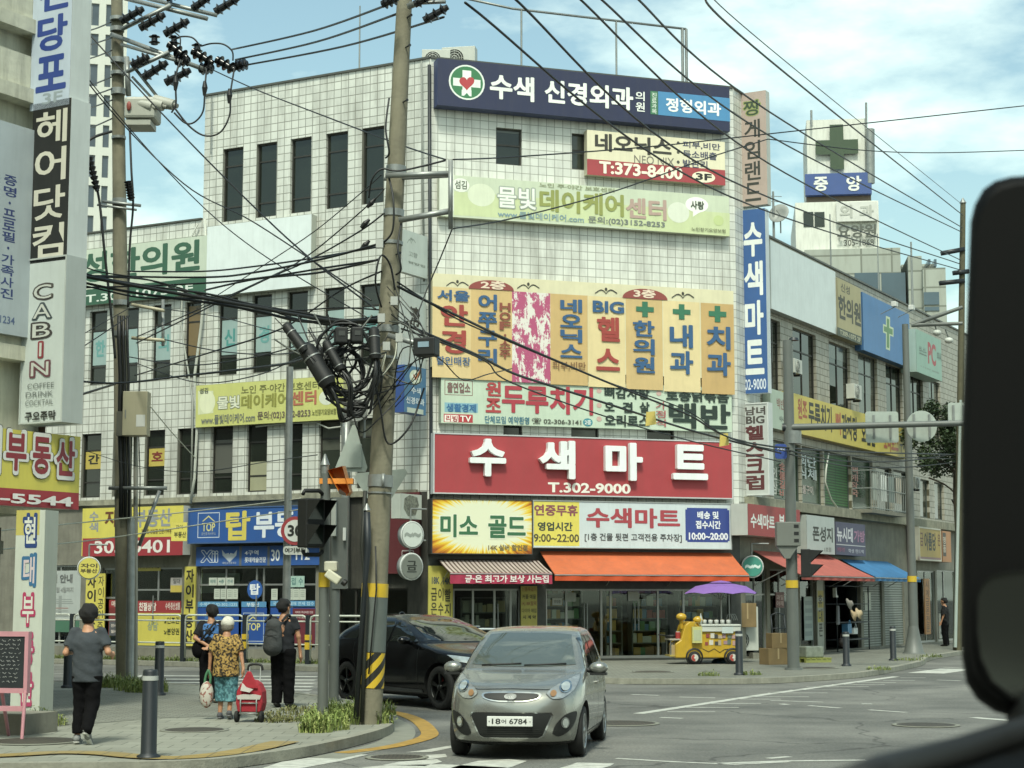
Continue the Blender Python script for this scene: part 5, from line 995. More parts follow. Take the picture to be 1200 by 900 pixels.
q = MB(); bar(q, at(455, 393, Yp - .15), at(504, 407, Yp - .35), .05, M_STEEL); wp('cross_arm', q)
q = MB(); bar(q, at(478, 8, Yp), at(525, -12, Yp - .2), .05, M_STEEL); bar(q, at(480, 4, Yp), at(522, 2, Yp - .2), .03, M_STEEL); wp('cross_arm', q)
M_INS = mat('dark glazed insulator', '#1b1c1d', .25, .2, 6)
def insulator(root, Mi, a, b, r=.09, sheds=3):
    a, b = Vector(a), Vector(b); d = b - a; n = d.length; q = MB(); q.cyl(a, b, r * .62, r * .45, M_INS, 12)
    for k in range(sheds):
        c = a + d * (.2 + .6 * k / max(sheds - 1, 1)); e_ = d.normalized() * n * .09; q.cyl(c - e_, c, r * .55, r, M_INS, 14); q.cyl(c, c + e_ * .5, r, r * .5, M_INS, 14)
    q.cyl(a, a + d * .12, r * .5, r * .6, M_BLACK, 10); q.cyl(b - d * .15, b, r * .6, r * .3, M_BLACK, 10)
    o = q.build('insulator'); o.parent = root; o.matrix_parent_inverse = Mi; return o
PI_ = PM.inverted()
for a, b in (((497, 24), (525, 8)), ((486, 5), (512, -8)), ((448, 5), (466, -2))): insulator(pole, PI_, at(*a, Yp - .2), at(*b, Yp - .3), .09)
# white ties and small clamps where the cables gather
for u, v in ((447, 372), (453, 405), (445, 285), (462, 352), (468, 395)):
    q = MB(); c = at(u, v, Yp - .22); q.box(c.x - .05, c.x + .05, c.y - .04, c.y + .04, c.z - .07, c.z + .05, P('#a9ada6')); wp('cable_clamp', q)
q = MB(); bar(q, at(449, 555, Yp - .25), at(449, 572, Yp - .25), .03, M_STEEL); wp('bolt_plate', q)
q = MB(); q.tube([at(u, v, Yp - .24) for u, v in ((424, 846), (427, 770), (430, 700), (424, 640), (428, 575))], .03, mat('black cable guard', '#23261f', .6), 6); wp('riser_cable', q)
q = MB(); q.tube([at(u, v, Yp - .26) for u, v in ((440, 640), (441, 690), (436, 745), (432, 790))], .012, M_CABLE, 5); wp('riser_cable', q)
# steel half-shield leaning by the pole foot
q = MB(); q.tube([at(430, 600, Yp - .3), at(431, 640, Yp - .3), at(428, 680, Yp - .28), at(417, 842, Yp - .25)], [.045, .05, .035, .035], M_DGREY, 8); q.cyl(at(430, 598, Yp - .3), at(430, 590, Yp - .3), .055, .01, M_STEEL, 8); wp('cable_riser_guard', q)
# black splice closures hanging in the cable tangle
def closure(u0, v0, u1, v1, r, lab, Y=None):
    Y = Y or Yp - .5; a, b = at(u0, v0, Y), at(u1, v1, Y - .1); d = b - a; r *= .82; t = thing('splice_closure', lab, 'splice closure', a, 0, 'black splice closures'); d_ = d; o_ = Vector((0, 0, 0))
    q = MB(); q.cyl(o_, d_ * .08, r * .6, r * .95, M_BLACK, 18); q.cyl(d_ * .08, d_ * .88, r * .95, r * 1.0, M_BLACK, 18); q.cyl(d_ * .88, d_, r * 1.08, r * .8, M_BLACK, 18); q.build('dome', t)
    q = MB()
    for k in (.3, .86): q.cyl(d_ * k, d_ * (k + .03), r * 1.05, r * 1.05, M_STEEL, 18)
    q.build('clamp_ring', t)
    q = MB(); rr = random.Random(int(u0))
    for k in range(4):
        s_ = d_ + Vector((rr.uniform(-.5, .5) * r, 0, rr.uniform(-.5, .5) * r)); e_ = at(415 + 20 * rr.random(), 470 + 20 * rr.random(), Y) - a
        q.tube(smooth([d_ * .97, s_ + d_.normalized() * .25, (s_ + e_) / 2 + Vector((0, 0, -.3)), e_], 5), .018, M_CABLE, 5)
    q.build('cable_tail', t); return t
closure(334, 380, 358, 412, .09, 'upper slim black splice closure at the left of the tangle'); closure(357, 405, 386, 452, .15, 'fat black splice closure slanting below the cable bundle')
closure(381, 400, 400, 434, .085, 'short black splice closure right of the fat slanting one'); closure(438, 384, 440, 421, .095, 'upright ribbed black closure against the concrete pole')
def cbox(u0, v0, u1, v1, lab, Y=None, rz=0.2, light=False):
    Y = Y or Yp - .45; a, b = at(u0, v1, Y), at(u1, v0, Y); t = thing('junction_box', lab, 'junction box', a, rz, 'cable junction boxes'); w_, h_ = b.x - a.x, b.z - a.z
    q = MB(); q.box(0, w_, -.12, .12, 0, h_, M_BLACK); q.build('case', t, bevel=.02); q = MB(); q.box(w_ * .25, w_ * .75, -.128, -.119, h_ * .45, h_ * .75, P('#7f99a8' if light else '#3a3d3a')); q.build('cover_plate', t)
cbox(392, 384, 407, 403, 'square black junction box at the centre of the cable tangle'); cbox(411, 384, 425, 402, 'second black junction box nearer the concrete pole'); cbox(487, 397, 514, 418, 'black junction box with a pale label right of the concrete pole', rz=-.3, light=True)
# --- left concrete pole
P2 = gp(147, 801, .12); T2 = at(137, 0, P2.y + .1); A2x = (T2 - P2).normalized(); L2 = (T2 - P2).length * 1.12
pole2 = thing('utility_pole', 'tall concrete utility pole with many crossarms by the left pavement', 'utility pole', P2, 0, 'concrete utility poles')
pole2.rotation_euler = A2x.to_track_quat('Z', 'Y').to_euler(); PM2 = Matrix.Translation(P2) @ pole2.rotation_euler.to_matrix().to_4x4(); PI2 = PM2.inverted()
def wp2(name, mb): o = mb.build(name); o.parent = pole2; o.matrix_parent_inverse = PI2; return o
q = MB(); q.cyl((0, 0, -.1), (0, 0, L2), .19, .112, M_CONC, 22); q.build('shaft', pole2)
Y2 = P2.y
q = MB(); q.cyl(gp(154, 802, .12) + Vector((0, -.15, 0)), at(154, 606, Y2 - .1), .085, .085, M_STEEL, 14); wp2('conduit', q)
q = MB(); q.cyl(gp(160, 801, .12) + Vector((0, -.1, 0)), at(159, 470, Y2 - .1), .045, .045, P('#8f8e80'), 10); wp2('conduit', q)
for k, r in ((141, .05), (146, .035), (150.5, .03), (163, .012)):
    q = MB(); q.tube([at(k, v, Y2 - .25) + Vector((.03 * math.sin(v), 0, 0)) for v in (606, 560, 500, 440, 400, 370)], r, M_CABLE, 6); wp2('riser_cable', q)
for v, h in ((20, 24), (32, 37), (68, 74), (84, 88), (104, 111), (160, 163), (233, 240), (352, 358), (388, 394), (570, 578)):
    q = MB(); a, b = at(137 + v * .013, v, Y2), at(137 + v * .013, h, Y2); q.cyl(b, a, .15, .15, M_STEEL, 18); wp2('clamp_band', q)
for a, b, r in (((146, -2), (243, 22), .055), ((172, -2), (254, 18), .05), ((130, 40), (241, 82), .06), ((142, 52), (214, 73), .045), ((143, 34), (200, 6), .05), ((143, 87), (198, 61), .05), ((148.5, 67), (150.5, 112), .07), ((152, 72), (188, 118), .045), ((155, 90), (182, 119), .035), ((128, 572), (195, 572), .05), ((187, 575), (163, 640), .045), ((155, 357), (192, 364), .045), ((155, 396), (193, 399), .045), ((191, 350), (191, 405), .04), ((120, 236), (165, 241), .04), ((114, 240), (160, 246), .03)):
    q = MB(); bar(q, at(*a, Y2 - .15), at(*b, Y2 - .5 if b[0] > 190 else Y2 - .2), r, M_STEEL if b[1] != 364 and b[1] != 399 else P('#b5ae90')); wp2('cross_arm', q)
for a, b in (((142, 25), (168, 10)), ((164, 33), (193, 17)), ((193, 40), (221, 24)), ((168, 91), (196, 73)), ((194, 97), (223, 82)), ((155, 77), (174, 66)), ((226, 10), (246, -4)), ((252, 14), (280, -3)), ((195, -2), (208, -10)), ((198, 52), (219, 68)), ((226, 60), (249, 74)), ((254, 70), (275, 82)), ((276, 78), (290, 74)), ((206, 72), (222, 70)), ((234, 81), (250, 79))):
    insulator(pole2, PI2, at(*a, Y2 - .4), at(*b, Y2 - .5), .135)
for u, v in ((181, 52), (204, 53), (231, 62)): insulator(pole2, PI2, at(u, v, Y2 - .4), at(u, v - 11, Y2 - .4), .12, 2)
# switch gear box on the pole
sg = thing('line_switch', 'pale grey line switch with three bushings hung on the left pole', 'line switch', at(150, 130, Y2 - .4)); b0 = at(150, 130, Y2 - .4)
m = P('#a3a598'); a, b = at(149, 146, Y2 - .4) - b0, at(186, 118, Y2 - .4) - b0
q = MB(); q.box(a.x, b.x, -.35, .35, a.z + .05, b.z, m); q.build('tank', sg, bevel=.06)
for k in range(3): q = MB(); c0 = Vector((.15 + .22 * k, -.2, .12 + .02 * k)); q.cyl(c0, c0 + Vector((.42, -.1, -.12)), .13, .11, m, 14); q.cyl(c0 + Vector((.42, -.1, -.12)), c0 + Vector((.5, -.12, -.15)), .06, .05, P('#8a8c80'), 10); q.build('bushing', sg)
q = MB(); q.box(a.x + .02, b.x - .1, -.3, .3, a.z - .08, a.z + .03, m); q.build('base_plate', sg); q = MB(); q.ell((.1, -.38, .0), (.05, .03, .1), P('#8a3a2c')); q.build('pull_lever', sg)
cb = thing('meter_cabinet', 'beige metal meter cabinet strapped to the left concrete pole', 'cabinet', at(140, 512, Y2 - .2)); o = at(140, 512, Y2 - .2)
a, b = at(146, 512, Y2 - .3) - o, at(176, 460, Y2 - .3) - o; q = MB(); q.box(a.x, b.x, -.35, .0, 0, b.z, P('#a09a7c')); q.build('case', cb, bevel=.01); q = MB(); q.box(a.x - .13, a.x - .01, -.3, .02, .0, b.z * .55, P('#55554a')); q.box(b.x - .22, b.x - .04, -.353, -.349, .18, .42, P('#c3c5bd')); q.build('side_box', cb)
q = MB(); q.cyl((a.x + .06, -.36, b.z * .4), (a.x + .06, -.36, b.z * .58), .012, .012, M_STEEL, 6); q.build('handle', cb)
# --- far pole behind the mirror
P4 = gp(1122, 762, .12); T4 = at(1128.5, 238, P4.y + .2)
pole3 = thing('utility_pole', 'tapered wooden utility pole with short crossarms at the wing mirror edge', 'utility pole', P4, 0); d4 = T4 - P4
q = MB(); q.cyl((0, 0, 0), d4, .15, .09, mat('weathered pole timber', '#55533f', .85, .25, 4, grime=.4), 16); q.cyl(d4, d4 + Vector((0, 0, .18)), .12, .02, M_STEEL, 12); q.build('shaft', pole3)
for u0, v0, u1, v1 in ((1103, 297, 1130, 292), (1101, 332, 1130, 329), (1117, 320, 1135, 318)): q = MB(); bar(q, at(u0, v0, P4.y) - P4, at(u1, v1, P4.y + .1) - P4, .1, M_DGREY); q.build('cross_arm', pole3)
q = MB(); q.cyl((-.12, -.2, .1), d4 * .55 + Vector((-.05, -.2, 0)), .06, .05, P('#9aa8a0'), 8); q.build('conduit', pole3)
# --- steel signal pole on the right with its arm
def steel_pole(name, lab, u, v, r0, r1, vtop, band=None, cat='signal pole', m=None, grp=None, foot=True):
    b = gp(u, v, .12); tp = at(u + (600 - u) * (v - vtop) / 17500 * -1 if False else u, vtop, b.y); t = thing(name, lab, cat, b, 0, grp); h = tp.z - b.z; m = m or M_POLE
    q = MB(); q.cyl((0, 0, 0), (0, 0, h), r0, r1, m, 20); q.build('post', t)
    if foot: q = MB(); q.cyl((0, 0, 0), (0, 0, .05), r0 * 1.5, r0 * 1.45, m, 20); q.build('foot', t)
    if band:
        z1, z0 = at(u, band[0], b.y).z - b.z, at(u, band[1], b.y).z - b.z; q = MB(); q.cyl((0, 0, z0), (0, 0, z1), r0 + .006, r0 + .006, M_YEL, 20, False); q.build('yellow_band', t)
    return t, b
sp, sb_ = steel_pole('signal_pole', 'thick grey signal pole with a long arm on the right pavement', 930, 785, .145, .12, 399, (680, 689))
Ys = sb_.y
q = MB(); q.cyl(at(917, 501, Ys) - sb_, at(1185, 494.5, Ys - 1.0) - sb_, .085, .065, M_POLE, 14); q.cyl(at(917, 501, Ys) - sb_, at(920, 501, Ys) - sb_, .1, .1, M_DGREY, 14); q.build('arm', sp)
q = MB(); q.cyl(at(930, 520, Ys) - sb_, at(930, 505, Ys) - sb_, .19, .19, M_STEEL, 14); q.cyl(at(930, 399, Ys) - sb_, at(930, 396, Ys) - sb_, .13, .1, M_DGREY, 14); q.build('collar', sp)
def plate(name, lab, u, v, w_, h_, Y, m, round_=False, cat='road sign', straps=True, grp=None, rz=0):
    o = at(u, v, Y); t = thing(name, lab, cat, o, rz, grp); q = MB()
    pts = [(w_ / 2 * math.cos(i * math.pi / 16), h_ / 2 * math.sin(i * math.pi / 16)) for i in range(32)] if round_ else [(sx_ * (w_ / 2 - c) + c * math.cos(a0 + k * math.pi / 8), sz_ * (h_ / 2 - c) + c * math.sin(a0 + k * math.pi / 8)) for c in (.06,) for sx_, sz_, a0 in ((1, 1, 0), (-1, 1, math.pi / 2), (-1, -1, math.pi), (1, -1, 1.5 * math.pi)) for k in range(5)]
    q.prism(pts, -.012, .012, m); q.build('plate', t)
    if straps:
        s_ = MB()
        for x in (-.25 * w_, .25 * w_): s_.box(x - .025, x + .025, -.05, -.014, -.38 * h_, .38 * h_, M_STEEL)
        s_.build('rear_rib', t)
    return t, o
M_SBACK = mat('galvanised sign back', '#a9b2a9', .5, .15, 3, metal=.3, grime=.15)
plate('road_sign', 'back of a square road sign hung on the long signal arm', 1033.5, 500.5, .80, .76, Ys - .15, M_SBACK); plate('road_sign', 'back of a round road sign hung on the long signal arm', 1080, 499.5, .74, .76, Ys - .3, M_SBACK, True); plate('road_sign', 'back of a pale road sign half hidden by the wing mirror', 1123, 484, .5, .5, Ys - .4, M_SBACK)
t, o = plate('street_name_plate', 'small blue street name plate on the thick signal pole', 915, 529, .30, .36, Ys - .25, P('#2c4a96'), rz=.25, straps=False)
q = MB(); put_text(q, '수색로', -.11, .11, .0, .09, -.02, P('#cfd8e4'), 1); q.build('lettering', t)
def hood_signal(u, v, Y, rz, lab, n=2, w_=.34, h_=.40, name='pedestrian_signal', grp=None, sc=1.0, hd=.26):
    o = at(u, v, Y); t = thing(name, lab, 'traffic signal', o, rz, grp); q = MB(); w_ *= sc; h_ *= sc
    q.box(-w_ / 2, w_ / 2, -.08, .14, -h_ * n / 2, h_ * n / 2, M_BLACK); q.build('housing', t, bevel=.02)
    for k in range(n):
        zc = h_ * (n / 2 - k - .5); hb = MB(); a, b = w_ * .46, h_ * .44
        hb.quad((-a, -.08, zc + b), (a, -.08, zc + b), (a, -.08 - hd, zc + b * .9), (-a, -.08 - hd, zc + b * .9), M_BLACK); hb.quad((-a, -.085, zc + b * .95), (-a, -.08 - hd, zc + b * .85), (a, -.08 - hd, zc + b * .85), (a, -.085, zc + b * .95), M_BLACK)
        for s_ in (-1, 1): hb.add([(s_ * a, -.08, zc + b), (s_ * a, -.08 - hd, zc + b * .9), (s_ * a, -.08, zc - b)], [(0, 1, 2)], M_BLACK)
        hb.build('hood', t); ln = MB(); ln.quad((-a * .85, -.083, zc - b * .8), (a * .85, -.083, zc - b * .8), (a * .85, -.083, zc + b * .8), (-a * .85, -.083, zc + b * .8), mat('dark signal lens', '#2f3a36', .2, .2)); ln.build('lens', t)
    return t, o
cbx = thing('signal_controller', 'grey steel signal control box strapped to the thick pole', 'control box', at(909, 640, Ys - .15)); o = at(909, 640, Ys - .15); w_ = at(937, 640, Ys - .15).x - o.x; h_ = at(909, 612, Ys - .15).z - o.z
q = MB(); q.box(0, w_, -.2, .1, 0, h_, P('#6d716a')); q.build('case', cbx, bevel=.015); q = MB(); q.prism([(0, 0), (w_ * .9, 0), (w_ * .55, -.3), (w_ * .35, -.3)], -.15, .05, P('#6d716a')); q.build('bracket', cbx)
q = MB()
for k, c_ in enumerate((.75, .45, .15)): q.box(w_ * .72, w_ * .92, -.206, -.198, h_ * c_, h_ * (c_ + .14), M_BLACK)
q.build('label_plate', cbx)
hood_signal(946, 660, Ys - .1, R(75), 'black pedestrian signal with two hoods on the thick grey pole', grp='pedestrian signals', sc=.85, hd=.3)
# --- lamp post further right
lp, lb = steel_pole('street_lamp', 'grey street lamp post with flared foot and two arms', 1071, 766, .14, .1, 380, (675, 682), 'street lamp', foot=False)
q = MB(); q.lathe([(.36, 0), (.3, .05), (.2, .55), (.15, .85)], M_POLE, 20); q.build('flared_foot', lp); Yl = lb.y
for a, b in (((1068, 381), (1128, 360)), ((1068, 381), (1128, 379))): q = MB(); q.cyl(at(*a, Yl) - lb, at(*b, Yl - .3) - lb, .07, .06, M_POLE, 10); q.build('arm', lp)
for u, v in ((1098, 390), (1112, 399)): q = MB(); c = at(u, v, Yl - .1) - lb; q.ell(c, (.14, .14, .1), P('#b9bdb4'), 14, 8); q.cyl(c + Vector((0, 0, .05)), c + Vector((-.1, 0, .35)), .02, .02, M_POLE, 6); q.build('lamp_shade', lp)
# --- left signal group
pa, ab = steel_pole('signal_pole', 'slim grey signal pole carrying the black signal by the grass', 378, 848, .075, .07, 555, (671, 688), foot=False); Ya = ab.y
q = MB(); q.cyl(at(381, 560, Ya) - ab, at(381, 545, Ya) - ab, .055, .055, M_STEEL, 12); q.cyl(at(381, 545, Ya) - ab, at(381, 532, Ya) - ab, .07, .012, M_STEEL, 12); q.build('cap', pa)
hood_signal(366, 613, Ya - .25, R(42), 'big black pedestrian signal seen from behind on the slim pole', sc=.88, grp='pedestrian signals', h_=.385, w_=.36, hd=.3)
q = MB(); o = at(366, 613, Ya - .25); t = thing('signal_bracket', 'curved black bracket clamping the signal to the slim pole', 'bracket', o)
for v in (579, 646): q.tube([at(355, v, Ya - .25) - o, at(357, v - (4 if v < 600 else -4), Ya - .2) - o, at(374, v - (4 if v < 600 else -4), Ya - .12) - o, at(378, v, Ya - .05) - o], .03, M_BLACK, 6)
q.build('clamp', t)
oh = thing('signal_speaker', 'orange hooded audible signal on a bracket above the black signal', 'signal speaker', at(392, 562, Ya)); o = at(392, 562, Ya); M_ORS = mat('orange plastic hood', '#d98a34', .5, .1, 4)
q = MB(); a = [at(u, v, Ya - .1) - o for u, v in ((384, 551), (401, 546), (409.5, 577), (406, 581), (398, 579))]; bk = [p + Vector((.02, .3, .02)) for p in a]
q.add(a + bk, [(0, 1, 6, 5), (1, 2, 7, 6), (2, 3, 8, 7), (3, 4, 9, 8), (4, 0, 5, 9), (5, 6, 7, 8, 9)], M_ORS); q.build('hood', oh)
q = MB(); q.add([a[0] * .12 + a[4] * .88, a[4], a[3], a[2] * .6 + a[4] * .4, a[2] * .25 + a[4] * .55 + a[0] * .2], [(0, 1, 2, 3, 4)], mat('dark speaker mouth', '#3a2e22', .8)); q.build('mouth', oh)
q = MB(); c0, c1 = at(374.5, 567, Ya - .03) - o, at(414, 559, Ya - .03) - o; q.box(c0.x, c1.x, -.06, .1, c0.z, c0.z + .075, M_ORS); q.build('bracket', oh)
# grey cabinet pole behind it
pb_, bb = steel_pole('control_post', 'thicker grey post with control boxes behind the slim pole', 391, 822, .085, .08, 583, (660, 676), 'control post', foot=False); Yb = bb.y
q = MB(); a, b = at(389, 690, Yb - .1) - bb, at(407, 583, Yb - .1) - bb; q.box(a.x, b.x, -.1, .15, a.z, b.z, M_POLE); q.build('cable_trunk', pb_)
q = MB(); a, b = at(388, 628, Yb - .3) - bb, at(394, 585, Yb - .3) - bb; q.box(a.x, b.x, -.32, -.12, a.z, b.z, P('#9ea39b')); q.build('switch_box', pb_); q = MB(); a, b = at(401, 633, Yb - .3) - bb, at(404.5, 618, Yb - .3) - bb; q.box(a.x, b.x, -.2, -.11, a.z, b.z, P('#c5c9c3')); q.build('label_plate', pb_)
cc = thing('camera_unit', 'small beige camera unit on the slim signal pole', 'camera', at(386, 668, Ya - .15)); o = at(386, 668, Ya - .15); q = MB(); q.box(-.06, .12, -.15, .05, -.02, .12, P('#b4b29c')); q.build('body', cc, bevel=.02); q = MB(); M = Matrix.Rotation(R(35), 4, 'Y'); q.box(.0, .22, -.2, -.05, -.1, .02, P('#c3c1a8'), M); q.build('barrel', cc, bevel=.02); q = MB(); q.cyl((.2, -.12, -.16), (.24, -.13, -.19), .045, .045, M_BLACK, 10); q.build('lens', cc)
# road sign backs behind the main pole
def trisign(pts, Y, lab, v_='warning_sign'):
    o = at(*pts[0], Y); t = thing(v_, lab, 'road sign', o); q = MB(); P3 = [at(u, v, Y) - o for u, v in pts]; c = sum(P3, Vector()) / 3
    out = []
    for i in range(3):
        for k in (-1, 1): out.append(P3[i] + (P3[(i + k) % 3] - P3[i]) * .09)
    q.prism([(p.x, p.z) for p in out], -.012, .012, M_SBACK); q.build('plate', t); return t, o
t, o = trisign(((415, 493), (391, 553), (432, 553)), 30.5, 'back of a triangular warning sign beside the main concrete pole'); q = MB(); c = at(406, 548, 30.5) - o; q.box(c.x, c.x + .26, -.06, -.014, .0 + c.z, c.z + .4, M_SBACK); q.build('rear_box', t)
q = MB(); q.cyl(at(402, 560, 30.55) - o, at(402, 500, 30.55) - o, .03, .03, M_STEEL, 8); q.build('mount', t)
trisign(((445, 606), (412, 555), (481, 549)), 27, 'back of an inverted triangular give way sign behind the main pole', 'give_way_sign')
hs = thing('horn_speaker', 'grey horn speaker above the triangular sign back', 'speaker', at(421, 484, 30), R(-15)); q = MB(); M = Matrix.Rotation(R(80), 4, 'X'); q.lathe([(.02, -.3), (.05, -.28), (.08, -.1), (.14, .1), (.2, .16), (.2, .14), (.12, .06), (.03, -.1)], P('#6d716c'), 18, M); q.build('horn', hs); q = MB(); q.cyl((0, .25, 0), (0, .25, -.4), .025, .025, M_STEEL, 6); q.build('bracket', hs)
# thin lamp post with the speed limit sign
tp_, tb_ = steel_pole('sign_post', 'thin galvanised post with the speed limit sign', 334, 818, .075, .06, 430, None, 'sign post', M_STEEL, foot=True); Yt = tb_.y
t, o = plate('speed_limit_sign', 'round red rimmed speed limit sign reading 30', 346, 622, .5, .5, Yt - .12, P('#a8343a'), True, straps=False)
q = MB(); q.prism([(.19 * math.cos(i * math.pi / 14), .19 * math.sin(i * math.pi / 14)) for i in range(28)], -.02, -.013, P('#d6d9d2')); q.build('face', t); q = MB(); put_text(q, '30', -.13, .13, -.1, .1, -.024, P('#22241f'), 2); q.build('lettering', t)
t, o = plate('sub_plate', 'white plate with small words under the speed limit sign', 346, 645, .42, .15, Yt - .12, P('#c9cdc5'), straps=False); q = MB(); put_text(q, '여기부터', -.18, .18, -.045, .045, -.018, P('#3a3d38'), 2); q.build('lettering', t)
# bollards
def bollard(u, v, h, lab, white=True):
    b = gp(u, v, .12); t = thing('bollard', lab, 'bollard', b, 0, 'dark bollards'); q = MB(); r = .082
    q.lathe([(r * 1.55, 0), (r * 1.55, .035), (r * 1.12, .05), (r * 1.05, .06), (r, h - .02), (r * .9, h), (0, h + .004)], M_DGREY, 22); q.build('post', t)
    q = MB(); q.cyl((0, 0, h - .115), (0, 0, h - .065), r + .004, r + .004, P('#aeb2ab'), 22, False); q.build('reflective_band', t)
for u, v, h, lab in ((174, 889, .95, 'nearest dark bollard with a pale ring in front of the pavement slabs'), (186, 815, .95, 'dark bollard with pale ring right of the left concrete pole'), (79, 806, .98, 'dark bollard just behind the man in the grey shirt'), (866.5, 791, .98, 'dark bollard with pale ring beside the yellow snack cart'), (992, 780.5, .86, 'short dark bollard between signal pole and its neighbour'), (1047, 774, .93, 'dark bollard with pale ring left of the street lamp foot')): bollard(u, v, h, lab)
# fence along the side street
M_RAIL = mat('pale painted fence rail', '#b9beb2', .5, .1, 4, grime=.2)
gFn = 'railing panels along the side street'
off = 2.35; sxs = [LF.sz(u, 760, off)[0] for u in (44, 84, 148, 214.5, 287, 361, 437)]
names = ('farthest left', 'behind the man in the grey shirt', 'behind the left concrete pole', 'behind the man in the blue print shirt', 'behind the man with the backpack', 'behind the control post')
for i in range(6):
    a, b = sxs[i] + .06, sxs[i + 1] - .06; t = thing('street_railing', 'pale railing panel with rounded top corners, %s' % names[i], 'fence', LF.pt(a, off, .12), LF.rz, gFn); W = b - a
    q = MB(); c = .12; H = 1.25
    q.tube([(0, 0, .1), (0, 0, H - c), (.035, 0, H - .035), (c, 0, H), (W - c, 0, H), (W - .035, 0, H - .035), (W, 0, H - c), (W, 0, .1)], .028, M_RAIL, 8)
    for z in (1.1, .5): q.tube([(0, 0, z), (W, 0, z)], .022, M_RAIL, 6)
    q.build('rail', t)
for i, s_ in enumerate(sxs[1:]):
    t = thing('fence_post', ('dark fence post at the left end of the railing', 'dark fence post left of the left concrete pole', 'dark fence post beside the blue print shirt', 'dark fence post with yellow marker between the two men', 'dark fence post behind the signal poles', 'dark fence post behind the main concrete pole')[i], 'fence post', LF.pt(s_, off, .12), LF.rz, 'dark fence posts')
    q = MB(); q.box(-.06, .06, -.06, .06, -.1, 1.27, M_DGREY); q.build('post', t, bevel=.01)
    if i in (3, 4): q = MB(); q.box(-.065, .065, -.066, .066, .38, .56, M_YEL); q.box(-.065, .065, -.066, .066, .62, .76, M_YEL); q.build('marker_band', t)
# ============================================================ overhead cables
def cable(lab, pts, r, grp, m=None, n=8, name='overhead_cable', wob=0.0, seed=0):
    """pts: (photo u, photo v, distance) along the cable"""
    rr = random.Random(seed + len(lab)); P3 = [at(u, v, Y) for u, v, Y in pts]
    if wob: P3 = [P3[0]] + [p + Vector((rr.uniform(-wob, wob), rr.uniform(-wob, wob), rr.uniform(-wob, wob))) for p in P3[1:-1]] + [P3[-1]]
    q = MB(); q.tube(smooth(P3, n), r * .72, m or M_CABLE, 6); return tag(q.build(name), lab, 'cable', grp)
M_PALEW = mat('pale cable sheath', '#b4b6a6', .5, .1, 5); M_GREYW = mat('grey cable sheath', '#50544e', .5, .1, 5)
g1 = 'power lines fanning across the sky to the far pole'; YP4 = P4.y
def fan(lab, a, mid, b, r=.02):
    cable(lab, [(a[0], a[1], 22), (mid[0], mid[1], 22 + (YP4 - 22) * (mid[0] - a[0]) / (b[0] - a[0]) * .62), (b[0], b[1], YP4)], r, g1, None, 14)
fan('lowest power line of the fan, leaving the main concrete pole arm', (545, 3), (850, 228), (1124, 316), .024)
fan('second lowest power line of the fan over the navy sign', (596, -8), (853, 210), (1124, 309), .024)
fan('third power line of the fan, crossing the cross emblem band', (672, -8), (900, 191), (1126, 305), .022)
fan('fourth power line of the fan, passing below the green cross tower top', (696, -8), (900, 158), (1127, 272), .022)
fan('fifth power line of the fan, cutting the green cross', (740, -8), (900, 130), (1128, 267), .022)
fan('uppermost thick power line of the fan, right of the green cross', (826, -8), (900, 69), (1128, 252), .022)
fan('thin uppermost wire of the fan high in the sky', (838, -8), (900, 55), (1128, 240), .011)
g2 = 'wires from the bracket of the main pole'
cable('thin wire rising from the pole bracket across the cream phone sign to the sky', [(531, 187, 25), (600, 184, 27), (760, 172, 30), (900, 157, 33), (1200, 124, 38)], .016, g2)
cable('thin wire from the lower bracket across the pale green banner', [(530, 268, 25), (600, 256, 27), (717, 225, 30), (830, 185, 33), (900, 163, 35)], .016, g2)
cable('thin wire level across the green cross tower to the mirror', [(900, 163, 35), (1010, 176, 38), (1100, 179, 42), (1205, 176, 45)], .016, g2)
cable('wire from the pole bracket up left over the top storey', [(522, 187, 25), (470, 170, 27), (380, 136, 30), (300, 105, 33), (243, 79, 36)], .018, g2)
cable('slack wire from the bracket foot down past the directory sign', [(530, 268, 25), (515, 305, 25.2), (500, 340, 25.2), (487, 375, 25)], .014, g2)
g3 = 'three lines between the two concrete poles'
for lab, a, b in (('upper of three lines joining the two concrete poles', (272, 58), (464, 2)), ('middle of three lines joining the two concrete poles', (276, 70), (466, 16)), ('lower of three lines joining the two concrete poles', (284, 77), (520, 20))):
    cable(lab, [(*a, 36), ((a[0] + b[0]) / 2, (a[1] + b[1]) / 2 + 6, 31), (*b, 25.5)], .026, g3)
# thick bundle in front of the side wing
g4 = 'thick cable bundle across the side wing'
bw = [(-12, 298), (60, 314), (110, 327), (170, 338), (240, 350), (300, 361), (350, 370), (400, 376), (447, 374)]
for k, (dv, r, w, lab) in enumerate(((0, .04, .03, 'thickest black cable of the bundle before the side wing'), (5, .03, .04, 'second black cable of the bundle, slightly lower'), (-5, .025, .05, 'upper black cable of the bundle before the side wing'), (9, .02, .06, 'lowest slack cable of the bundle before the side wing'), (2, .018, .08, 'thin wire twisted around the black cable bundle'), (-9, .016, .06, 'thin messenger wire along the top of the bundle'))):
    cable(lab, [(u, v + dv * (1 - .3 * i / 8) + (6 * math.sin(k * 2 + i) if k > 2 else 0), 30 - 5 * i / 8 + .06 * k) for i, (u, v) in enumerate(bw)], r, g4, None, 6, wob=w, seed=k)
g5 = 'cables level across the side wing'
cable('level cable passing just under the green clinic sign', [(-10, 321, 31), (100, 323, 31), (237, 325, 30), (300, 319, 28), (380, 303, 26), (447, 285, 25)], .024, g5)
cable('level cable over the clinic phone number', [(-10, 337, 31), (100, 337, 31), (237, 332, 30), (310, 325, 28), (380, 314, 26.5), (441, 305, 25)], .022, g5)
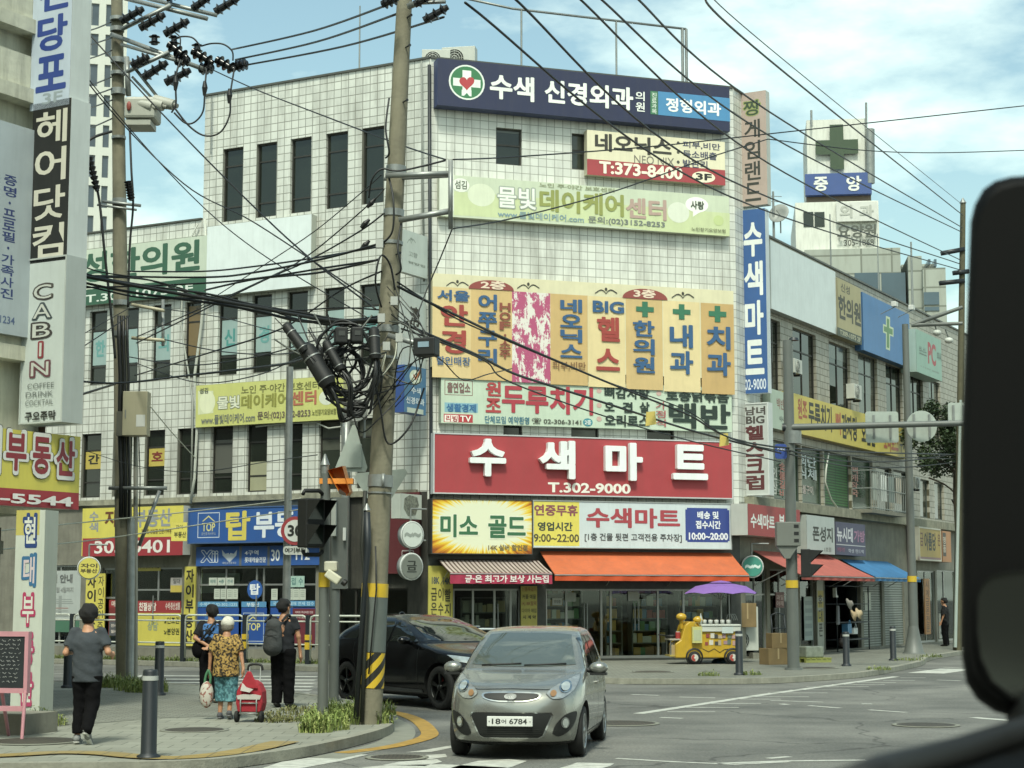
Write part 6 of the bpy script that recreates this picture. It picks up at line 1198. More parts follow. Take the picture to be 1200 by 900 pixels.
cable('cable sweeping up to the pole from the blank board', [(240, 340, 31), (300, 327, 29), (370, 320, 27), (420, 310, 26), (444, 304, 25)], .024, g5)
cable('grey cable clipped under the blank board to the pole clamp', [(150, 318, 33), (237, 318, 31), (300, 312, 29), (370, 302, 27), (450, 288, 25)], .02, g5)
cable('heavy low cable crossing in front of the second storey', [(-10, 493, 29), (40, 480, 30), (90, 464, 31), (135, 450, 35)], .03, g5)
cable('cable dipping from the left pole to the main pole tangle', [(85, 446, 36), (140, 449, 35), (220, 440, 32), (300, 431, 29), (345, 424, 27), (380, 410, 25)], .028, g5)
cable('thin cable dipping from the left pole under the third storey windows', [(150, 418, 35.8), (220, 428, 33), (300, 418, 30), (380, 396, 27), (440, 385, 25)], .016, g5)
cable('thin slack wire from the left pole to the black closures', [(158, 425, 35.8), (230, 448, 33), (300, 440, 30), (360, 415, 27), (440, 388, 25)], .014, g5)
g6 = 'thin wires slanting across the side wing'
for k, (lab, pts) in enumerate((
    ('thin wire slanting down from the tall blade sign across the sky', [(43, 16, 28), (130, 125, 30), (220, 225, 30), (300, 293, 28), (430, 372, 25)]),
    ('second thin wire slanting down beside the first from the blade sign', [(42, 10, 28), (120, 118, 30), (215, 215, 30), (300, 262, 28), (435, 352, 25)]),
    ('thin wire slanting down from above the left pole to the main pole', [(64, -5, 32), (170, 112, 31), (280, 225, 29), (360, 300, 27), (440, 362, 25)]),
    ('thin wire falling left from the main pole over the blank board', [(447, 205, 25), (422, 227, 26), (370, 270, 28), (315, 307, 30), (230, 362, 34)]),
    ('thin wire with a black joint falling left from the main pole', [(450, 222, 25), (432, 240, 26), (360, 300, 28), (300, 332, 31), (160, 395, 35.8)]),
    ('wire falling left from the pole to the clinic sign edge', [(450, 250, 25), (420, 272, 26), (360, 306, 28), (300, 333, 30), (160, 402, 35.8)]),
    ('thin wire rising right from the cream corner building to the pole', [(-5, 449, 29), (40, 425, 31), (100, 390, 34), (150, 362, 35.8)]),
    ('second thin wire rising right from the cream corner building', [(30, 450, 29), (70, 424, 31), (110, 398, 34), (152, 370, 35.8)]),
    ('thin wire from the pole clamp down past the closures to the left', [(447, 318, 25), (400, 340, 26), (330, 385, 28), (240, 415, 31), (158, 440, 35.8)]),
    ('thin wire crossing the third storey windows to the left pole arm', [(192, 362, 35.6), (260, 372, 33), (340, 390, 29), (440, 380, 25)]),
    ('thin wire sagging below the third storey windows to the left pole arm', [(193, 398, 35.6), (260, 412, 33), (340, 414, 29), (440, 392, 25)]))):
    cable(lab, pts, .013 + .003 * (k % 3), g6)
for u, v, Y, du, dv, lab in ((435, 238, 25.8, 5, -5, 'upper black cable joint on the wires left of the main pole'), (428, 262, 25.8, 5, -5, 'middle black cable joint on the wires left of the main pole'), (428, 287, 25.8, 5, -5, 'lower black cable joint on the wires left of the main pole')):
    q = MB(); q.cyl(at(u - du, v - dv, Y), at(u, v, Y), .025, .045, M_CABLE, 8); q.cyl(at(u, v, Y), at(u + du, v + dv, Y), .045, .02, M_CABLE, 8); tag(q.build('cable_joint'), lab, 'cable joint', 'black cable joints')
g7 = 'cables leaving the main pole to the right'
for k, (lab, pts, r) in enumerate((
    ('upper thick cable from the main pole down over the directory sign', [(465, 335, 25), (500, 354, 25.5), (540, 372, 26.5), (600, 401, 29), (712, 447, 33), (800, 482, 36), (905, 524, 42), (1125, 533, 60)], .03),
    ('thin cable twisted along the upper thick cable', [(465, 330, 25), (500, 352, 25.5), (540, 375, 26.5), (600, 399, 29), (712, 449, 33), (800, 480, 36), (905, 526, 42), (1125, 538, 60)], .018),
    ('second thick cable from the black junction box to the signal pole', [(470, 378, 25), (510, 396, 25.5), (560, 416, 27), (600, 436, 29), (650, 452, 31), (730, 478, 34), (820, 508, 38), (915, 531, 42.5)], .03),
    ('third thin cable under the second thick one over the mint sign', [(470, 385, 25), (520, 404, 25.5), (570, 424, 27), (600, 450, 29), (720, 490, 34), (820, 518, 38), (915, 541, 42.5)], .018),
    ('slack thin wire looping under the directory sign corner', [(500, 413, 25), (520, 425, 25.5), (545, 446, 26), (572, 440, 27), (600, 432, 29)], .012),
    ('far cable level behind the long signal arm', [(925, 528, 42.5), (985, 540, 48), (1060, 540, 54), (1125, 531, 60)], .025),
    ('second far cable level behind the long signal arm', [(925, 532, 42.5), (990, 545, 48), (1060, 548, 54), (1125, 541, 60)], .025))):
    cable(lab, pts, r, g7, None, 7, wob=.02 if r > .02 else .03, seed=k)
for k, (u, v) in enumerate(((762, 490), (848, 515))):
    p = at(u, v, 35 + 4 * k); t = MB(); t.prism([(-.1, -.16), (.12, -.12), (.1, .14), (-.08, .12)], -.01, .01, P('#cdb64a')); tag(t.build('cable_tag', None, p, .2), ('yellow tag tied to the cables before the word sign left', 'yellow tag tied to the cables near the blue blade sign')[k], 'tag', 'yellow cable tags')
g8 = 'pale guy wires over the realtor signs'
cable('upper pale guy wire over the realtor signs', [(-10, 623, 30), (100, 612, 33), (200, 602, 33.5), (300, 591, 32), (352, 584, 31)], .016, g8, M_PALEW)
cable('lower pale guy wire over the realtor signs', [(-10, 645, 30), (100, 634, 33), (200, 620, 33.5), (300, 605, 32), (352, 597, 31)], .016, g8, M_PALEW)
cable('thin wire from the beige cabinet down to the right', [(176, 476, 36), (200, 505, 37), (229, 537, 39)], .015, g8, M_PALEW)
cable('thin sagging wire across the second storey windows', [(100, 528, 33), (160, 546, 35), (229, 553, 33), (320, 540, 30), (372, 533, 26)], .01, g8)
# jumper loops on the left pole
g9 = 'black jumper loops at the left pole'
for lab, pts, r in (
    ('jumper loop hanging from the first big insulator to the line switch', [(212, 70, 35.6), (207, 85, 35.5), (206, 105, 35.5), (206, 122, 35.5), (201, 132, 35.5)], .03),
    ('jumper loop hanging lowest between insulator and switch', [(275, 78, 35.6), (270, 110, 35.5), (269, 135, 35.5), (258, 155, 35.5), (240, 159, 35.5), (222, 148, 35.5), (205, 127, 35.5)], .028),
    ('jumper loop between the middle insulator and the switch', [(242, 80, 35.6), (240, 105, 35.5), (238, 130, 35.5), (228, 143, 35.5), (217, 144, 35.5), (204, 132, 35.5)], .028),
    ('short jumper arching over the first two insulators', [(204, 47, 35.6), (212, 43, 35.5), (225, 44, 35.5), (233, 52, 35.5), (234, 57, 35.5)], .024),
    ('short jumper arching over the last two insulators', [(236, 54, 35.6), (248, 51, 35.5), (262, 52, 35.5), (272, 60, 35.5), (273, 71, 35.5)], .024),
    ('jumper from the upper insulator to the crossarm pin', [(205, 38, 35.6), (211, 44, 35.5), (211, 55, 35.5)], .02)):
    cable(lab, pts, r, g9)
for u, v, lab in ((206, 97, 'first'), (240, 103, 'second'), (269, 112, 'third')):
    q = MB(); q.cyl(at(u, v - 8, 35.5), at(u, v, 35.5), .03, .06, M_CABLE, 8); q.cyl(at(u, v, 35.5), at(u - .5, v + 9, 35.5), .06, .03, M_CABLE, 8); tag(q.build('cable_joint'), '%s black joint from the left on the hanging jumper loops' % lab, 'cable joint', 'black cable joints')
g10 = 'lines leaving the left pole behind the blade sign'
for k, (a, b) in enumerate((((130, 26), (97, 38)), ((131, 44), (97, 54)), ((131, 59), (96, 71)), ((131, 90), (95, 103)), ((131, 104), (94, 115)), ((132, 117), (94, 129)), ((131, 139), (93, 154)))):
    cable('%s short line running left from the pole top behind the blade sign' % ('first', 'second', 'third', 'fourth', 'fifth', 'sixth', 'seventh')[k], [(*a, 36), ((a[0] + b[0]) / 2, (a[1] + b[1]) / 2 + 1, 38), (*b, 41)], .022, g10)
cable('heavy riser cable with ribbed end beside the left pole', [(131, 154, 35.8), (112, 160, 35.6), (102, 168, 35.5), (103, 185, 35.5), (112, 215, 35.5), (117, 240, 35.5), (122, 290, 35.5), (130, 365, 35.6), (135, 420, 35.7)], .04, g9)
cable('second heavy riser cable close to the left pole shaft', [(152, 150, 35.8), (154, 200, 35.6), (156, 240, 35.6), (152, 290, 35.6), (150, 360, 35.6)], .035, g9)
for k, (u0, v0, u1, v1) in enumerate(((105, 185, 114, 224), (150, 213, 154, 235))):
    a, b = at(u0, v0, 35.4), at(u1, v1, 35.4); q = MB(); d = b - a
    for i in range(7): q.cyl(a + d * (i / 7), a + d * ((i + .55) / 7), .085, .06, M_INS, 12)
    q.cyl(a, b, .045, .045, M_INS, 8); tag(q.build('cable_terminator'), ('ribbed black cable end left of the left pole', 'ribbed black cable end right of the left pole')[k], 'cable end', 'ribbed cable ends')
# the tangle round the main pole: coils and loose ends
g11 = 'coiled cables tied at the main pole'
rn = random.Random(11)
coil_words = ('widest', 'second', 'third', 'fourth', 'fifth', 'sixth', 'seventh', 'eighth', 'ninth', 'smallest')
for k in range(10):
    cu, cv = 404 + rn.uniform(-10, 22), 434 + rn.uniform(-16, 14); ru, rv = 36 - 2.4 * k, 46 - 3.2 * k; ph = rn.uniform(0, 6); pts = []
    turns = 1.6 if k < 6 else 1.1
    for i in range(int(18 * turns)):
        a = ph + i / 18 * 2 * math.pi; pts.append((cu + ru * math.cos(a) * (1 + .06 * rn.uniform(-1, 1)), cv + rv * math.sin(a) * (1 + .06 * rn.uniform(-1, 1)), 24.6 + .12 * math.sin(a * .7 + k) + .03 * k))
    cable('%s black coil of the cable tangle beside the main pole' % coil_words[k], pts, .018 + .006 * (k % 3), g11, None, 3, 'cable_coil')
g12 = 'loose wires in the tangle at the main pole'
ends = [(rn.uniform(318, 400), rn.uniform(366, 400)) for _ in range(14)]
for k in range(14):
    a = ends[k]; b = (rn.uniform(425, 470), rn.uniform(365, 470)); m_ = ((a[0] + b[0]) / 2 + rn.uniform(-15, 15), max(a[1], b[1]) + rn.uniform(5, 45))
    cable('loose black wire sagging into the main pole tangle', [(*a, 25.2), ((a[0] + m_[0]) / 2, (a[1] + m_[1]) / 2 + 6, 24.9), (*m_, 24.7), ((b[0] + m_[0]) / 2, (b[1] + m_[1]) / 2 + 5, 24.7), (*b, 24.9)], .011 + .004 * (k % 3), g12, [M_CABLE, M_CABLE, M_GREYW][k % 3], 5)
for k in range(9):
    a = (rn.uniform(452, 472), rn.uniform(330, 400)); b = (rn.uniform(478, 520), rn.uniform(375, 415)); c = (rn.uniform(470, 500), rn.uniform(400, 470))
    cable('loose wire looping right of the main pole', [(*a, 24.9), (*b, 24.7), (*c, 24.7), (rn.uniform(440, 465), rn.uniform(430, 480), 24.9)], .010 + .004 * (k % 2), 'loose wires right of the main pole', [M_CABLE, M_GREYW, M_CABLE][k % 3], 6)
for k, (pts, lab) in enumerate(((((447, 360, 24.9), (440, 330, 24.7), (446, 300, 24.7), (457, 310, 24.8), (463, 340, 24.9)), 'black loop hanging over the front of the main pole'), (((455, 205, 24.9), (461, 235, 24.7), (460, 270, 24.7), (449, 285, 24.8)), 'black drip loop below the upper pole bracket'), (((470, 262, 24.9), (466, 290, 24.7), (470, 315, 24.7), (464, 322, 24.8)), 'black drip loop below the lower pole bracket'), (((432, 232, 24.9), (436, 210, 24.8), (448, 198, 24.8), (470, 200, 24.8), (522, 188, 25)), 'black cable running along the upper pole bracket'), (((452, 185, 25), (456, 178, 24.8), (452, 150, 24.8), (456, 115, 24.9)), 'thin wire climbing the pole above the bracket'), (((465, 395, 24.8), (462, 420, 24.6), (447, 440, 24.6), (452, 415, 24.6), (440, 445, 24.7)), 'pale wire looping in front of the main pole'), (((440, 450, 24.8), (446, 480, 24.7), (455, 520, 24.8), (480, 500, 24.8), (497, 455, 25)), 'thin wire slung from the pole to the blue blade sign'))):
    cable(lab, pts, .02 if k != 5 else .012, 'short cables on the main pole', M_PALEW if k == 5 else None, 6)
# ============================================================ cars
def car_paint(name, col, metal=.6, rough=.32, coat=.6, spec=.5):
    m, t, b = newmat(name); n, l = t.nodes, t.links; b.inputs['Metallic'].default_value = metal; b.inputs['Coat Weight'].default_value = coat; b.inputs['Specular IOR Level'].default_value = spec; b.inputs['Coat Roughness'].default_value = .06
    tc = n.new('ShaderNodeTexCoord'); a = n.new('ShaderNodeTexNoise'); a.inputs['Scale'].default_value = 2.5; a.inputs['Detail'].default_value = 5; l.new(tc.outputs['Object'], a.inputs[0])
    r = n.new('ShaderNodeValToRGB'); r.color_ramp.elements[0].position = .35; r.color_ramp.elements[1].position = .7; c = lin(col); r.color_ramp.elements[0].color = (*[x * .9 for x in c], 1); r.color_ramp.elements[1].color = (*[x * 1.05 for x in c], 1); l.new(a.outputs[0], r.inputs[0])
    l.new(r.outputs[0], b.inputs['Base Color']); q = n.new('ShaderNodeMapRange'); q.inputs[3].default_value = rough - .05; q.inputs[4].default_value = rough + .12; l.new(a.outputs[0], q.inputs[0]); l.new(q.outputs[0], b.inputs['Roughness']); return m
def loft_body(keys, m, name, nf=30, ns=14, sub=4):
    ks = [Vector(k[:4]) for k in keys]; ls = [Vector((k[4], k[5], k[6])) for k in keys]; A, B = smooth_n(ks, sub), smooth_n(ls, sub); rings = []
    for k, l in zip(A, B):
        z, yf, yr, w = k; lf, lr, e = l; rg = []
        for i in range(nf + 1):
            t = math.pi * i / nf; cx, sy = math.cos(t), math.sin(t); x = w * math.copysign(abs(cx) ** (2 / e), cx); y = yf + lf - lf * abs(sy) ** (2 / e); rg.append(Vector((x, y, z)))
        for i in range(1, ns): rg.append(Vector((-w, yf + lf + (yr - lr - yf - lf) * i / ns, z)))
        for i in range(nf + 1):
            t = math.pi + math.pi * i / nf; cx, sy = math.cos(t), math.sin(t); x = w * math.copysign(abs(cx) ** (2 / e), cx); y = yr - lr + lr * abs(sy) ** (2 / e); rg.append(Vector((x, y, z)))
        for i in range(1, ns): rg.append(Vector((w, yr - lr + (yf + lf - yr + lr) * i / ns, z)))
        rings.append(rg)
    n = len(rings[0]); mb = MB(); vs = [p for r in rings for p in r]
    fs = [(i * n + j, i * n + (j + 1) % n, (i + 1) * n + (j + 1) % n, (i + 1) * n + j) for i in range(len(rings) - 1) for j in range(n)]
    fs = [f[::-1] for f in fs]; fs += [tuple(range(n)), tuple(range((len(rings) - 1) * n, len(rings) * n))[::-1]]
    mb.add(vs, fs, m, True); return mb
def smooth_n(pts, n):
    o = []
    for i in range(len(pts) - 1):
        a, b, c, d = pts[max(i - 1, 0)], pts[i], pts[i + 1], pts[min(i + 2, len(pts) - 1)]
        for k in range(n):
            t = k / n; v = .5 * ((2 * b) + (c - a) * t + (2 * a - 5 * b + 4 * c - d) * t * t + (3 * b - a - 3 * c + d) * t ** 3)
            v[0] = b[0] + (c[0] - b[0]) * t if len(v) == 4 else v[0]; o.append(v)
    return o + [pts[-1]]
def cut_arches(mb, arches, rad):
    me = bpy.data.meshes.new('tmp'); me.from_pydata(mb.v, [], mb.f)
    for m in mb.ms: me.materials.append(m)
    bm = bmesh.new(); bm.from_mesh(me); bmesh.ops.recalc_face_normals(bm, faces=bm.faces); bm.to_mesh(me); bm.free()
    o = bpy.data.objects.new('tmp', me); COL.objects.link(o); cut = []
    for x, y in arches:
        c = MB(); s = 1 if x > 0 else -1; c.cyl((s * .50, y, rad * .88), (s * 1.3, y, rad * .88), rad, rad, M_BLACK, 40); k = c.build('tmp'); cut.append(k); d = o.modifiers.new('b', 'BOOLEAN'); d.object = k; d.operation = 'DIFFERENCE'; d.solver = 'EXACT'; d.material_mode = 'TRANSFER'
    bpy.context.view_layer.update(); dg = bpy.context.evaluated_depsgraph_get(); r = bpy.data.meshes.new_from_object(o.evaluated_get(dg))
    for k in cut + [o]: bpy.data.objects.remove(k)
    for p in r.polygons: p.use_smooth = True
    try: r.set_sharp_from_angle(angle=R(38))
    except Exception: pass
    return r
def bvh_of(mb): return BVHTree.FromPolygons([Vector(v) for v in mb.v], mb.f)
def resample(pts, step):
    o = []
    for i in range(len(pts)):
        a, b = Vector(pts[i]), Vector(pts[(i + 1) % len(pts)]); k = max(1, int((b - a).length / step)); o += [a + (b - a) * j / k for j in range(k)]
    return o
def conform(bvh, outline, view, m, off=.006, step=.04, mb=None, round_=0):
    if round_: outline = [tuple(p) for p in smooth([(*p, 0) for p in outline] + [(*outline[0], 0)], round_)][:-1]; outline = [p[:2] for p in outline]
    bd = resample(outline, step); pts = [Vector((p[0], p[1])) for p in bd]; n = len(pts)
    xa, xb = min(p.x for p in pts), max(p.x for p in pts); ya, yb = min(p.y for p in pts), max(p.y for p in pts)
    def inside(x, y):
        c = False
        for i in range(n):
            a, b = pts[i], pts[(i + 1) % n]
            if (a.y > y) != (b.y > y) and x < (b.x - a.x) * (y - a.y) / (b.y - a.y) + a.x: c = not c
        return c
    al = list(pts); x = xa + step / 2
    while x < xb:
        y = ya + step / 2
        while y < yb:
            if inside(x, y) and min((p - Vector((x, y))).length for p in pts) > step * .45: al.append(Vector((x, y)))
            y += step
        x += step
    vs, _, fs, *_r = geometry.delaunay_2d_cdt(al, [], [list(range(n))], 1, 1e-5)
    o = []
    for p in vs:
        if view == 'front': org, d = Vector((p.x, -6, p.y)), Vector((0, 1, 0))
        elif view == 'right': org, d = Vector((4, p.x, p.y)), Vector((-1, 0, 0))
        elif view == 'left': org, d = Vector((-4, p.x, p.y)), Vector((1, 0, 0))
        else: org, d = Vector((p.x, p.y, 5)), Vector((0, 0, -1))
        h, nn, _i, _d = bvh.ray_cast(org, d)
        if h is None:
            q = org + d * 5.; h, nn, _i, _d = bvh.find_nearest(q if view != 'front' else Vector((p.x, -1.5, p.y)))
        if nn.dot(d) > 0: nn = -nn
        o.append(h + nn * off - d * off * .5)
    ff = []
    for f in fs:
        nn = (o[f[1]] - o[f[0]]).cross(o[f[2]] - o[f[0]]); ff.append(tuple(f) if nn.dot(d) < 0 else tuple(f)[::-1])
    mb = mb or MB(); mb.add(o, ff, m, True); return mb
def mirror_x(pts): return [(-x, y) for x, y in pts][::-1]
M_TYRE = mat('tyre rubber', '#1a1b1a', .8, .25, 8); M_ALLOY = mat('alloy wheel silver', '#a2a5a4', .3, .08, 4, metal=.8); M_CHROME = mat('chrome trim', '#c3c7c6', .12, .05, 4, metal=1.0)
M_CGLASS = mat('car window glass', '#141a18', .03, .2, 1, spec=.8, coat=.3); M_BPLAST = mat('black bumper plastic', '#1a1c1b', .55, .2, 8)
def wheel(root, x, y, r, wd, spokes, rim_m, dbl=False, caliper=None):
    s = 1 if x > 0 else -1; h = MB(); M = Matrix.Translation((x, y, r)) @ Matrix.Rotation(R(90) * s, 4, 'Y')       # local +z = outwards
    h.lathe([(.03, wd * .1), (r * .6, -wd * .1)], mat('wheel well dark', '#101110', .8), 24, M); o = h.build('wheel', root)
    t = MB(); t.lathe([(r * .66, -wd / 2), (r * .92, -wd / 2), (r, -wd * .36), (r, wd * .36), (r * .94, wd / 2), (r * .70, wd / 2), (r * .66, wd * .42)], M_TYRE, 40, M)
    t.build('tyre', o)
    q = MB(); q.lathe([(r * .70, wd * .5), (r * .66, wd * .52), (r * .63, wd * .4), (r * .62, -wd * .2)], rim_m, 36, M)
    for k in range(spokes):
        a0 = 2 * math.pi * k / spokes
        for da in ((-.16, .16) if dbl else (0,)):
            p0 = [(r * .12, a0 + da * .4 - .25), (r * .12, a0 + da * .4 + .25), (r * .65, a0 + da + (.05 if dbl else .13)), (r * .65, a0 + da - (.05 if dbl else .13))]
            f = [M @ Vector((rr * math.cos(a), rr * math.sin(a), wd * (.46 if rr < r * .3 else .47))) for rr, a in p0]; bk = [M @ Vector((rr * math.cos(a), rr * math.sin(a), wd * .3)) for rr, a in p0]
            q.add(f + bk, [(0, 1, 2, 3), (1, 5, 6, 2), (3, 2, 6, 7), (0, 3, 7, 4)], rim_m)
    q.lathe([(.001, wd * .5), (r * .13, wd * .5), (r * .16, wd * .4)], rim_m, 16, M); q.build('rim', o)
    if caliper: c = MB(); c.box(-.04, .04, -r * .5, -r * .28, wd * .1, wd * .22, caliper, M @ Matrix.Rotation(R(110), 4, 'Z')); c.build('brake_caliper', o)
    return o
# --- grey hatchback
KH = R(-8.5); kc = gp(608.5, 885.5); kr = Matrix.Rotation(KH, 3, 'Z'); kl = kc - kr @ Vector((0, -1.08, 0))
kia = thing('parked_car', 'grey metallic small hatchback facing the viewer at the crossing', 'car', (kl.x, kl.y, .006), KH); kia.name = 'hatchback_car'
M_GREYP = car_paint('grey metallic car paint', '#94968f', .65, .22)
KK = [(.15, -1.50, 1.55, .62, .5, .4, 3), (.19, -1.68, 1.70, .73, .62, .4, 2.8), (.30, -1.765, 1.77, .78, .74, .45, 2.7), (.46, -1.80, 1.79, .797, .80, .5, 2.6), (.60, -1.79, 1.79, .797, .80, .5, 2.6), (.70, -1.755, 1.78, .792, .78, .5, 2.6), (.775, -1.69, 1.77, .785, .73, .5, 2.6), (.83, -1.58, 1.76, .778, .64, .5, 2.7), (.885, -1.36, 1.74, .768, .52, .5, 2.9), (.94, -1.10, 1.73, .755, .42, .5, 3.2), (.985, -.88, 1.715, .742, .36, .5, 3.4), (1.03, -.78, 1.69, .728, .33, .45, 3.6), (1.15, -.58, 1.62, .692, .3, .45, 3.8), (1.28, -.34, 1.54, .648, .28, .4, 3.8), (1.37, -.14, 1.47, .608, .27, .4, 3.8), (1.425, .02, 1.41, .570, .27, .4, 3.6), (1.458, .20, 1.32, .50, .3, .4, 3.2), (1.475, .42, 1.15, .36, .3, .35, 2.8), (1.48, .62, .95, .16, .15, .15, 2.5)]
kb_ = loft_body(KK, M_GREYP, 'body'); KB = bvh_of(kb_)
bo = bpy.data.objects.new('body', cut_arches(kb_, [(.7, -1.08), (-.7, -1.08), (.7, 1.305), (-.7, 1.305)], .345)); COL.objects.link(bo); bo.parent = kia
for x, y in ((.69, -1.08), (-.69, -1.08), (.69, 1.305), (-.69, 1.305)): wheel(kia, x, y, .292, .175, 7, M_ALLOY, True)
M_KGL = mat('hatchback windshield glass', '#4c544f', .03, .08, 1, spec=1.0, coat=.6)
conform(KB, [(-.63, 1.045), (-.30, 1.02), (.30, 1.02), (.63, 1.045), (.505, 1.385), (.3, 1.405), (-.3, 1.405), (-.505, 1.385)], 'front', M_KGL, .004, .05).build('windshield', kia)
for vw, sg in (('right', 1), ('left', -1)):
    conform(KB, [(-.62, 1.00), (-.48, 1.12), (-.12, 1.345), (.16, 1.375), (.30, 1.375), (.30, .985)], vw, M_CGLASS, .004, .06).build('side_window', kia)
    conform(KB, [(.36, .985), (.36, 1.375), (.80, 1.36), (1.02, 1.30), (1.12, 1.14), (1.10, 1.06)], vw, M_CGLASS, .004, .06).build('side_window', kia)
    s = MB()
    for a, b, c, d in (((-.70, .30), (-.70, .30), (-.66, .98), (-.665, .98)), ((.325, .25), (.335, .25), (.335, .96), (.325, .96)), ((1.0, .45), (1.012, .45), (1.17, 1.02), (1.158, 1.02)), ((-.7, .255), (1.0, .255), (1.0, .265), (-.7, .265))):
        a2, b2 = (a, (a[0] + .010, a[1])) if a == b else (a, b); conform(KB, [a2, b2, d if a == b else c, c if a == b else d], vw, M_BPLAST, .0025, .08, s)
    s.build('panel_gap', kia)
    h = MB(); h.box(-.09, .09, -.02, .02, -.015, .015, M_GREYP, Matrix.Translation((sg * .79, .20, .80)) @ Matrix.Rotation(R(90), 4, 'Z')); h.build('door_handle', kia, bevel=.008)
    mi = MB(); Mm = Matrix.Translation((sg * .89, -.56, 1.0)); mi.ell((0, 0, 0), (.115, .075, .075), M_GREYP, 18, 12, Mm @ Matrix.Translation((0, 0, 0)) if False else None); mi.v = [tuple(Mm @ Vector(v)) for v in mi.v]; o = mi.build('wing_mirror', kia)
    mi = MB(); mi.box(-.10, .10, -.055, .07, -.085, -.055, M_BPLAST, Mm); mi.cyl((sg * .72, -.53, .985), (sg * .82, -.55, .955), .03, .025, M_BPLAST, 8); mi.build('mirror_foot', o)
# headlights
hl = [(.40, .745), (.47, .69), (.58, .695), (.68, .77), (.715, .86), (.705, .935), (.63, .905), (.52, .845), (.44, .795)]
M_HLB = mat('headlight reflector', '#b0b4b2', .2, .3, 14, metal=.6); M_LENS = mat('clear lamp optic', '#c9d0cc', .05, .15, 20, metal=.6); M_AMB = mat('amber indicator', '#8a6a4a', .2, .2, 10)
for sg in (1, -1):
    f = (lambda p: p) if sg > 0 else mirror_x
    o = conform(KB, f(hl), 'front', M_HLB, .006, .03, round_=3).build('headlight', kia)
    b = MB(); conform(KB, f([(x * 1.03 - .017, z * 1.06 - .048) for x, z in hl]), 'front', mat('headlight bezel', '#3a3d3c', .3), .003, .03, b, 3); b.build('bezel', o)
    circ = lambda cx, cz, r: [(sg * cx + r * math.cos(i * math.pi / 8), cz + r * math.sin(i * math.pi / 8)) for i in range(16)]
    b = MB(); conform(KB, circ(.595, .815, .066), 'front', M_CHROME, .012, .03, b); conform(KB, circ(.595, .815, .045), 'front', M_LENS, .018, .03, b); b.build('main_beam', o)
    b = MB(); conform(KB, circ(.475, .745, .034), 'front', M_AMB, .014, .02, b); b.build('indicator', o)
    fg = [(.47, .30), (.53, .265), (.63, .31), (.70, .41), (.725, .52), (.70, .54), (.60, .50), (.51, .40)]
    o = conform(KB, f(fg), 'front', M_BPLAST, .005, .03, round_=3).build('fog_lamp_housing', kia)
    b = MB(); conform(KB, [(sg * .605 + .042 * math.cos(i * math.pi / 8), .42 + .062 * math.sin(i * math.pi / 8)) for i in range(16)], 'front', M_CHROME, .012, .03, b); conform(KB, [(sg * .605 + .03 * math.cos(i * math.pi / 8), .42 + .048 * math.sin(i * math.pi / 8)) for i in range(16)], 'front', M_LENS, .016, .03, b); b.build('fog_lamp', o)
gr = [(-.345, .72), (-.30, .685), (-.15, .655), (.15, .655), (.30, .685), (.345, .72), (.32, .752), (.15, .765), (-.15, .765), (-.32, .752)]
o = conform(KB, gr, 'front', M_CHROME, .008, .03, round_=3).build('grille', kia); b = MB(); conform(KB, [(x * .92, .711 + (z - .711) * .66) for x, z in gr], 'front', mat('honeycomb grille', '#151716', .6, .4, 60), .014, .03, b, 3); b.build('mesh', o)
o = conform(KB, [(.072 * math.cos(i * math.pi / 10), .708 + .032 * math.sin(i * math.pi / 10)) for i in range(20)], 'front', mat('emblem chrome', '#5a5d5c', .4, .05, 4, metal=.5), .022, .03).build('emblem', kia)
b = MB(); put_text(b, 'KIA', -.045, .045, .694, .722, -1.834, P('#c9ccca'), 2); b.build('lettering', o)
lgr = [(-.46, .50), (-.44, .53), (.44, .53), (.46, .50), (.36, .28), (.31, .255), (-.31, .255), (-.36, .28)]
o = conform(KB, [(x * 1.05, .40 + (z - .40) * 1.06) for x, z in lgr], 'front', M_CHROME, .004, .04).build('lower_grille', kia); b = MB(); conform(KB, lgr, 'front', M_BPLAST, .008, .04, b); b.build('grille_opening', o)
b = MB()
for k in range(4): conform(KB, [(-.36 + .01 * k, .28 + .022 * k), (.36 - .01 * k, .28 + .022 * k), (.36 - .01 * k, .288 + .022 * k), (-.36 + .01 * k, .288 + .022 * k)], 'front', mat('grille slat', '#2c2f2d', .5), .012, .05, b)
b.build('slat', o)
pl = MB(); pl.box(-.262, .262, -1.842, -1.80, .385, .497, P('#d3d6d0', .4)); o = pl.build('number_plate', kia, bevel=.006); b = MB(); put_text(b, '18', -.205, -.105, .41, .472, -1.844, P('#2a2f2c'), 1); put_text(b, '어', -.095, -.04, .415, .465, -1.844, P('#2a2f2c'), 1); put_text(b, '6784', -.005, .20, .41, .472, -1.844, P('#2a2f2c'), 1)
for x in (-.235, .235): b.cyl((x, -1.845, .44), (x, -1.842, .44), .008, .008, M_STEEL, 8)
b.build('lettering', o)
conform(KB, [(-.70, .205), (-.5, .195), (.5, .195), (.70, .205), (.70, .165), (-.70, .165)], 'front', M_BPLAST, .006, .05).build('bumper_lip', kia)
s = MB()
hood = [(-.62, .90), (-.50, .80), (-.40, .785), (0, .795), (.40, .785), (.50, .80), (.62, .90)]
for i in range(len(hood) - 1):
    (x0, z0), (x1, z1) = hood[i], hood[i + 1]; conform(KB, [(x0, z0), (x1, z1), (x1, z1 + .007), (x0, z0 + .007)], 'front', M_BPLAST, .003, .05, s)
s.build('bonnet_gap', kia)
wpm = MB()
for a, b in ((-.50, -.02), (.02, .52)): wpm.tube([KB.ray_cast(Vector((a + (b - a) * t, -6, 1.035 + .02 * t)), Vector((0, 1, 0)))[0] + Vector((0, -.02, 0)) for t in (0, .33, .66, 1)], .012, M_BLACK, 5)
wpm.build('wiper', kia)
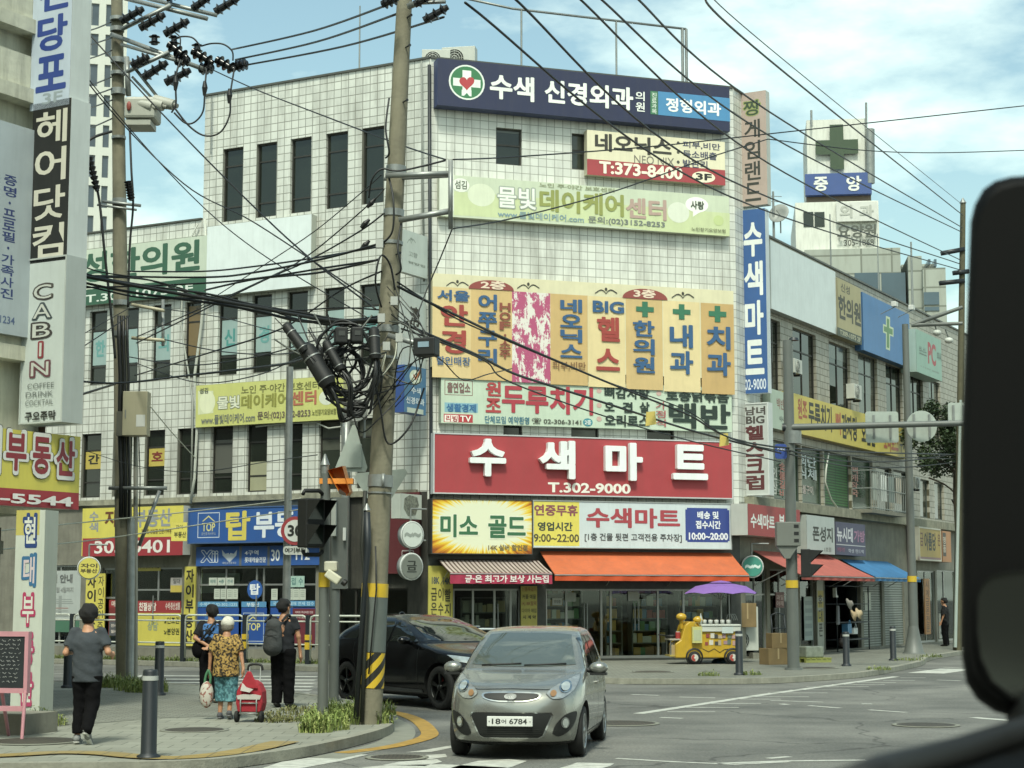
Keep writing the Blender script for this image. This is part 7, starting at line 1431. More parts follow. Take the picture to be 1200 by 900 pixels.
# --- black crossover behind it
EH = R(37); er = Matrix.Rotation(EH, 3, 'Z'); ec = gp(521, 832); el = ec - er @ Vector((-.80, -1.5, 0))
ev = thing('crossover_car', 'glossy black crossover car half hidden by the main pole and the hatchback', 'car', (el.x, el.y, .006), EH)
M_BLKP = car_paint('glossy black car paint', '#0a0b0c', .0, .12, .15, .35)
EK = [(.18, -2.05, 2.05, .78, .6, .5, 3), (.25, -2.22, 2.22, .88, .8, .6, 2.8), (.42, -2.32, 2.31, .935, .95, .7, 2.6), (.62, -2.34, 2.34, .945, 1.0, .7, 2.6), (.76, -2.30, 2.335, .94, .98, .7, 2.6), (.85, -2.18, 2.325, .93, .9, .7, 2.6), (.92, -1.98, 2.31, .915, .78, .7, 2.7), (.98, -1.66, 2.30, .90, .62, .7, 2.9), (1.03, -1.32, 2.28, .88, .5, .7, 3.1), (1.07, -1.10, 2.25, .86, .42, .6, 3.3), (1.12, -.98, 2.18, .835, .4, .6, 3.5), (1.25, -.64, 1.95, .775, .36, .5, 3.6), (1.37, -.32, 1.66, .705, .34, .5, 3.6), (1.45, -.06, 1.40, .64, .32, .5, 3.4), (1.505, .18, 1.12, .56, .32, .4, 3.2), (1.535, .40, .92, .42, .25, .3, 2.8), (1.545, .55, .78, .2, .1, .1, 2.5)]
eb = loft_body(EK, M_BLKP, 'body'); EB = bvh_of(eb)
bo = bpy.data.objects.new('body', cut_arches(eb, [(.8, -1.5), (-.8, -1.5), (.8, 1.4), (-.8, 1.4)], .41)); COL.objects.link(bo); bo.parent = ev
M_BRIM = mat('black alloy rim', '#232524', .35, .15, 6, metal=.5)
for x, y in ((.80, -1.5), (-.80, -1.5), (.80, 1.4), (-.80, 1.4)): wheel(ev, x, y, .36, .24, 5, M_BRIM, False, P('#8a2a26'))
conform(EB, [(-.72, 1.125), (-.3, 1.10), (.3, 1.10), (.72, 1.125), (.57, 1.43), (.3, 1.455), (-.3, 1.455), (-.57, 1.43)], 'front', M_CGLASS, .004, .06).build('windshield', ev)
for vw, sg in (('right', 1), ('left', -1)):
    conform(EB, [(-.78, 1.10), (-.45, 1.25), (-.08, 1.40), (.08, 1.42), (.08, 1.09)], vw, M_CGLASS, .004, .06).build('side_window', ev)
    conform(EB, [(.14, 1.09), (.14, 1.42), (.6, 1.43), (.98, 1.36), (1.10, 1.22), (1.12, 1.10)], vw, M_CGLASS, .004, .06).build('side_window', ev)
    conform(EB, [(1.18, 1.11), (1.16, 1.22), (1.10, 1.33), (1.42, 1.22), (1.58, 1.12)], vw, M_CGLASS, .004, .06).build('quarter_window', ev)
    s = MB()
    for a, b, c, d in (((-.92, .36), (-.91, .36), (-.86, 1.05), (-.87, 1.05)), ((.105, .32), (.115, .32), (.115, 1.08), (.105, 1.08)), ((1.02, .45), (1.03, .45), (1.19, 1.05), (1.18, 1.05))): conform(EB, [a, b, c, d], vw, M_BPLAST, .003, .08, s)
    s.build('panel_gap', ev)
    conform(EB, [(-1.0, .26), (1.0, .26), (1.0, .34), (-1.0, .31)], vw, mat('satin grey sill', '#55595a', .35, .1, 4, metal=.4), .006, .08).build('sill_trim', ev)
    mi = MB(); mi.ell((0, 0, 0), (.12, .085, .07), M_BLKP, 16, 10); Mm = Matrix.Translation((sg * 1.03, -.62, 1.12)); mi.v = [tuple(Mm @ Vector(v)) for v in mi.v]; mi.cyl((sg * .85, -.6, 1.07), (sg * .97, -.62, 1.09), .035, .03, M_BLKP, 8); mi.build('wing_mirror', ev)
for sg in (1, -1):
    f = (lambda p: p) if sg > 0 else mirror_x
    conform(EB, f([(.48, .84), (.70, .87), (.86, .90), (.84, .80), (.72, .77), (.55, .78)]), 'front', M_LENS, .006, .04).build('headlight', ev)
conform(EB, [(-.5, .48), (.5, .48), (.42, .33), (-.42, .33)], 'front', M_BPLAST, .006, .06).build('lower_grille', ev)
rr_ = MB(); rr_.ell((0, 1.0, 1.54), (.03, .1, .05), M_BLKP); rr_.build('roof_antenna', ev)
# ============================================================ people
def surface_nets(fn, lo, hi, h):
    lo, hi = np.array(lo), np.array(hi); n = np.ceil((hi - lo) / h).astype(int) + 1
    ax = [lo[i] + h * np.arange(n[i]) for i in range(3)]; X, Y, Z = np.meshgrid(*ax, indexing='ij'); V = fn(X, Y, Z); s = V < 0
    c = [(i, j, k) for i in (0, 1) for j in (0, 1) for k in (0, 1)]
    sl = lambda A, o: A[o[0]:A.shape[0] - 1 + o[0], o[1]:A.shape[1] - 1 + o[1], o[2]:A.shape[2] - 1 + o[2]]
    cnt = sum(sl(s, o).astype(int) for o in c); act = (cnt > 0) & (cnt < 8); pos = np.zeros(act.shape + (3,)); num = np.zeros(act.shape)
    for o in c:
        for a in range(3):
            if o[a]: continue
            p = list(o); p[a] = 1; v0, v1 = sl(V, o), sl(V, tuple(p)); m = (v0 < 0) != (v1 < 0); t = np.where(m, v0 / np.where(m, v0 - v1, 1), 0)
            for b in range(3): pos[..., b] += np.where(m, o[b] + (t if b == a else 0), 0)
            num += m
    idx = -np.ones(act.shape, int); ii = np.argwhere(act); idx[act] = np.arange(len(ii)); verts = lo + h * (ii + pos[act] / num[act][:, None]); faces = []
    for a in range(3):
        b, d = (a + 1) % 3, (a + 2) % 3; s0 = np.take(s, range(0, s.shape[a] - 1), a); s1 = np.take(s, range(1, s.shape[a]), a)
        for e in np.argwhere(s0 != s1):
            if e[b] < 1 or e[d] < 1 or e[b] >= s.shape[b] - 1 or e[d] >= s.shape[d] - 1: continue
            q = []
            for db, dd in ((-1, -1), (0, -1), (0, 0), (-1, 0)):
                f = e.copy(); f[b] += db; f[d] += dd; q.append(idx[tuple(f)])
            if min(q) < 0: continue
            faces.append(tuple(q) if s[tuple(e)] else tuple(q[::-1]))
    return verts, faces
def capsule(X, Y, Z, a, b, ra, rb, sc=(1, 1, 1)):
    a, b = np.array(a, float), np.array(b, float); d = b - a; L2 = d @ d + 1e-9
    t = np.clip(((X - a[0]) * d[0] + (Y - a[1]) * d[1] + (Z - a[2]) * d[2]) / L2, 0, 1)
    return np.sqrt(((X - a[0] - t * d[0]) / sc[0]) ** 2 + ((Y - a[1] - t * d[1]) / sc[1]) ** 2 + ((Z - a[2] - t * d[2]) / sc[2]) ** 2) - (ra + (rb - ra) * t)
def smin(a, b, k): h = np.clip(.5 + .5 * (b - a) / k, 0, 1); return b + (a - b) * h - k * h * (1 - h)
def blob(name, prims, parent, m, h=.014, k=.03, cut=None, wr=0.0, seed=0):
    """prims: (a, b, ra, rb[, scale]); cut: function of X,Y,Z that is positive where cloth ends; wr: cloth folds"""
    P_ = [np.array(p[0]) for p in prims] + [np.array(p[1]) for p in prims]; r = max(max(p[2], p[3]) * max(p[4] if len(p) > 4 else (1,)) for p in prims) + .05
    lo, hi = np.min(P_, 0) - r, np.max(P_, 0) + r
    def fn(X, Y, Z):
        v = None
        for p in prims:
            c = capsule(X, Y, Z, *p[:4], *(p[4:5])); v = c if v is None else smin(v, c, k)
        if wr: v = v + wr * (np.sin(X * 31 + Z * 23 + seed) * np.sin(Z * 17 + Y * 29 + seed * 2) + .6 * np.sin(Z * 47 + X * 19 - Y * 33 + seed))
        if cut is not None: v = np.maximum(v, cut(X, Y, Z))
        return v
    vs, fs = surface_nets(fn, lo, hi, h); mb = MB(); mb.add(vs.tolist(), fs, m, True); return mb.build(name, parent)
M_SKIN = mat('skin', '#b98a6c', .55, .1, 6); M_SKIN2 = mat('tanned skin', '#a87c5e', .55, .1, 6); M_HAIRB = mat('black hair', '#0e0d0c', .7, .3, 30, bump=.6); M_CLOTHK = mat('black trouser cloth', '#0c0c0e', .9, .25, 8, bump=.3, spec=.15)
def pattern_mat(name, base, spots, scale, thr, extra=None):
    m, t, b = newmat(name); n, l = t.nodes, t.links; tc = n.new('ShaderNodeTexCoord'); v = n.new('ShaderNodeTexNoise'); v.inputs['Scale'].default_value = scale; v.inputs['Detail'].default_value = 2; l.new(tc.outputs['Object'], v.inputs[0])
    r = n.new('ShaderNodeValToRGB'); r.color_ramp.interpolation = 'CONSTANT'; e = r.color_ramp.elements; e[0].color = (*lin(spots), 1); e[1].position = thr; e[1].color = (*lin(base), 1)
    if extra: k = e.new(thr + .09); k.color = (*lin(extra), 1)
    l.new(v.outputs[0], r.inputs[0]); l.new(r.outputs[0], b.inputs['Base Color']); b.inputs['Roughness'].default_value = .85; return m
def hand(parent_prims, wrist, d, side, r=.011):
    """five-fingered relaxed hand hanging along d from the wrist"""
    w_ = Vector(wrist); d = Vector(d).normalized(); x = d.cross(Vector((side, 0.2, 0))).normalized(); o = []
    pm = w_ + d * .05; o.append((tuple(w_), tuple(w_ + d * .085), .026, .032, (1, 1, 1)))
    for i, L_ in enumerate((.068, .078, .074, .06)):
        b = w_ + d * .09 + x * (.018 * (1.5 - i)); c = b + d * L_ * .55; e = c + (d * .8 + x.cross(d) * -.5 * side).normalized() * L_ * .5
        o += [(tuple(b), tuple(c), r, r * .9), (tuple(c), tuple(e), r * .9, r * .75)]
    th = w_ + d * .03 + x * .025; o += [(tuple(th), tuple(th + d * .035 + x * .03), r * 1.2, r), (tuple(th + d * .035 + x * .03), tuple(th + d * .07 + x * .03), r, r * .8)]
    return o
def person(label, loc, rz, H, J, cloth, skin=None, hair=None, k_=1.0):
    """J: joints in metres for a 1.7 m figure, facing +y; cloth: callables adding clothes"""
    t = thing('person', label, 'person', loc, rz, 'people on the pavement'); s = H / 1.7; t.scale = (s, s, s); skin = skin or M_SKIN; b = []
    hd = J['head']; nk = J['neck']; fwd = Vector(J.get('look', (0, 1, 0))).normalized(); up = Vector((0, 0, 1)); hv = Vector(hd); sd = fwd.cross(up)
    b += [((hv + up * .03 - fwd * .015)[:], (hv + up * .035 + fwd * .02)[:], .092, .088), ((hv - up * .06 + fwd * .035)[:], (hv - up * .085 + fwd * .055)[:], .058, .04)]      # skull, jaw
    b += [((hv + fwd * .085 - up * .005)[:], (hv + fwd * .112 - up * .035)[:], .012, .016), ((hv + fwd * .09 + up * .02 + sd * .03)[:], (hv + fwd * .09 + up * .02 - sd * .03)[:], .016, .016), ((hv + fwd * .088 - up * .068 + sd * .018)[:], (hv + fwd * .088 - up * .068 - sd * .018)[:], .010, .010)]
    for q in (1, -1): b.append(((hv + sd * .092 * q + up * .005 - fwd * .005)[:], (hv + sd * .097 * q - up * .035)[:], .016, .012, (1, 1, 1)))
    b += [((Vector(nk) + up * .06 + fwd * .01)[:], nk, .052, .06)]
    ch, pe = J['chest'], J['pelvis']
    b += [(nk, ch, .07, .13), (ch, pe, .135, .125)]
    for q in 'lr':
        sh, el, wr = J['sh' + q], J['el' + q], J['wr' + q]; b += [(ch, sh, .10, .055), (sh, el, .05, .038), (el, wr, .037, .025)]
        b += hand(None, wr, Vector(wr) - Vector(el) if J.get('hd' + q) is None else J['hd' + q], 1 if q == 'r' else -1)
        hp, kn, an = J['hp' + q], J['kn' + q], J['an' + q]; b += [(pe, hp, .11, .085), (hp, kn, .082, .055), (kn, an, .052, .036)]
    blob('body', b, t, skin, .011, .016)
    eye = MB()
    for q in (1, -1): eye.ell(hv + fwd * .1 + up * .012 + sd * .032 * q, (.010, .008, .007), mat('dark eye', '#241c18', .2), 8, 6)
    eye.build('eyes', t)
    for c in cloth: c(t, J)
    return t
def trousers(m, wide=0.0, hem=.0, belt=.98):
    def f(t, J):
        p = []
        for q in 'lr': p += [(J['pelvis'], J['hp' + q], .135, .10), (J['hp' + q], J['kn' + q], .10 + wide, .075 + wide), (J['kn' + q], J['an' + q], .075 + wide, .062 + wide)]
        lowl = {q: np.array(J['an' + q]) for q in 'lr'}; blob('trousers', p, t, m, .014, .03, lambda X, Y, Z: np.maximum(Z - belt, hem - Z), .004, 3)
    return f
def shirt(m, sleeve=.75, hem=.78, loose=.02, name='shirt', flare=.0):
    def f(t, J):
        ch, pe, nk = J['chest'], J['pelvis'], J['neck']; p = [((Vector(nk) - Vector((0, 0, .05)))[:], ch, .07, .135 + loose, (1.2, .85, 1)), (ch, (pe[0], pe[1], hem + .02), .135 + loose, .135 + loose + flare, (1.18, .86, 1))]
        for q in 'lr':
            sh, el = Vector(J['sh' + q]), Vector(J['el' + q]); e = sh + (el - sh) * sleeve; p += [(ch, sh[:], .10, .058), (sh[:], e[:], .058 + loose * .4, .058 + loose * .7)]
        ez = min(J['elr'][2], J['ell'][2])
        def cut(X, Y, Z):
            c = np.maximum(hem - Z, Z - nk[2] - .015)
            for q in 'lr':
                sh, el = np.array(J['sh' + q]), np.array(J['el' + q]); d = (el - sh) / np.linalg.norm(el - sh); L_ = np.linalg.norm(el - sh) * sleeve; far = (X - sh[0]) * d[0] + (Y - sh[1]) * d[1] + (Z - sh[2]) * d[2] - L_
                side = np.abs(X) - (.19 + loose); c = np.maximum(c, np.minimum(far, np.where((Z < sh[2]) & (np.sign(X) == np.sign(sh[0])), side, -1)))
            return c
        blob(name, p, t, m, .014, .03, cut, .005, 1)
    return f
def shoes(m, sole=None):
    def f(t, J):
        for q in 'lr':
            a = Vector(J['an' + q]); d = Vector(J.get('ft' + q, (0, 1, -.15))).normalized(); p = [((a + d * -.04 - Vector((0, 0, .03)))[:], (a + d * .05 - Vector((0, 0, .042)))[:], .042, .042), ((a + d * .05 - Vector((0, 0, .042)))[:], (a + d * .16 - Vector((0, 0, .05)))[:], .042, .034), (a[:], (a - Vector((0, 0, .03)))[:], .045, .045)]
            o = blob('shoe', p, t, m, .012, .02)
            if sole: blob('sole', [((a - d * .04 - Vector((0, 0, .068)))[:], (a + d * .16 - Vector((0, 0, .076)))[:], .034, .030, (1.25, 1.1, .5))], o, sole, .012, .02)
    return f
def hair(m, r=.105, low=-.05, front=.05, vol=(1, 1, 1)):
    def f(t, J):
        hv = Vector(J['head']); fwd = Vector(J.get('look', (0, 1, 0))).normalized(); up = Vector((0, 0, 1)); p = [((hv + up * .045 - fwd * .022)[:], (hv + up * .05 + fwd * .02)[:], r, r * .95, vol), ((hv - fwd * .04 - up * .03)[:], (hv - fwd * .045 - up * .0)[:], r * .74, r * .9, vol)]
        def cut(X, Y, Z):
            a = (X - hv.x) * fwd.x + (Y - hv.y) * fwd.y; return np.maximum(hv.z + low - Z, np.minimum(a - front, hv.z + .06 - Z))
        blob('hair', p, t, m, .011, .03, cut, .009, 5)
    return f
def J0(**k):
    d = dict(head=(0, .02, 1.575), neck=(0, 0, 1.42), chest=(0, -.01, 1.24), pelvis=(0, 0, .93), shl=(-.165, -.01, 1.375), shr=(.165, -.01, 1.375), ell=(-.215, -.03, 1.11), elr=(.215, -.03, 1.11), wrl=(-.22, .06, .88), wrr=(.22, .06, .88),
             hpl=(-.09, 0, .87), hpr=(.09, 0, .87), knl=(-.095, .01, .48), knr=(.095, .01, .48), anl=(-.10, -.03, .09), anr=(.10, -.03, .09))
    d.update(k); return d
# man in grey T-shirt walking away
p = gp(100, 872, .12)
M_TEE = mat('dark grey T-shirt cotton', '#3c4247', .9, .15, 5, bump=.25)
M_SNEAK = mat('grey sneaker', '#7a7c7a', .7, .3, 20); M_SOLE = mat('white shoe sole', '#c3c4bd', .7, .1)
person('young man in dark grey T-shirt and black trousers walking away at the left', p, R(-3), 1.63, J0(ell=(-.26, -.06, 1.12), elr=(.27, -.05, 1.13), wrl=(-.22, .17, 1.12), wrr=(.24, .18, 1.10), hdl=(0, 1, -.1), hdr=(0, 1, -.1), hpl=(-.085, 0, .87), knl=(-.09, .05, .48), anl=(-.10, -.02, .09), knr=(.075, .0, .49), anr=(.07, -.20, .19), ftr=(.15, .7, -.75), ftl=(-.1, 1, -.15)), [trousers(M_CLOTHK, .01, .13, .84), shirt(M_TEE, .72, .76, .022), shoes(M_SNEAK, M_SOLE), hair(M_HAIRB, .114, -.095, .05)])
# man with blue print shirt, hands behind his back
p2 = gp(246, 824, .12)
M_BLUEP = pattern_mat('black shirt with blue print', '#1b1d22', '#3a5f94', 9, .42)
person('man in black shirt with blue print and hands behind his back', p2, R(4), 1.60, J0(look=(-.55, .83, 0), ell=(-.27, -.10, 1.13), elr=(.25, -.10, 1.13), wrl=(-.02, -.20, .99), wrr=(.03, -.22, .97), hdl=(1, -.1, -.3), hdr=(-1, -.1, -.2)), [trousers(M_CLOTHK, .02, .08, .93), shirt(mat('black shirt cotton', '#121316', .9, .2, 5), .8, .86, .02), shoes(mat('pale sandals', '#8d8378', .8)), hair(M_HAIRB, .104, -.08, .035)], M_SKIN2)
pm_ = [o for o in SC.objects if o.name.startswith('person')][-1]
q = MB(); M_PRT = pattern_mat('blue flower print', '#1a1d22', '#4a78b0', 14, .50, '#1c2430')
pr = blob('shirt_print', [((0, -.03, 1.34), (0, -.03, 1.14), .14, .155, (1.2, .85, 1))], pm_, M_PRT, .014, .03, lambda X, Y, Z: np.maximum(np.maximum(Y + .06, np.abs(X) - .14), np.maximum(1.08 - Z, Z - 1.38)), .004, 2)
pb2 = thing('shoulder_bag', 'small black bag slung at the hip of the man in the blue print shirt', 'bag', p2 + Vector((-.2, -.05, .83)), 0)
q = MB(); q.ell((0, 0, .05), (.11, .09, .15), M_CLOTHK, 14, 10); q.build('pouch', pb2); q = MB(); q.tube(smooth([(.02, -.08, .15), (.16, -.16, .32), (.30, -.12, .52)], 6), .018, M_BLACK, 6); q.build('strap', pb2)
# woman with leopard blouse pulling the cart
p3 = gp(264, 843, .12)
M_LEO = pattern_mat('leopard print blouse', '#8d7340', '#2a2216', 26, .47, '#a88a4c'); M_TEAL = pattern_mat('teal patterned trousers', '#3f6c74', '#34585f', 20, .45, '#5c8a90')
M_HAT = mat('white sun hat', '#c6c4b8', .85, .12, 20, bump=.3)
def hat(t, J):
    hv = Vector(J['head']); blob('hat', [((hv + Vector((0, -.01, .05)))[:], (hv + Vector((0, .01, .07)))[:], .115, .105)], t, M_HAT, .012, .02, lambda X, Y, Z: hv.z + .015 - Z, .003, 2); blob('hair', [((hv + Vector((0, -.03, -.02)))[:], (hv + Vector((0, -.01, .02)))[:], .102, .104)], t, mat('greying hair', '#6a665c', .7, .4, 40), .012, .02, lambda X, Y, Z: np.maximum(hv.z - .075 - Z, Y - hv.y - .05))
person('woman in leopard print blouse and white hat pulling a red shopping cart', p3, R(-6), 1.43, J0(head=(0, .05, 1.565), ell=(-.27, -.02, 1.10), wrl=(-.29, .0, .85), elr=(.27, -.06, 1.10), wrr=(.33, -.12, .86), hdl=(0, .1, -1), hdr=(0, -.3, -1), knl=(-.09, .06, .48), anl=(-.10, .02, .09), knr=(.09, .0, .48), anr=(.09, -.08, .12), ftr=(.05, .8, -.5)), [trousers(M_TEAL, .035, .30, .80), shirt(M_LEO, .85, .72, .035, 'blouse', .03), shoes(mat('grey walking shoes', '#4c4e52', .8, .3, 20), mat('grey sole', '#77787a', .7)), hat], M_SKIN2)
cb_ = thing('carrier_bag', 'green striped carrier bag hanging from the woman in leopard print', 'bag', p3 + Vector((-.27, -.02, .10)))
q = MB(); q.tube(smooth([(.02, 0, .6), (-.015, 0, .52), (-.03, 0, .42)], 5), .02, P('#3f7a52'), 6); q.tube(smooth([(.02, 0, .6), (.05, 0, .5), (.045, 0, .4)], 5), .02, P('#3f7a52'), 6); q.build('handle', cb_); q = MB(); q.ell((0, 0, .25), (.10, .07, .19), pattern_mat('printed bag', '#b9b4a9', '#8a5f55', 18, .45), 14, 12); q.build('pouch', cb_)
# red shopping cart
pc = gp(294, 846, .12); ct = thing('shopping_cart', 'red fabric shopping cart with two black wheels behind the woman', 'shopping cart', pc, R(-8)); ct.scale = (.88, .88, .88)
M_REDF = mat('red cart fabric', '#9a2430', .8, .2, 6, bump=.3)
q = MB(); prof = [(-.19, .16), (-.22, .30), (-.21, .48), (-.15, .60), (-.06, .66), (.06, .66), (.15, .60), (.21, .48), (.22, .30), (.19, .16)]
q.prism(prof, -.13, .15, M_REDF); q.build('bag', ct, bevel=.03); q = MB(); q.prism([(-.15, .53), (.15, .53), (.10, .66), (.03, .80), (-.03, .80), (-.10, .66)], -.165, -.13, M_REDF); q.build('flap', ct, bevel=.02)
q = MB(); q.prism([(-.13, .50), (-.1, .62), (-.03, .55), (.08, .52), (.02, .47)], -.178, -.166, P('#c9c3bc')); q.prism([(-.18, .36), (.18, .36), (.2, .42), (.1, .44), (-.1, .44), (-.2, .42)], -.15, -.131, P('#b9b4ac')); q.build('white_trim', ct)
q = MB()
for s_ in (-1, 1): q.tube([(s_ * .13, -.14, .10), (s_ * .13, -.16, .34), (s_ * .09, .16, .62), (s_ * .09, .2, .86)], .012, M_STEEL, 6)
q.tube([(-.15, -.15, .30), (.15, -.15, .30)], .012, M_STEEL, 6); q.tube([(-.15, -.15, .14), (.15, -.15, .14)], .012, M_STEEL, 6); q.build('frame', ct); q = MB(); q.tube(smooth([(-.12, .2, .80), (-.10, .2, .88), (0, .2, .90), (.10, .2, .88), (.12, .2, .80)], 5), .02, M_BLACK, 8); q.build('handle', ct)
for s_ in (-1, 1):
    q = MB(); M = Matrix.Translation((s_ * .2, -.1, .09)) @ Matrix.Rotation(R(90), 4, 'Y'); q.lathe([(.03, -.02), (.085, -.025), (.09, 0), (.085, .025), (.03, .02)], M_TYRE, 22, M); q.lathe([(.001, -.015), (.05, -.015), (.05, .015), (.001, .015)], M_DGREY, 16, M); q.build('wheel', ct)
# man with backpack
p4 = gp(331, 829, .12)
person('man in dark shirt with a grey backpack standing by the crossing', p4, R(-8), 1.69, J0(look=(.45, .89, 0), elr=(.25, -.02, 1.12), wrr=(.27, .03, .87), ell=(-.23, .06, 1.12), wrl=(-.16, .2, 1.05), anl=(-.09, -.03, .09), anr=(.10, .0, .09), ftr=(.3, 1, -.15)), [trousers(M_CLOTHK, .02, .07, .93), shirt(mat('dark navy shirt', '#1c1f24', .9, .2, 5), .62, .86, .015), shoes(M_BLACK), hair(M_HAIRB, .104, -.08, .035)], M_SKIN2)
bp = thing('backpack', 'grey and black backpack worn by the man at the crossing', 'backpack', p4 + Vector((-.04, -.0, -.06)), R(-10)); M_BPK = mat('charcoal backpack cloth', '#3a3d3d', .85, .25, 8, bump=.4)
blob('pack', [((-.06, -.24, 1.02), (-.05, -.24, 1.34), .15, .12, (1.05, .8, 1)), ((-.06, -.30, 1.02), (-.06, -.30, 1.14), .11, .10, (1.05, .8, 1))], bp, M_BPK, .014, .03, None, .003)
q = MB(); q.tube(smooth([(-.20, -.2, 1.40), (-.17, -.02, 1.50), (-.19, .12, 1.38), (-.2, .1, 1.15)], 6), .022, M_BLACK, 6); q.tube(smooth([(.08, -.2, 1.42), (.13, -.04, 1.51), (.15, .12, 1.38), (.16, .1, 1.15)], 6), .022, M_BLACK, 6); q.build('strap', bp)
q = MB(); q.tube([(-.17, -.385, 1.2), (.05, -.385, 1.2)], .006, M_BLACK, 5); q.tube([(-.16, -.37, 1.33), (.05, -.37, 1.33)], .006, M_BLACK, 5); q.build('zip', bp)
# person in the doorway shade far right
p5 = on(RF, 1108, 752, 1.5); p5.z = .12
person('distant person in black standing beside the board at the mirror edge', p5, R(60), 1.7, J0(), [trousers(M_CLOTHK, .02, .07), shirt(mat('black coat cloth', '#151617', .9, .2, 5), 1.0, .75, .03), shoes(M_BLACK), hair(M_HAIRB)])
# ============================================================ street stall and clutter on the right
def stall():
    o = gp(783, 778, .12); rz = FF.rz * .4; t = thing('snack_cart', 'yellow car shaped street snack cart parked before the mart door', 'snack cart', o, rz)
    Y_ = mat('yellow cart paint', '#b8962a', .35, .12, 4, grime=.25, coat=.3); W1 = P('#b9bdb4', .5)
    body = [(.12, .16), (.12, .52), (.26, .62), (.38, 1.0), (.50, 1.10), (.66, 1.10), (.72, .98), (1.80, .98), (1.88, .9), (1.90, .2), (1.86, .16)]
    q = MB(); q.prism(body, -.35, .45, Y_); q.build('body', t, bevel=.05)
    for x in (.62, 1.64):
        w_ = MB(); M = Matrix.Translation((x, -.36, .17)) @ Matrix.Rotation(R(90), 4, 'X'); w_.lathe([(.09, .04), (.16, .04), (.17, 0), (.16, -.12), (.05, -.12)], M_TYRE, 26, M); ob = w_.build('wheel', t); h = MB(); h.lathe([(.001, .05), (.095, .045)], P('#b9b8ae'), 24, M); h.build('hub', ob); h = MB()
        h.add([M @ Vector((.09 * math.cos(a), .09 * math.sin(a), .055)) for a in [math.pi * (.55 + i / 10) for i in range(11)]], [tuple(range(11))], P('#a8382c')); h.cyl(M @ Vector((0, 0, .05)), M @ Vector((0, 0, .065)), .025, .025, P('#c9c8be'), 12); h.build('hub_disc', ob)
        ar = MB(); ar.lathe([(.19, .0), (.23, .0), (.23, .02), (.19, .02)], M_BLACK, 26, Matrix.Translation((x, -.35, .19)) @ Matrix.Rotation(R(90), 4, 'X')); ar.build('wheel_arch', t)
    for x, z in ((.33, 1.22), (.78, 1.14)): q = MB(); q.ell((x, -.15, z), (.14, .11, .10), Y_, 14, 10); q.cyl((x + .02, -.1, z - .3), (x, -.12, z - .05), .05, .05, Y_, 8); q.build('round_knob', t)
    q = MB(); q.box(.80, 1.86, -.42, .45, .98, 1.03, W1); q.box(.80, 1.86, -.40, -.352, .84, .98, W1); q.build('counter', t, bevel=.01)
    st = MB(); cols = ('#8a3a34', '#c3bfb0', '#3a3a38', '#a8987a', '#9a7a80', '#5c6a5a', '#b08a80', '#c9c4b4'); rr = random.Random(4)
    for k in range(16):
        x = .92 + (k % 8) * .118 + rr.uniform(-.02, .02); z = .50 + (k // 8) * .17 + rr.uniform(-.02, .02); st.box(x, x + rr.uniform(.07, .11), -.358 - .001 * k, -.351, z, z + rr.uniform(.08, .14), P(cols[k % 8], .6))
    st.build('sticker', t)
    q = MB(); q.box(.0 - .02, .30, -.30, .30, .62, .66, P('#a8a390')); q.cyl((.02, -.25, .2), (.02, -.25, .62), .015, .015, M_STEEL, 6); q.cyl((.02, .25, .2), (.02, .25, .62), .015, .015, M_STEEL, 6); q.box(-.02, .2, -.3, .3, .2, .24, P('#a8963a')); q.build('side_shelf', t)
    q = MB(); q.tube([(.84, -.354, .40), (1.0, -.356, .32), (1.15, -.356, .40), (1.3, -.356, .30), (1.42, -.356, .38), (1.7, -.354, .40)], .008, M_BLACK, 5); q.build('cable', t)
    mw = Matrix.Translation(o) @ Matrix.Rotation(rz, 4, 'Z')
    def loose(name, lab, cat, x, y, z, build, grp=None):
        k = MB(); build(k); ob = k.build(name, None, mw @ Vector((x, y, z)), rz); tag(ob, lab, cat, grp)
    loose('paper_bag', 'pale yellow printed paper bag hung on the front of the snack cart', 'bag', .55, -.46, .55, lambda k: (k.box(0, .26, 0, .08, 0, .42, P('#b9b86a')), k.box(.03, .23, -.004, 0, .06, .34, P('#a8b08a')), k.tube([(.05, .04, .42), (.09, .04, .52), (.17, .04, .52), (.21, .04, .42)], .008, P('#8a8a5a'), 5)))
    loose('cooking_pan', 'round black cooking pan on the shelf of the snack cart', 'pan', .10, .0, .66, lambda k: (k.lathe([(.001, .01), (.15, .01), (.19, .09), (.185, .09), (.145, .02), (.001, .02)], M_BLACK, 20), k.cyl((-.18, 0, .08), (-.36, 0, .10), .015, .015, M_BLACK, 6)))
    loose('red_can', 'red tin beside the black pan on the snack cart shelf', 'tin', .22, -.22, .66, lambda k: (k.cyl((0, 0, 0), (0, 0, .17), .065, .065, P('#a02a24'), 16), k.cyl((0, 0, .17), (0, 0, .18), .06, .055, P('#b9b4a9'), 16)))
    loose('cardboard_box', 'open carton with white bottles under the snack cart shelf', 'box', .03, -.28, .24, lambda k: (k.box(0, .24, 0, .3, 0, .02, P('#a08a5c')), k.box(0, .24, 0, .012, .02, .26, P('#a08a5c')), k.box(0, .012, .014, .3, .02, .26, P('#a08a5c')), k.box(.228, .24, .014, .3, .02, .26, P('#a08a5c'))))
    for i in range(3): loose('bottle', ('left', 'middle', 'right')[i] + ' white bottle of three in the carton under the cart shelf', 'bottle', .07 + .055 * i, -.2, .261, lambda k: k.lathe([(.001, 0), (.024, 0), (.024, .2), (.01, .25), (.01, .29), (.001, .29)], P('#c3c4bb'), 12), 'white bottles under the cart shelf')
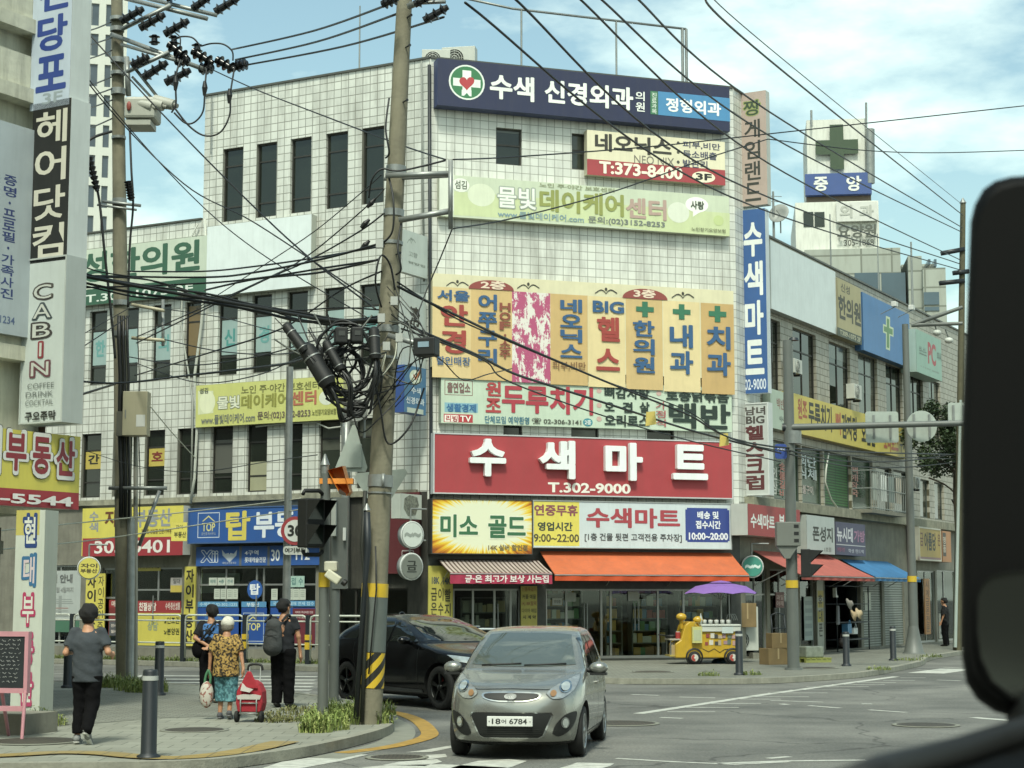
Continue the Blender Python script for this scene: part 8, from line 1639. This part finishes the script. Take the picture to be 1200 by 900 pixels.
    for i in range(5): loose('paper_cup', ('first', 'second', 'third', 'fourth', 'fifth')[i] + ' metal tub from the left on the snack cart counter', 'tub', .95 + .16 * i, -.15, 1.03, lambda k: (k.lathe([(.001, 0), (.05, 0), (.06, .11), (.055, .11), (.045, .01)], P('#a9aca6'), 14), k.ell((0, 0, .10), (.05, .05, .03), P('#7d7a6c'), 10, 6)), 'metal tubs on the cart counter')
    loose('sauce_bottle', 'tall clear sauce bottle at the left of the cart counter', 'bottle', .84, -.2, 1.03, lambda k: k.lathe([(.001, 0), (.04, 0), (.045, .12), (.03, .2), (.012, .24), (.012, .28), (.001, .28)], P('#a8b0aa', .2), 14))
    loose('wire_rack', 'bent wire rack with hanging tongs on the cart counter', 'rack', 1.55, -.1, 1.03, lambda k: [k.tube(smooth([(.0 + .06 * j, 0, 0), (.03 + .06 * j, 0, .22), (.12 + .06 * j, 0, .25), (.2 + .05 * j, 0, .1)], 5), .008, M_STEEL, 5) for j in range(3)])
    loose('paper_sign', 'small pale paper price card at the right of the cart front', 'price card', 1.35, -.42, .80, lambda k: k.box(0, .3, 0, .01, 0, .16, P('#b4c0bc')))
    # parasol
    po = gp(846, 777, .12); u = thing('parasol', 'purple parasol on a pole beside the yellow snack cart', 'parasol', po); Yp_ = po.y; m = mat('purple parasol cloth', '#7a5aa0', .7, .1, 4); top = at(843, 683, Yp_).z - .12; rim = at(843, 696, Yp_).z - .12
    M_ = Matrix.Translation((0, 0, 0)); q = MB(); n = 8; R0 = 1.0
    rings = [(.02, top), (.35, top - .03), (.7, (top + rim) / 2 + .04), (R0, rim)]
    for i in range(n):
        a, b = 2 * math.pi * (i + .25) / n, 2 * math.pi * (i + 1.25) / n; sub = 6
        for k in range(len(rings) - 1):
            for s_ in range(sub):
                def pt(j, t_): r_, z_ = rings[j]; ang = a + (b - a) * t_; sag = 1 - .06 * math.sin(math.pi * t_) * (r_ / R0); return (r_ * sag * math.cos(ang), r_ * sag * math.sin(ang), z_ + .035 * math.sin(math.pi * t_) * (r_ / R0) ** 2)
                q.add([pt(k, s_ / sub), pt(k + 1, s_ / sub), pt(k + 1, (s_ + 1) / sub), pt(k, (s_ + 1) / sub)], [(0, 1, 2, 3)], m, True)
    q.build('canopy', u); q = MB(); q.lathe([(.02, top + .06), (.22, top + .03), (.3, top - .0)], m, 16); q.build('vent_cap', u); q = MB(); q.cyl((0, 0, .1), (0, 0, top), .02, .02, P('#b0b3ab'), 10)
    for i in range(n): a = 2 * math.pi * (i + .25) / n; q.cyl((0, 0, top - .03), (R0 * .99 * math.cos(a), R0 * .99 * math.sin(a), rim - .01), .008, .006, M_STEEL, 5); q.cyl((0, 0, top - .45), (.5 * math.cos(a), .5 * math.sin(a), (top + rim) / 2 - .0), .007, .007, M_STEEL, 5)
    q.build('pole', u); q = MB(); q.lathe([(.001, 0), (.27, 0), (.28, .04), (.22, .10), (.08, .13), (.03, .15), (.001, .15)], mat('blue parasol base', '#3a5a74', .5, .15, 4), 24); q.build('base', u)
stall()
p = gp(874, 772, .12); ac = ac_unit((p.x, p.y + .2, .12 + .16), RF.rz * .0 + R(20), 'tall twin fan air conditioner standing on blocks by the corner', 1.05, gA, True)
for k, dx in enumerate((-.3, .3)):
    q = MB(); q.box(-.1, .1, -.05, .38, 0, .16, M_BASE); b = q.build('concrete_block', None, (p.x + dx, p.y + .2, .12), R(20)); tag(b, ('left', 'right')[k] + ' concrete block under the tall corner air conditioner', 'block', 'blocks under the air conditioner')
M_CARD = mat('brown cardboard', '#7d6a48', .85, .15, 4, grime=.2)
def carton(u, v, Y, w_, d_, h_, rz, lab, z=None, grp='cartons on the right pavement'):
    o = at(u, v, Y); z = .12 if z is None else z; t = thing('cardboard_box', lab, 'box', (o.x, o.y, z), rz, grp); q = MB(); q.box(0, w_, 0, d_, 0, h_, M_CARD); q.build('carton', t, bevel=.006); q = MB(); q.box(w_ * .46, w_ * .54, -.003, d_ + .003, h_ * .35, h_ + .003, P('#a58f62')); q.build('packing_tape', t)
o = at(868, 735, p.y); carton(866, 735, p.y - .15, .55, .05, .68, R(18), 'flat brown cardboard sheet leaning on the corner air conditioner', o.z)
carton(901, 780, 46.5, .6, .45, .42, R(25), 'brown carton at the base of the corner shop window'); carton(905, 770, 46.6, .5, .4, .38, R(15), 'smaller carton on top of the brown corner carton', .545)
# hand truck and pallet by the signal pole
p = gp(914, 776, .12); t = thing('hand_truck', 'dark hand truck loaded with sacks left of the signal pole', 'hand truck', p, R(20)); q = MB()
for x in (-.2, .2): q.tube([(x, 0, .1), (x, .05, .9), (x, .1, 1.25)], .02, M_DGREY, 6)
for z in (.3, .6, .9): q.tube([(-.2, .02, z), (.2, .02, z)], .015, M_DGREY, 6)
q.tube([(-.2, .1, 1.25), (0, .12, 1.32), (.2, .1, 1.25)], .02, M_DGREY, 6); q.build('frame', t)
for x in (-.26, .26): q = MB(); q.lathe([(.03, -.03), (.12, -.03), (.12, .03), (.03, .03)], M_TYRE, 18, Matrix.Translation((x, .02, .12)) @ Matrix.Rotation(R(90), 4, 'Y')); q.build('wheel', t)
for k, (x, z, lab) in enumerate(((-.1, .12, 'tan sack at the foot of the hand truck'), (.14, .16, 'second tan sack leaning on the hand truck'))): q = MB(); q.ell((0, 0, .2), (.2, .15, .22), mat('tan sack cloth', '#8a6f44', .9, .25, 8, bump=.5), 14, 10); s_ = q.build('sack', None, p + Vector((x, -.28, z - .12)), .3 * k); tag(s_, lab, 'sack', 'sacks on the hand truck')
p = gp(950, 776, .12); t = thing('pallet', 'yellow green plastic pallet beside the thick signal pole', 'pallet', p, R(28)); m = P('#8f9440'); q = MB()
for k in range(5): q.box(-.4 + .18 * k, -.28 + .18 * k, -.35, .35, .10, .125, m)
for y in (-.33, -.05, .25): q.box(-.4, .44, y, y + .08, 0, .10, m)
q.build('deck', t)
q = MB(); q.box(-.3, .3, -.2, .25, 0, .3, mat('clear plastic wrap', '#7d8478', .3, .3, 8)); s_ = q.build('wrapped_crate', None, p + Vector((0, 0, .126)), R(28), bevel=.03); tag(s_, 'pale wrapped crate sitting on the plastic pallet', 'crate')
# bag shop display
def hung(name, lab, cat, u, v, off, build, grp=None):
    o = on(RF, u, v, off); k = MB(); build(k); tag(k.build(name, None, o, RF.rz), lab, cat, grp)
t = thing('display_rack', 'dark wire display rack in the open bag shop', 'rack', RF.pt(RF.sz(968, 760)[0] + .1, .35, .13), RF.rz); W = RF.sz(1008, 760)[0] - RF.sz(968, 760)[0] - .2; q = MB()
for x in (0, W): q.tube([(x, 0, 0), (x, 0, 2.1)], .02, M_DGREY, 6); q.tube([(x, .4, 0), (x, .4, 2.1)], .02, M_DGREY, 6)
for z in (.35, .9, 1.5, 2.08): q.tube([(0, 0, z), (W, 0, z)], .015, M_DGREY, 5); q.tube([(0, .4, z), (W, .4, z)], .015, M_DGREY, 5)
q.build('frame', t); q = MB(); q.box(0, W, 0, .4, .36, .38, M_DGREY); q.box(0, W, 0, .4, .91, .93, M_DGREY); q.build('shelf', t)
hat_b = lambda c: (lambda k: (k.lathe([(.001, .13), (.08, .12), (.11, .04), (.2, .0), (.2, -.01), (.1, .02)], P(c, .8), 18, Matrix.Rotation(R(70), 4, 'X')), k.ell((0, 0, 0), (.02, .02, .02), P(c))))
for u, v, c, lab in ((1000, 721, '#a58f6a', 'tan sun hat lower left of two in the bag shop'), (1006, 719, '#b4a07c', 'tan sun hat lower right of two in the bag shop'), (995, 708, '#8f8a80', 'grey sun hat hanging above the tan hats')): hung('sun_hat', lab, 'hat', u, v, .42, hat_b(c), 'hats in the bag shop')
hung('blue_bag', 'blue shopping bag on the bag shop shelf', 'bag', 996, 742, .42, lambda k: (k.box(-.2, .2, 0, .2, 0, .3, P('#3f7fa8')), k.tube(smooth([(-.1, 0, .3), (0, 0, .42), (.1, 0, .3)], 4), .012, P('#3f7fa8'), 5)))
hung('white_bag', 'white handbag next to the blue shopping bag', 'bag', 1003, 743, .42, lambda k: (k.box(-.18, .2, 0, .2, 0, .2, P('#a9b4b4')), k.tube(smooth([(-.1, 0, .2), (0, 0, .34), (.1, 0, .2)], 4), .012, P('#a9b4b4'), 5)))
hung('hanging_scarf', 'pale scarf hanging in the dark bag shop doorway', 'scarf', 983, 732, .42, lambda k: k.prism([(-.12, 0), (.12, 0), (.1, .55), (.04, .6), (-.06, .58)], 0, .05, P('#77787a', .9)))
hung('shoe_display', 'white shoe pair on the upper shelf of the bag shop', 'shoes', 981, 700, .42, lambda k: (k.prism([(-.12, 0), (.12, 0), (.12, .04), (-.02, .08), (-.06, .3), (-.12, .3)], 0, .1, P('#b9bdb9')),))
hung('dark_handbag', 'dark leather handbag hung under the scarf', 'bag', 986, 757, .42, lambda k: (k.ell((0, 0, .12), (.16, .1, .15), P('#3a2e28'), 12, 8), k.tube(smooth([(-.1, 0, .2), (0, 0, .4), (.1, 0, .2)], 4), .012, P('#3a2e28'), 5)))
hung('menu_board', 'pale A shaped board on the pavement near the mirror', 'board', 1104, 748, .9, lambda k: (k.prism([(-.25, 0), (.25, 0), (.22, .9), (-.22, .9)], 0, .04, P('#8f948c')), [k.box(-.17, .17, -.006, -.001, .15 + .2 * j, .25 + .2 * j, P('#3f4442')) for j in range(3)]))
# goods outside the jeweller: steel barrier and a little blue stand
p = on(FF, 545, 752, .6); t = thing('steel_barrier', 'low white tube barrier outside the jeweller window', 'barrier', (p.x, p.y, .12), FF.rz); q = MB(); q.tube(smooth([(0, 0, 0), (0, 0, .8), (.05, 0, .88), (.95, 0, .88), (1.0, 0, .8), (1.0, 0, 0)], 4), .03, P('#b9c4c8'), 8); q.tube([(0, 0, .5), (1, 0, .5)], .022, P('#b9c4c8'), 6); q.build('rail', t)
p = on(FF, 536, 735, .25); t = thing('display_stand', 'small blue spotted display stand behind the barrier', 'display stand', (p.x, p.y, .12), FF.rz); q = MB(); q.box(0, .5, -.3, 0, 0, .95, pattern_mat('blue spotted cloth', '#1f3f80', '#a9b4c4', 30, .36)); q.build('cabinet', t, bevel=.01); q = MB(); q.box(-.03, .53, -.33, .0, .951, .98, P('#8f9a9c')); q.build('top', t)
# ============================================================ weeds and a street tree
def weeds(lab, spots, n, hh, seed, cols=('#5a6a34', '#708040', '#868f50')):
    rr = random.Random(seed); q = MB(); ms = [mat('weed blade ' + c, c, .7, .2, 6) for c in cols]
    for _ in range(n):
        cx, cy, r, zz = rr.choice(spots); a, d = rr.uniform(0, 6.28), r * math.sqrt(rr.random()); x, y = cx + d * math.cos(a), cy + d * math.sin(a); h = hh * rr.uniform(.35, 1.15) * (1.1 - .5 * d / r); b = rr.uniform(0, 6.28); ln = rr.uniform(.15, .6) * h; w_ = rr.uniform(.006, .014)
        p0 = Vector((x, y, zz)); p1 = p0 + Vector((ln * .35 * math.cos(b), ln * .35 * math.sin(b), h * .62)); p2_ = p0 + Vector((ln * math.cos(b), ln * math.sin(b), h * rr.uniform(.75, 1.0))); s_ = Vector((-math.sin(b), math.cos(b), 0)) * w_; m = rr.choice(ms)
        s_ = s_ * .7; q.add([p0 - s_, p0 + s_, p1 + s_ * .9, p1 - s_ * .9, p2_], [(0, 1, 2, 3), (3, 2, 4)], m)
        if rr.random() < .35:
            for k in range(4):
                c = p0 + (p2_ - p0) * rr.uniform(.4, 1); e = Vector((rr.uniform(-1, 1), rr.uniform(-1, 1), rr.uniform(-.2, .6))).normalized() * rr.uniform(.03, .07); f = e.cross(Vector((0, 0, 1))).normalized() * .014; q.add([c, c + e * .5 + f, c + e, c + e * .5 - f], [(0, 1, 2, 3)], m)
    return tag(q.build('weeds'), lab, 'weeds', None, 'stuff')
def sp(u, v, r, z=.12): p = gp(u, v, z); return (p.x, p.y, r, z)
weeds('green weeds growing round the main pole foot', [sp(398, 848, .38), sp(383, 855, .3), sp(370, 858, .22), sp(408, 840, .32), sp(392, 840, .3), sp(378, 846, .3), sp(420, 838, .3)], 1900, .30, 1, ('#68793a', '#80914a', '#99a160'))
weeds('sparse weeds right of the main pole on the kerb', [sp(448, 848, .16), sp(452, 838, .16)], 160, .3, 2)
weeds('green weeds round the left concrete pole', [sp(147, 805, .5), sp(128, 805, .35), sp(165, 809, .5), (sp(172, 811, .4))], 1300, .32, 3)
weeds('short grass strip under the side street railing', [(LF.pt(s_, 1.95, 0).x, LF.pt(s_, 1.95, 0).y, .28, .12) for s_ in [LF.sz(u, 760, 2)[0] for u in range(20, 440, 7)]], 2600, .16, 4)
weeds('weeds in front of the pillar sign block', [sp(52, 850, .3), sp(45, 846, .25)], 450, .22, 5)
weeds('dry low weeds on the worn pavement by the crossing', [sp(345, 838, .6), sp(365, 832, .5), sp(330, 845, .4)], 700, .09, 6, ('#6c6c40', '#7d7a4c', '#5f6638'))
weeds('weeds in the paving joints on the right pavement', [sp(830, 792, .25), sp(880, 791, .25), sp(1065, 774, .5), sp(1030, 785, .3), sp(1090, 770, .4)], 500, .12, 7)
tp = on(RF, 1119, 520, 2.2); tr = thing('street_tree', 'dark leafy street tree beside the wing mirror', 'tree', (tp.x, tp.y, .12)); M_BARK = mat('grey tree bark', '#4a4236', .9, .3, 6, bump=.6)
hgt = tp.z - .12; q = MB(); q.tube([(0, 0, 0), (.05, 0, hgt * .4), (-.03, .05, hgt * .75), (0, 0, hgt + .6)], [.13, .11, .08, .03], M_BARK, 10)
rr = random.Random(9)
for k in range(9): a = rr.uniform(0, 6.28); z0 = hgt * rr.uniform(.6, 1.0); q.tube(smooth([(0, 0, z0), (.4 * math.cos(a), .4 * math.sin(a), z0 + .35), (.95 * math.cos(a), .95 * math.sin(a), z0 + .6)], 3), .03, M_BARK, 6)
q.build('trunk', tr); q = MB(); lm = [mat('tree leaf ' + c, c, .6, .2, 5) for c in ('#2c3a22', '#3a4a2a', '#46583a')]
cl = [(rr.gauss(0, .65), rr.gauss(0, .65), hgt + rr.uniform(-.9, 1.5), rr.uniform(.3, .5)) for _ in range(40)]
for _ in range(9000):
    c = rr.choice(cl); d = Vector((rr.gauss(0, 1), rr.gauss(0, 1), rr.gauss(0, 1))).normalized() * c[3] * rr.random() ** .4; o = Vector(c[:3]) + d; e = Vector((rr.gauss(0, 1), rr.gauss(0, 1), rr.gauss(0, .6))).normalized() * rr.uniform(.05, .09); f = e.cross(Vector((rr.gauss(0, 1), rr.gauss(0, 1), 1))).normalized() * .035
    q.add([o - e, o + f, o + e, o - f], [(0, 1, 2, 3)], rr.choice(lm))
q.build('crown', tr)
# ============================================================ the viewer's own vehicle: wing mirror and door edge
M_MIRP = mat('black mirror plastic', '#080908', .6, .2, 6, spec=.15)
Dm = 1.15
def mp_(u, v, d=Dm): return at(u, v, d)
wm = thing('wing_mirror', 'large black wing mirror of the viewer vehicle at the right edge', 'wing mirror', mp_(1125, 520))
o = mp_(1125, 520); out = [(1137, 260), (1142, 240), (1152, 222), (1166, 212), (1185, 207), (1215, 205), (1300, 204), (1330, 230), (1330, 800), (1300, 842), (1230, 845), (1190, 842), (1165, 834), (1145, 820), (1132, 800), (1127, 770), (1126, 520)]
pts = [mp_(u, v) - o for u, v in out]; rings = []
c = sum(pts, Vector()) / len(pts)
for f, dy in ((.90, .13), (.97, .10), (1.0, .05), (1.0, .0), (.985, -.008), (.95, -.012)): rings.append([c + (p - c) * f + Vector((max(dy, 0) * .42, dy, 0)) for p in pts])
q = MB(); n = len(pts); vs = [p for r in rings for p in r]; fs = [(i * n + j, i * n + (j + 1) % n, (i + 1) * n + (j + 1) % n, (i + 1) * n + j) for i in range(len(rings) - 1) for j in range(n)]
fs = [f[::-1] for f in fs]; q.add(vs, fs, M_MIRP, True); q.add(rings[0], [tuple(range(n))[::-1]], M_MIRP); q.add(rings[-1], [tuple(range(n))], M_MIRP); q.build('housing', wm)
gl_ = [(1145, 700), (1150, 685), (1160, 676), (1175, 671), (1196, 669), (1290, 669), (1300, 690), (1300, 800), (1285, 822), (1215, 822), (1185, 815), (1162, 797), (1149, 770), (1145, 740)]
gg = [mp_(u, v, Dm - .016) - o for u, v in gl_]; q = MB(); k = len(gg); q.add([g - Vector((0, 0, 0)) for g in gg] , [tuple(range(k))], mat('mirror glass', '#6a706a', .08, .05, 4, metal=.9)); q.build('mirror_glass', wm)
q = MB(); cgl = sum(gg, Vector()) / k; rim = [cgl + (g - cgl) * 1.06 for g in gg]; bk = [r + Vector((0, .006, 0)) for r in rim]
fr = [g - Vector((0, .002, 0)) for g in gg]
q.add(fr + [r - Vector((0, .002, 0)) for r in rim], [(i, (i + 1) % k, k + (i + 1) % k, k + i) for i in range(k)], M_MIRP); q.build('glass_rim', wm)
q = MB(); q.tube([mp_(1260, 840) - o + Vector((0, .03, 0)), mp_(1250, 905, 1.05) - o, mp_(1240, 960, .98) - o], .035, M_MIRP, 12); q.build('mirror_arm', wm)
dr = thing('vehicle_door', 'dark top edge of the viewer vehicle door at the bottom right', 'car door', mp_(1100, 905, .85)); o = mp_(1100, 905, .85)
top = [(990, 930, .70), (1030, 912, .76), (1075, 900, .82), (1120, 888, .87), (1165, 873, .92), (1250, 846, .98)]
q = MB(); a = [mp_(*p_) - o for p_ in top]; b = [p_ + Vector((.05, -.02, -.03)) for p_ in a]; cc = [p_ + Vector((.02, -.10, -.25)) for p_ in a]
for L1, L2 in ((a, b), (b, cc)):
    for i in range(len(a) - 1): q.add([L1[i], L2[i], L2[i + 1], L1[i + 1]], [(0, 1, 2, 3)], M_MIRP, True)
q.build('door_trim', dr); q = MB(); q.tube([p_ + Vector((0, 0, .002)) for p_ in a], .008, M_BLACK, 8); q.build('window_seal', dr)
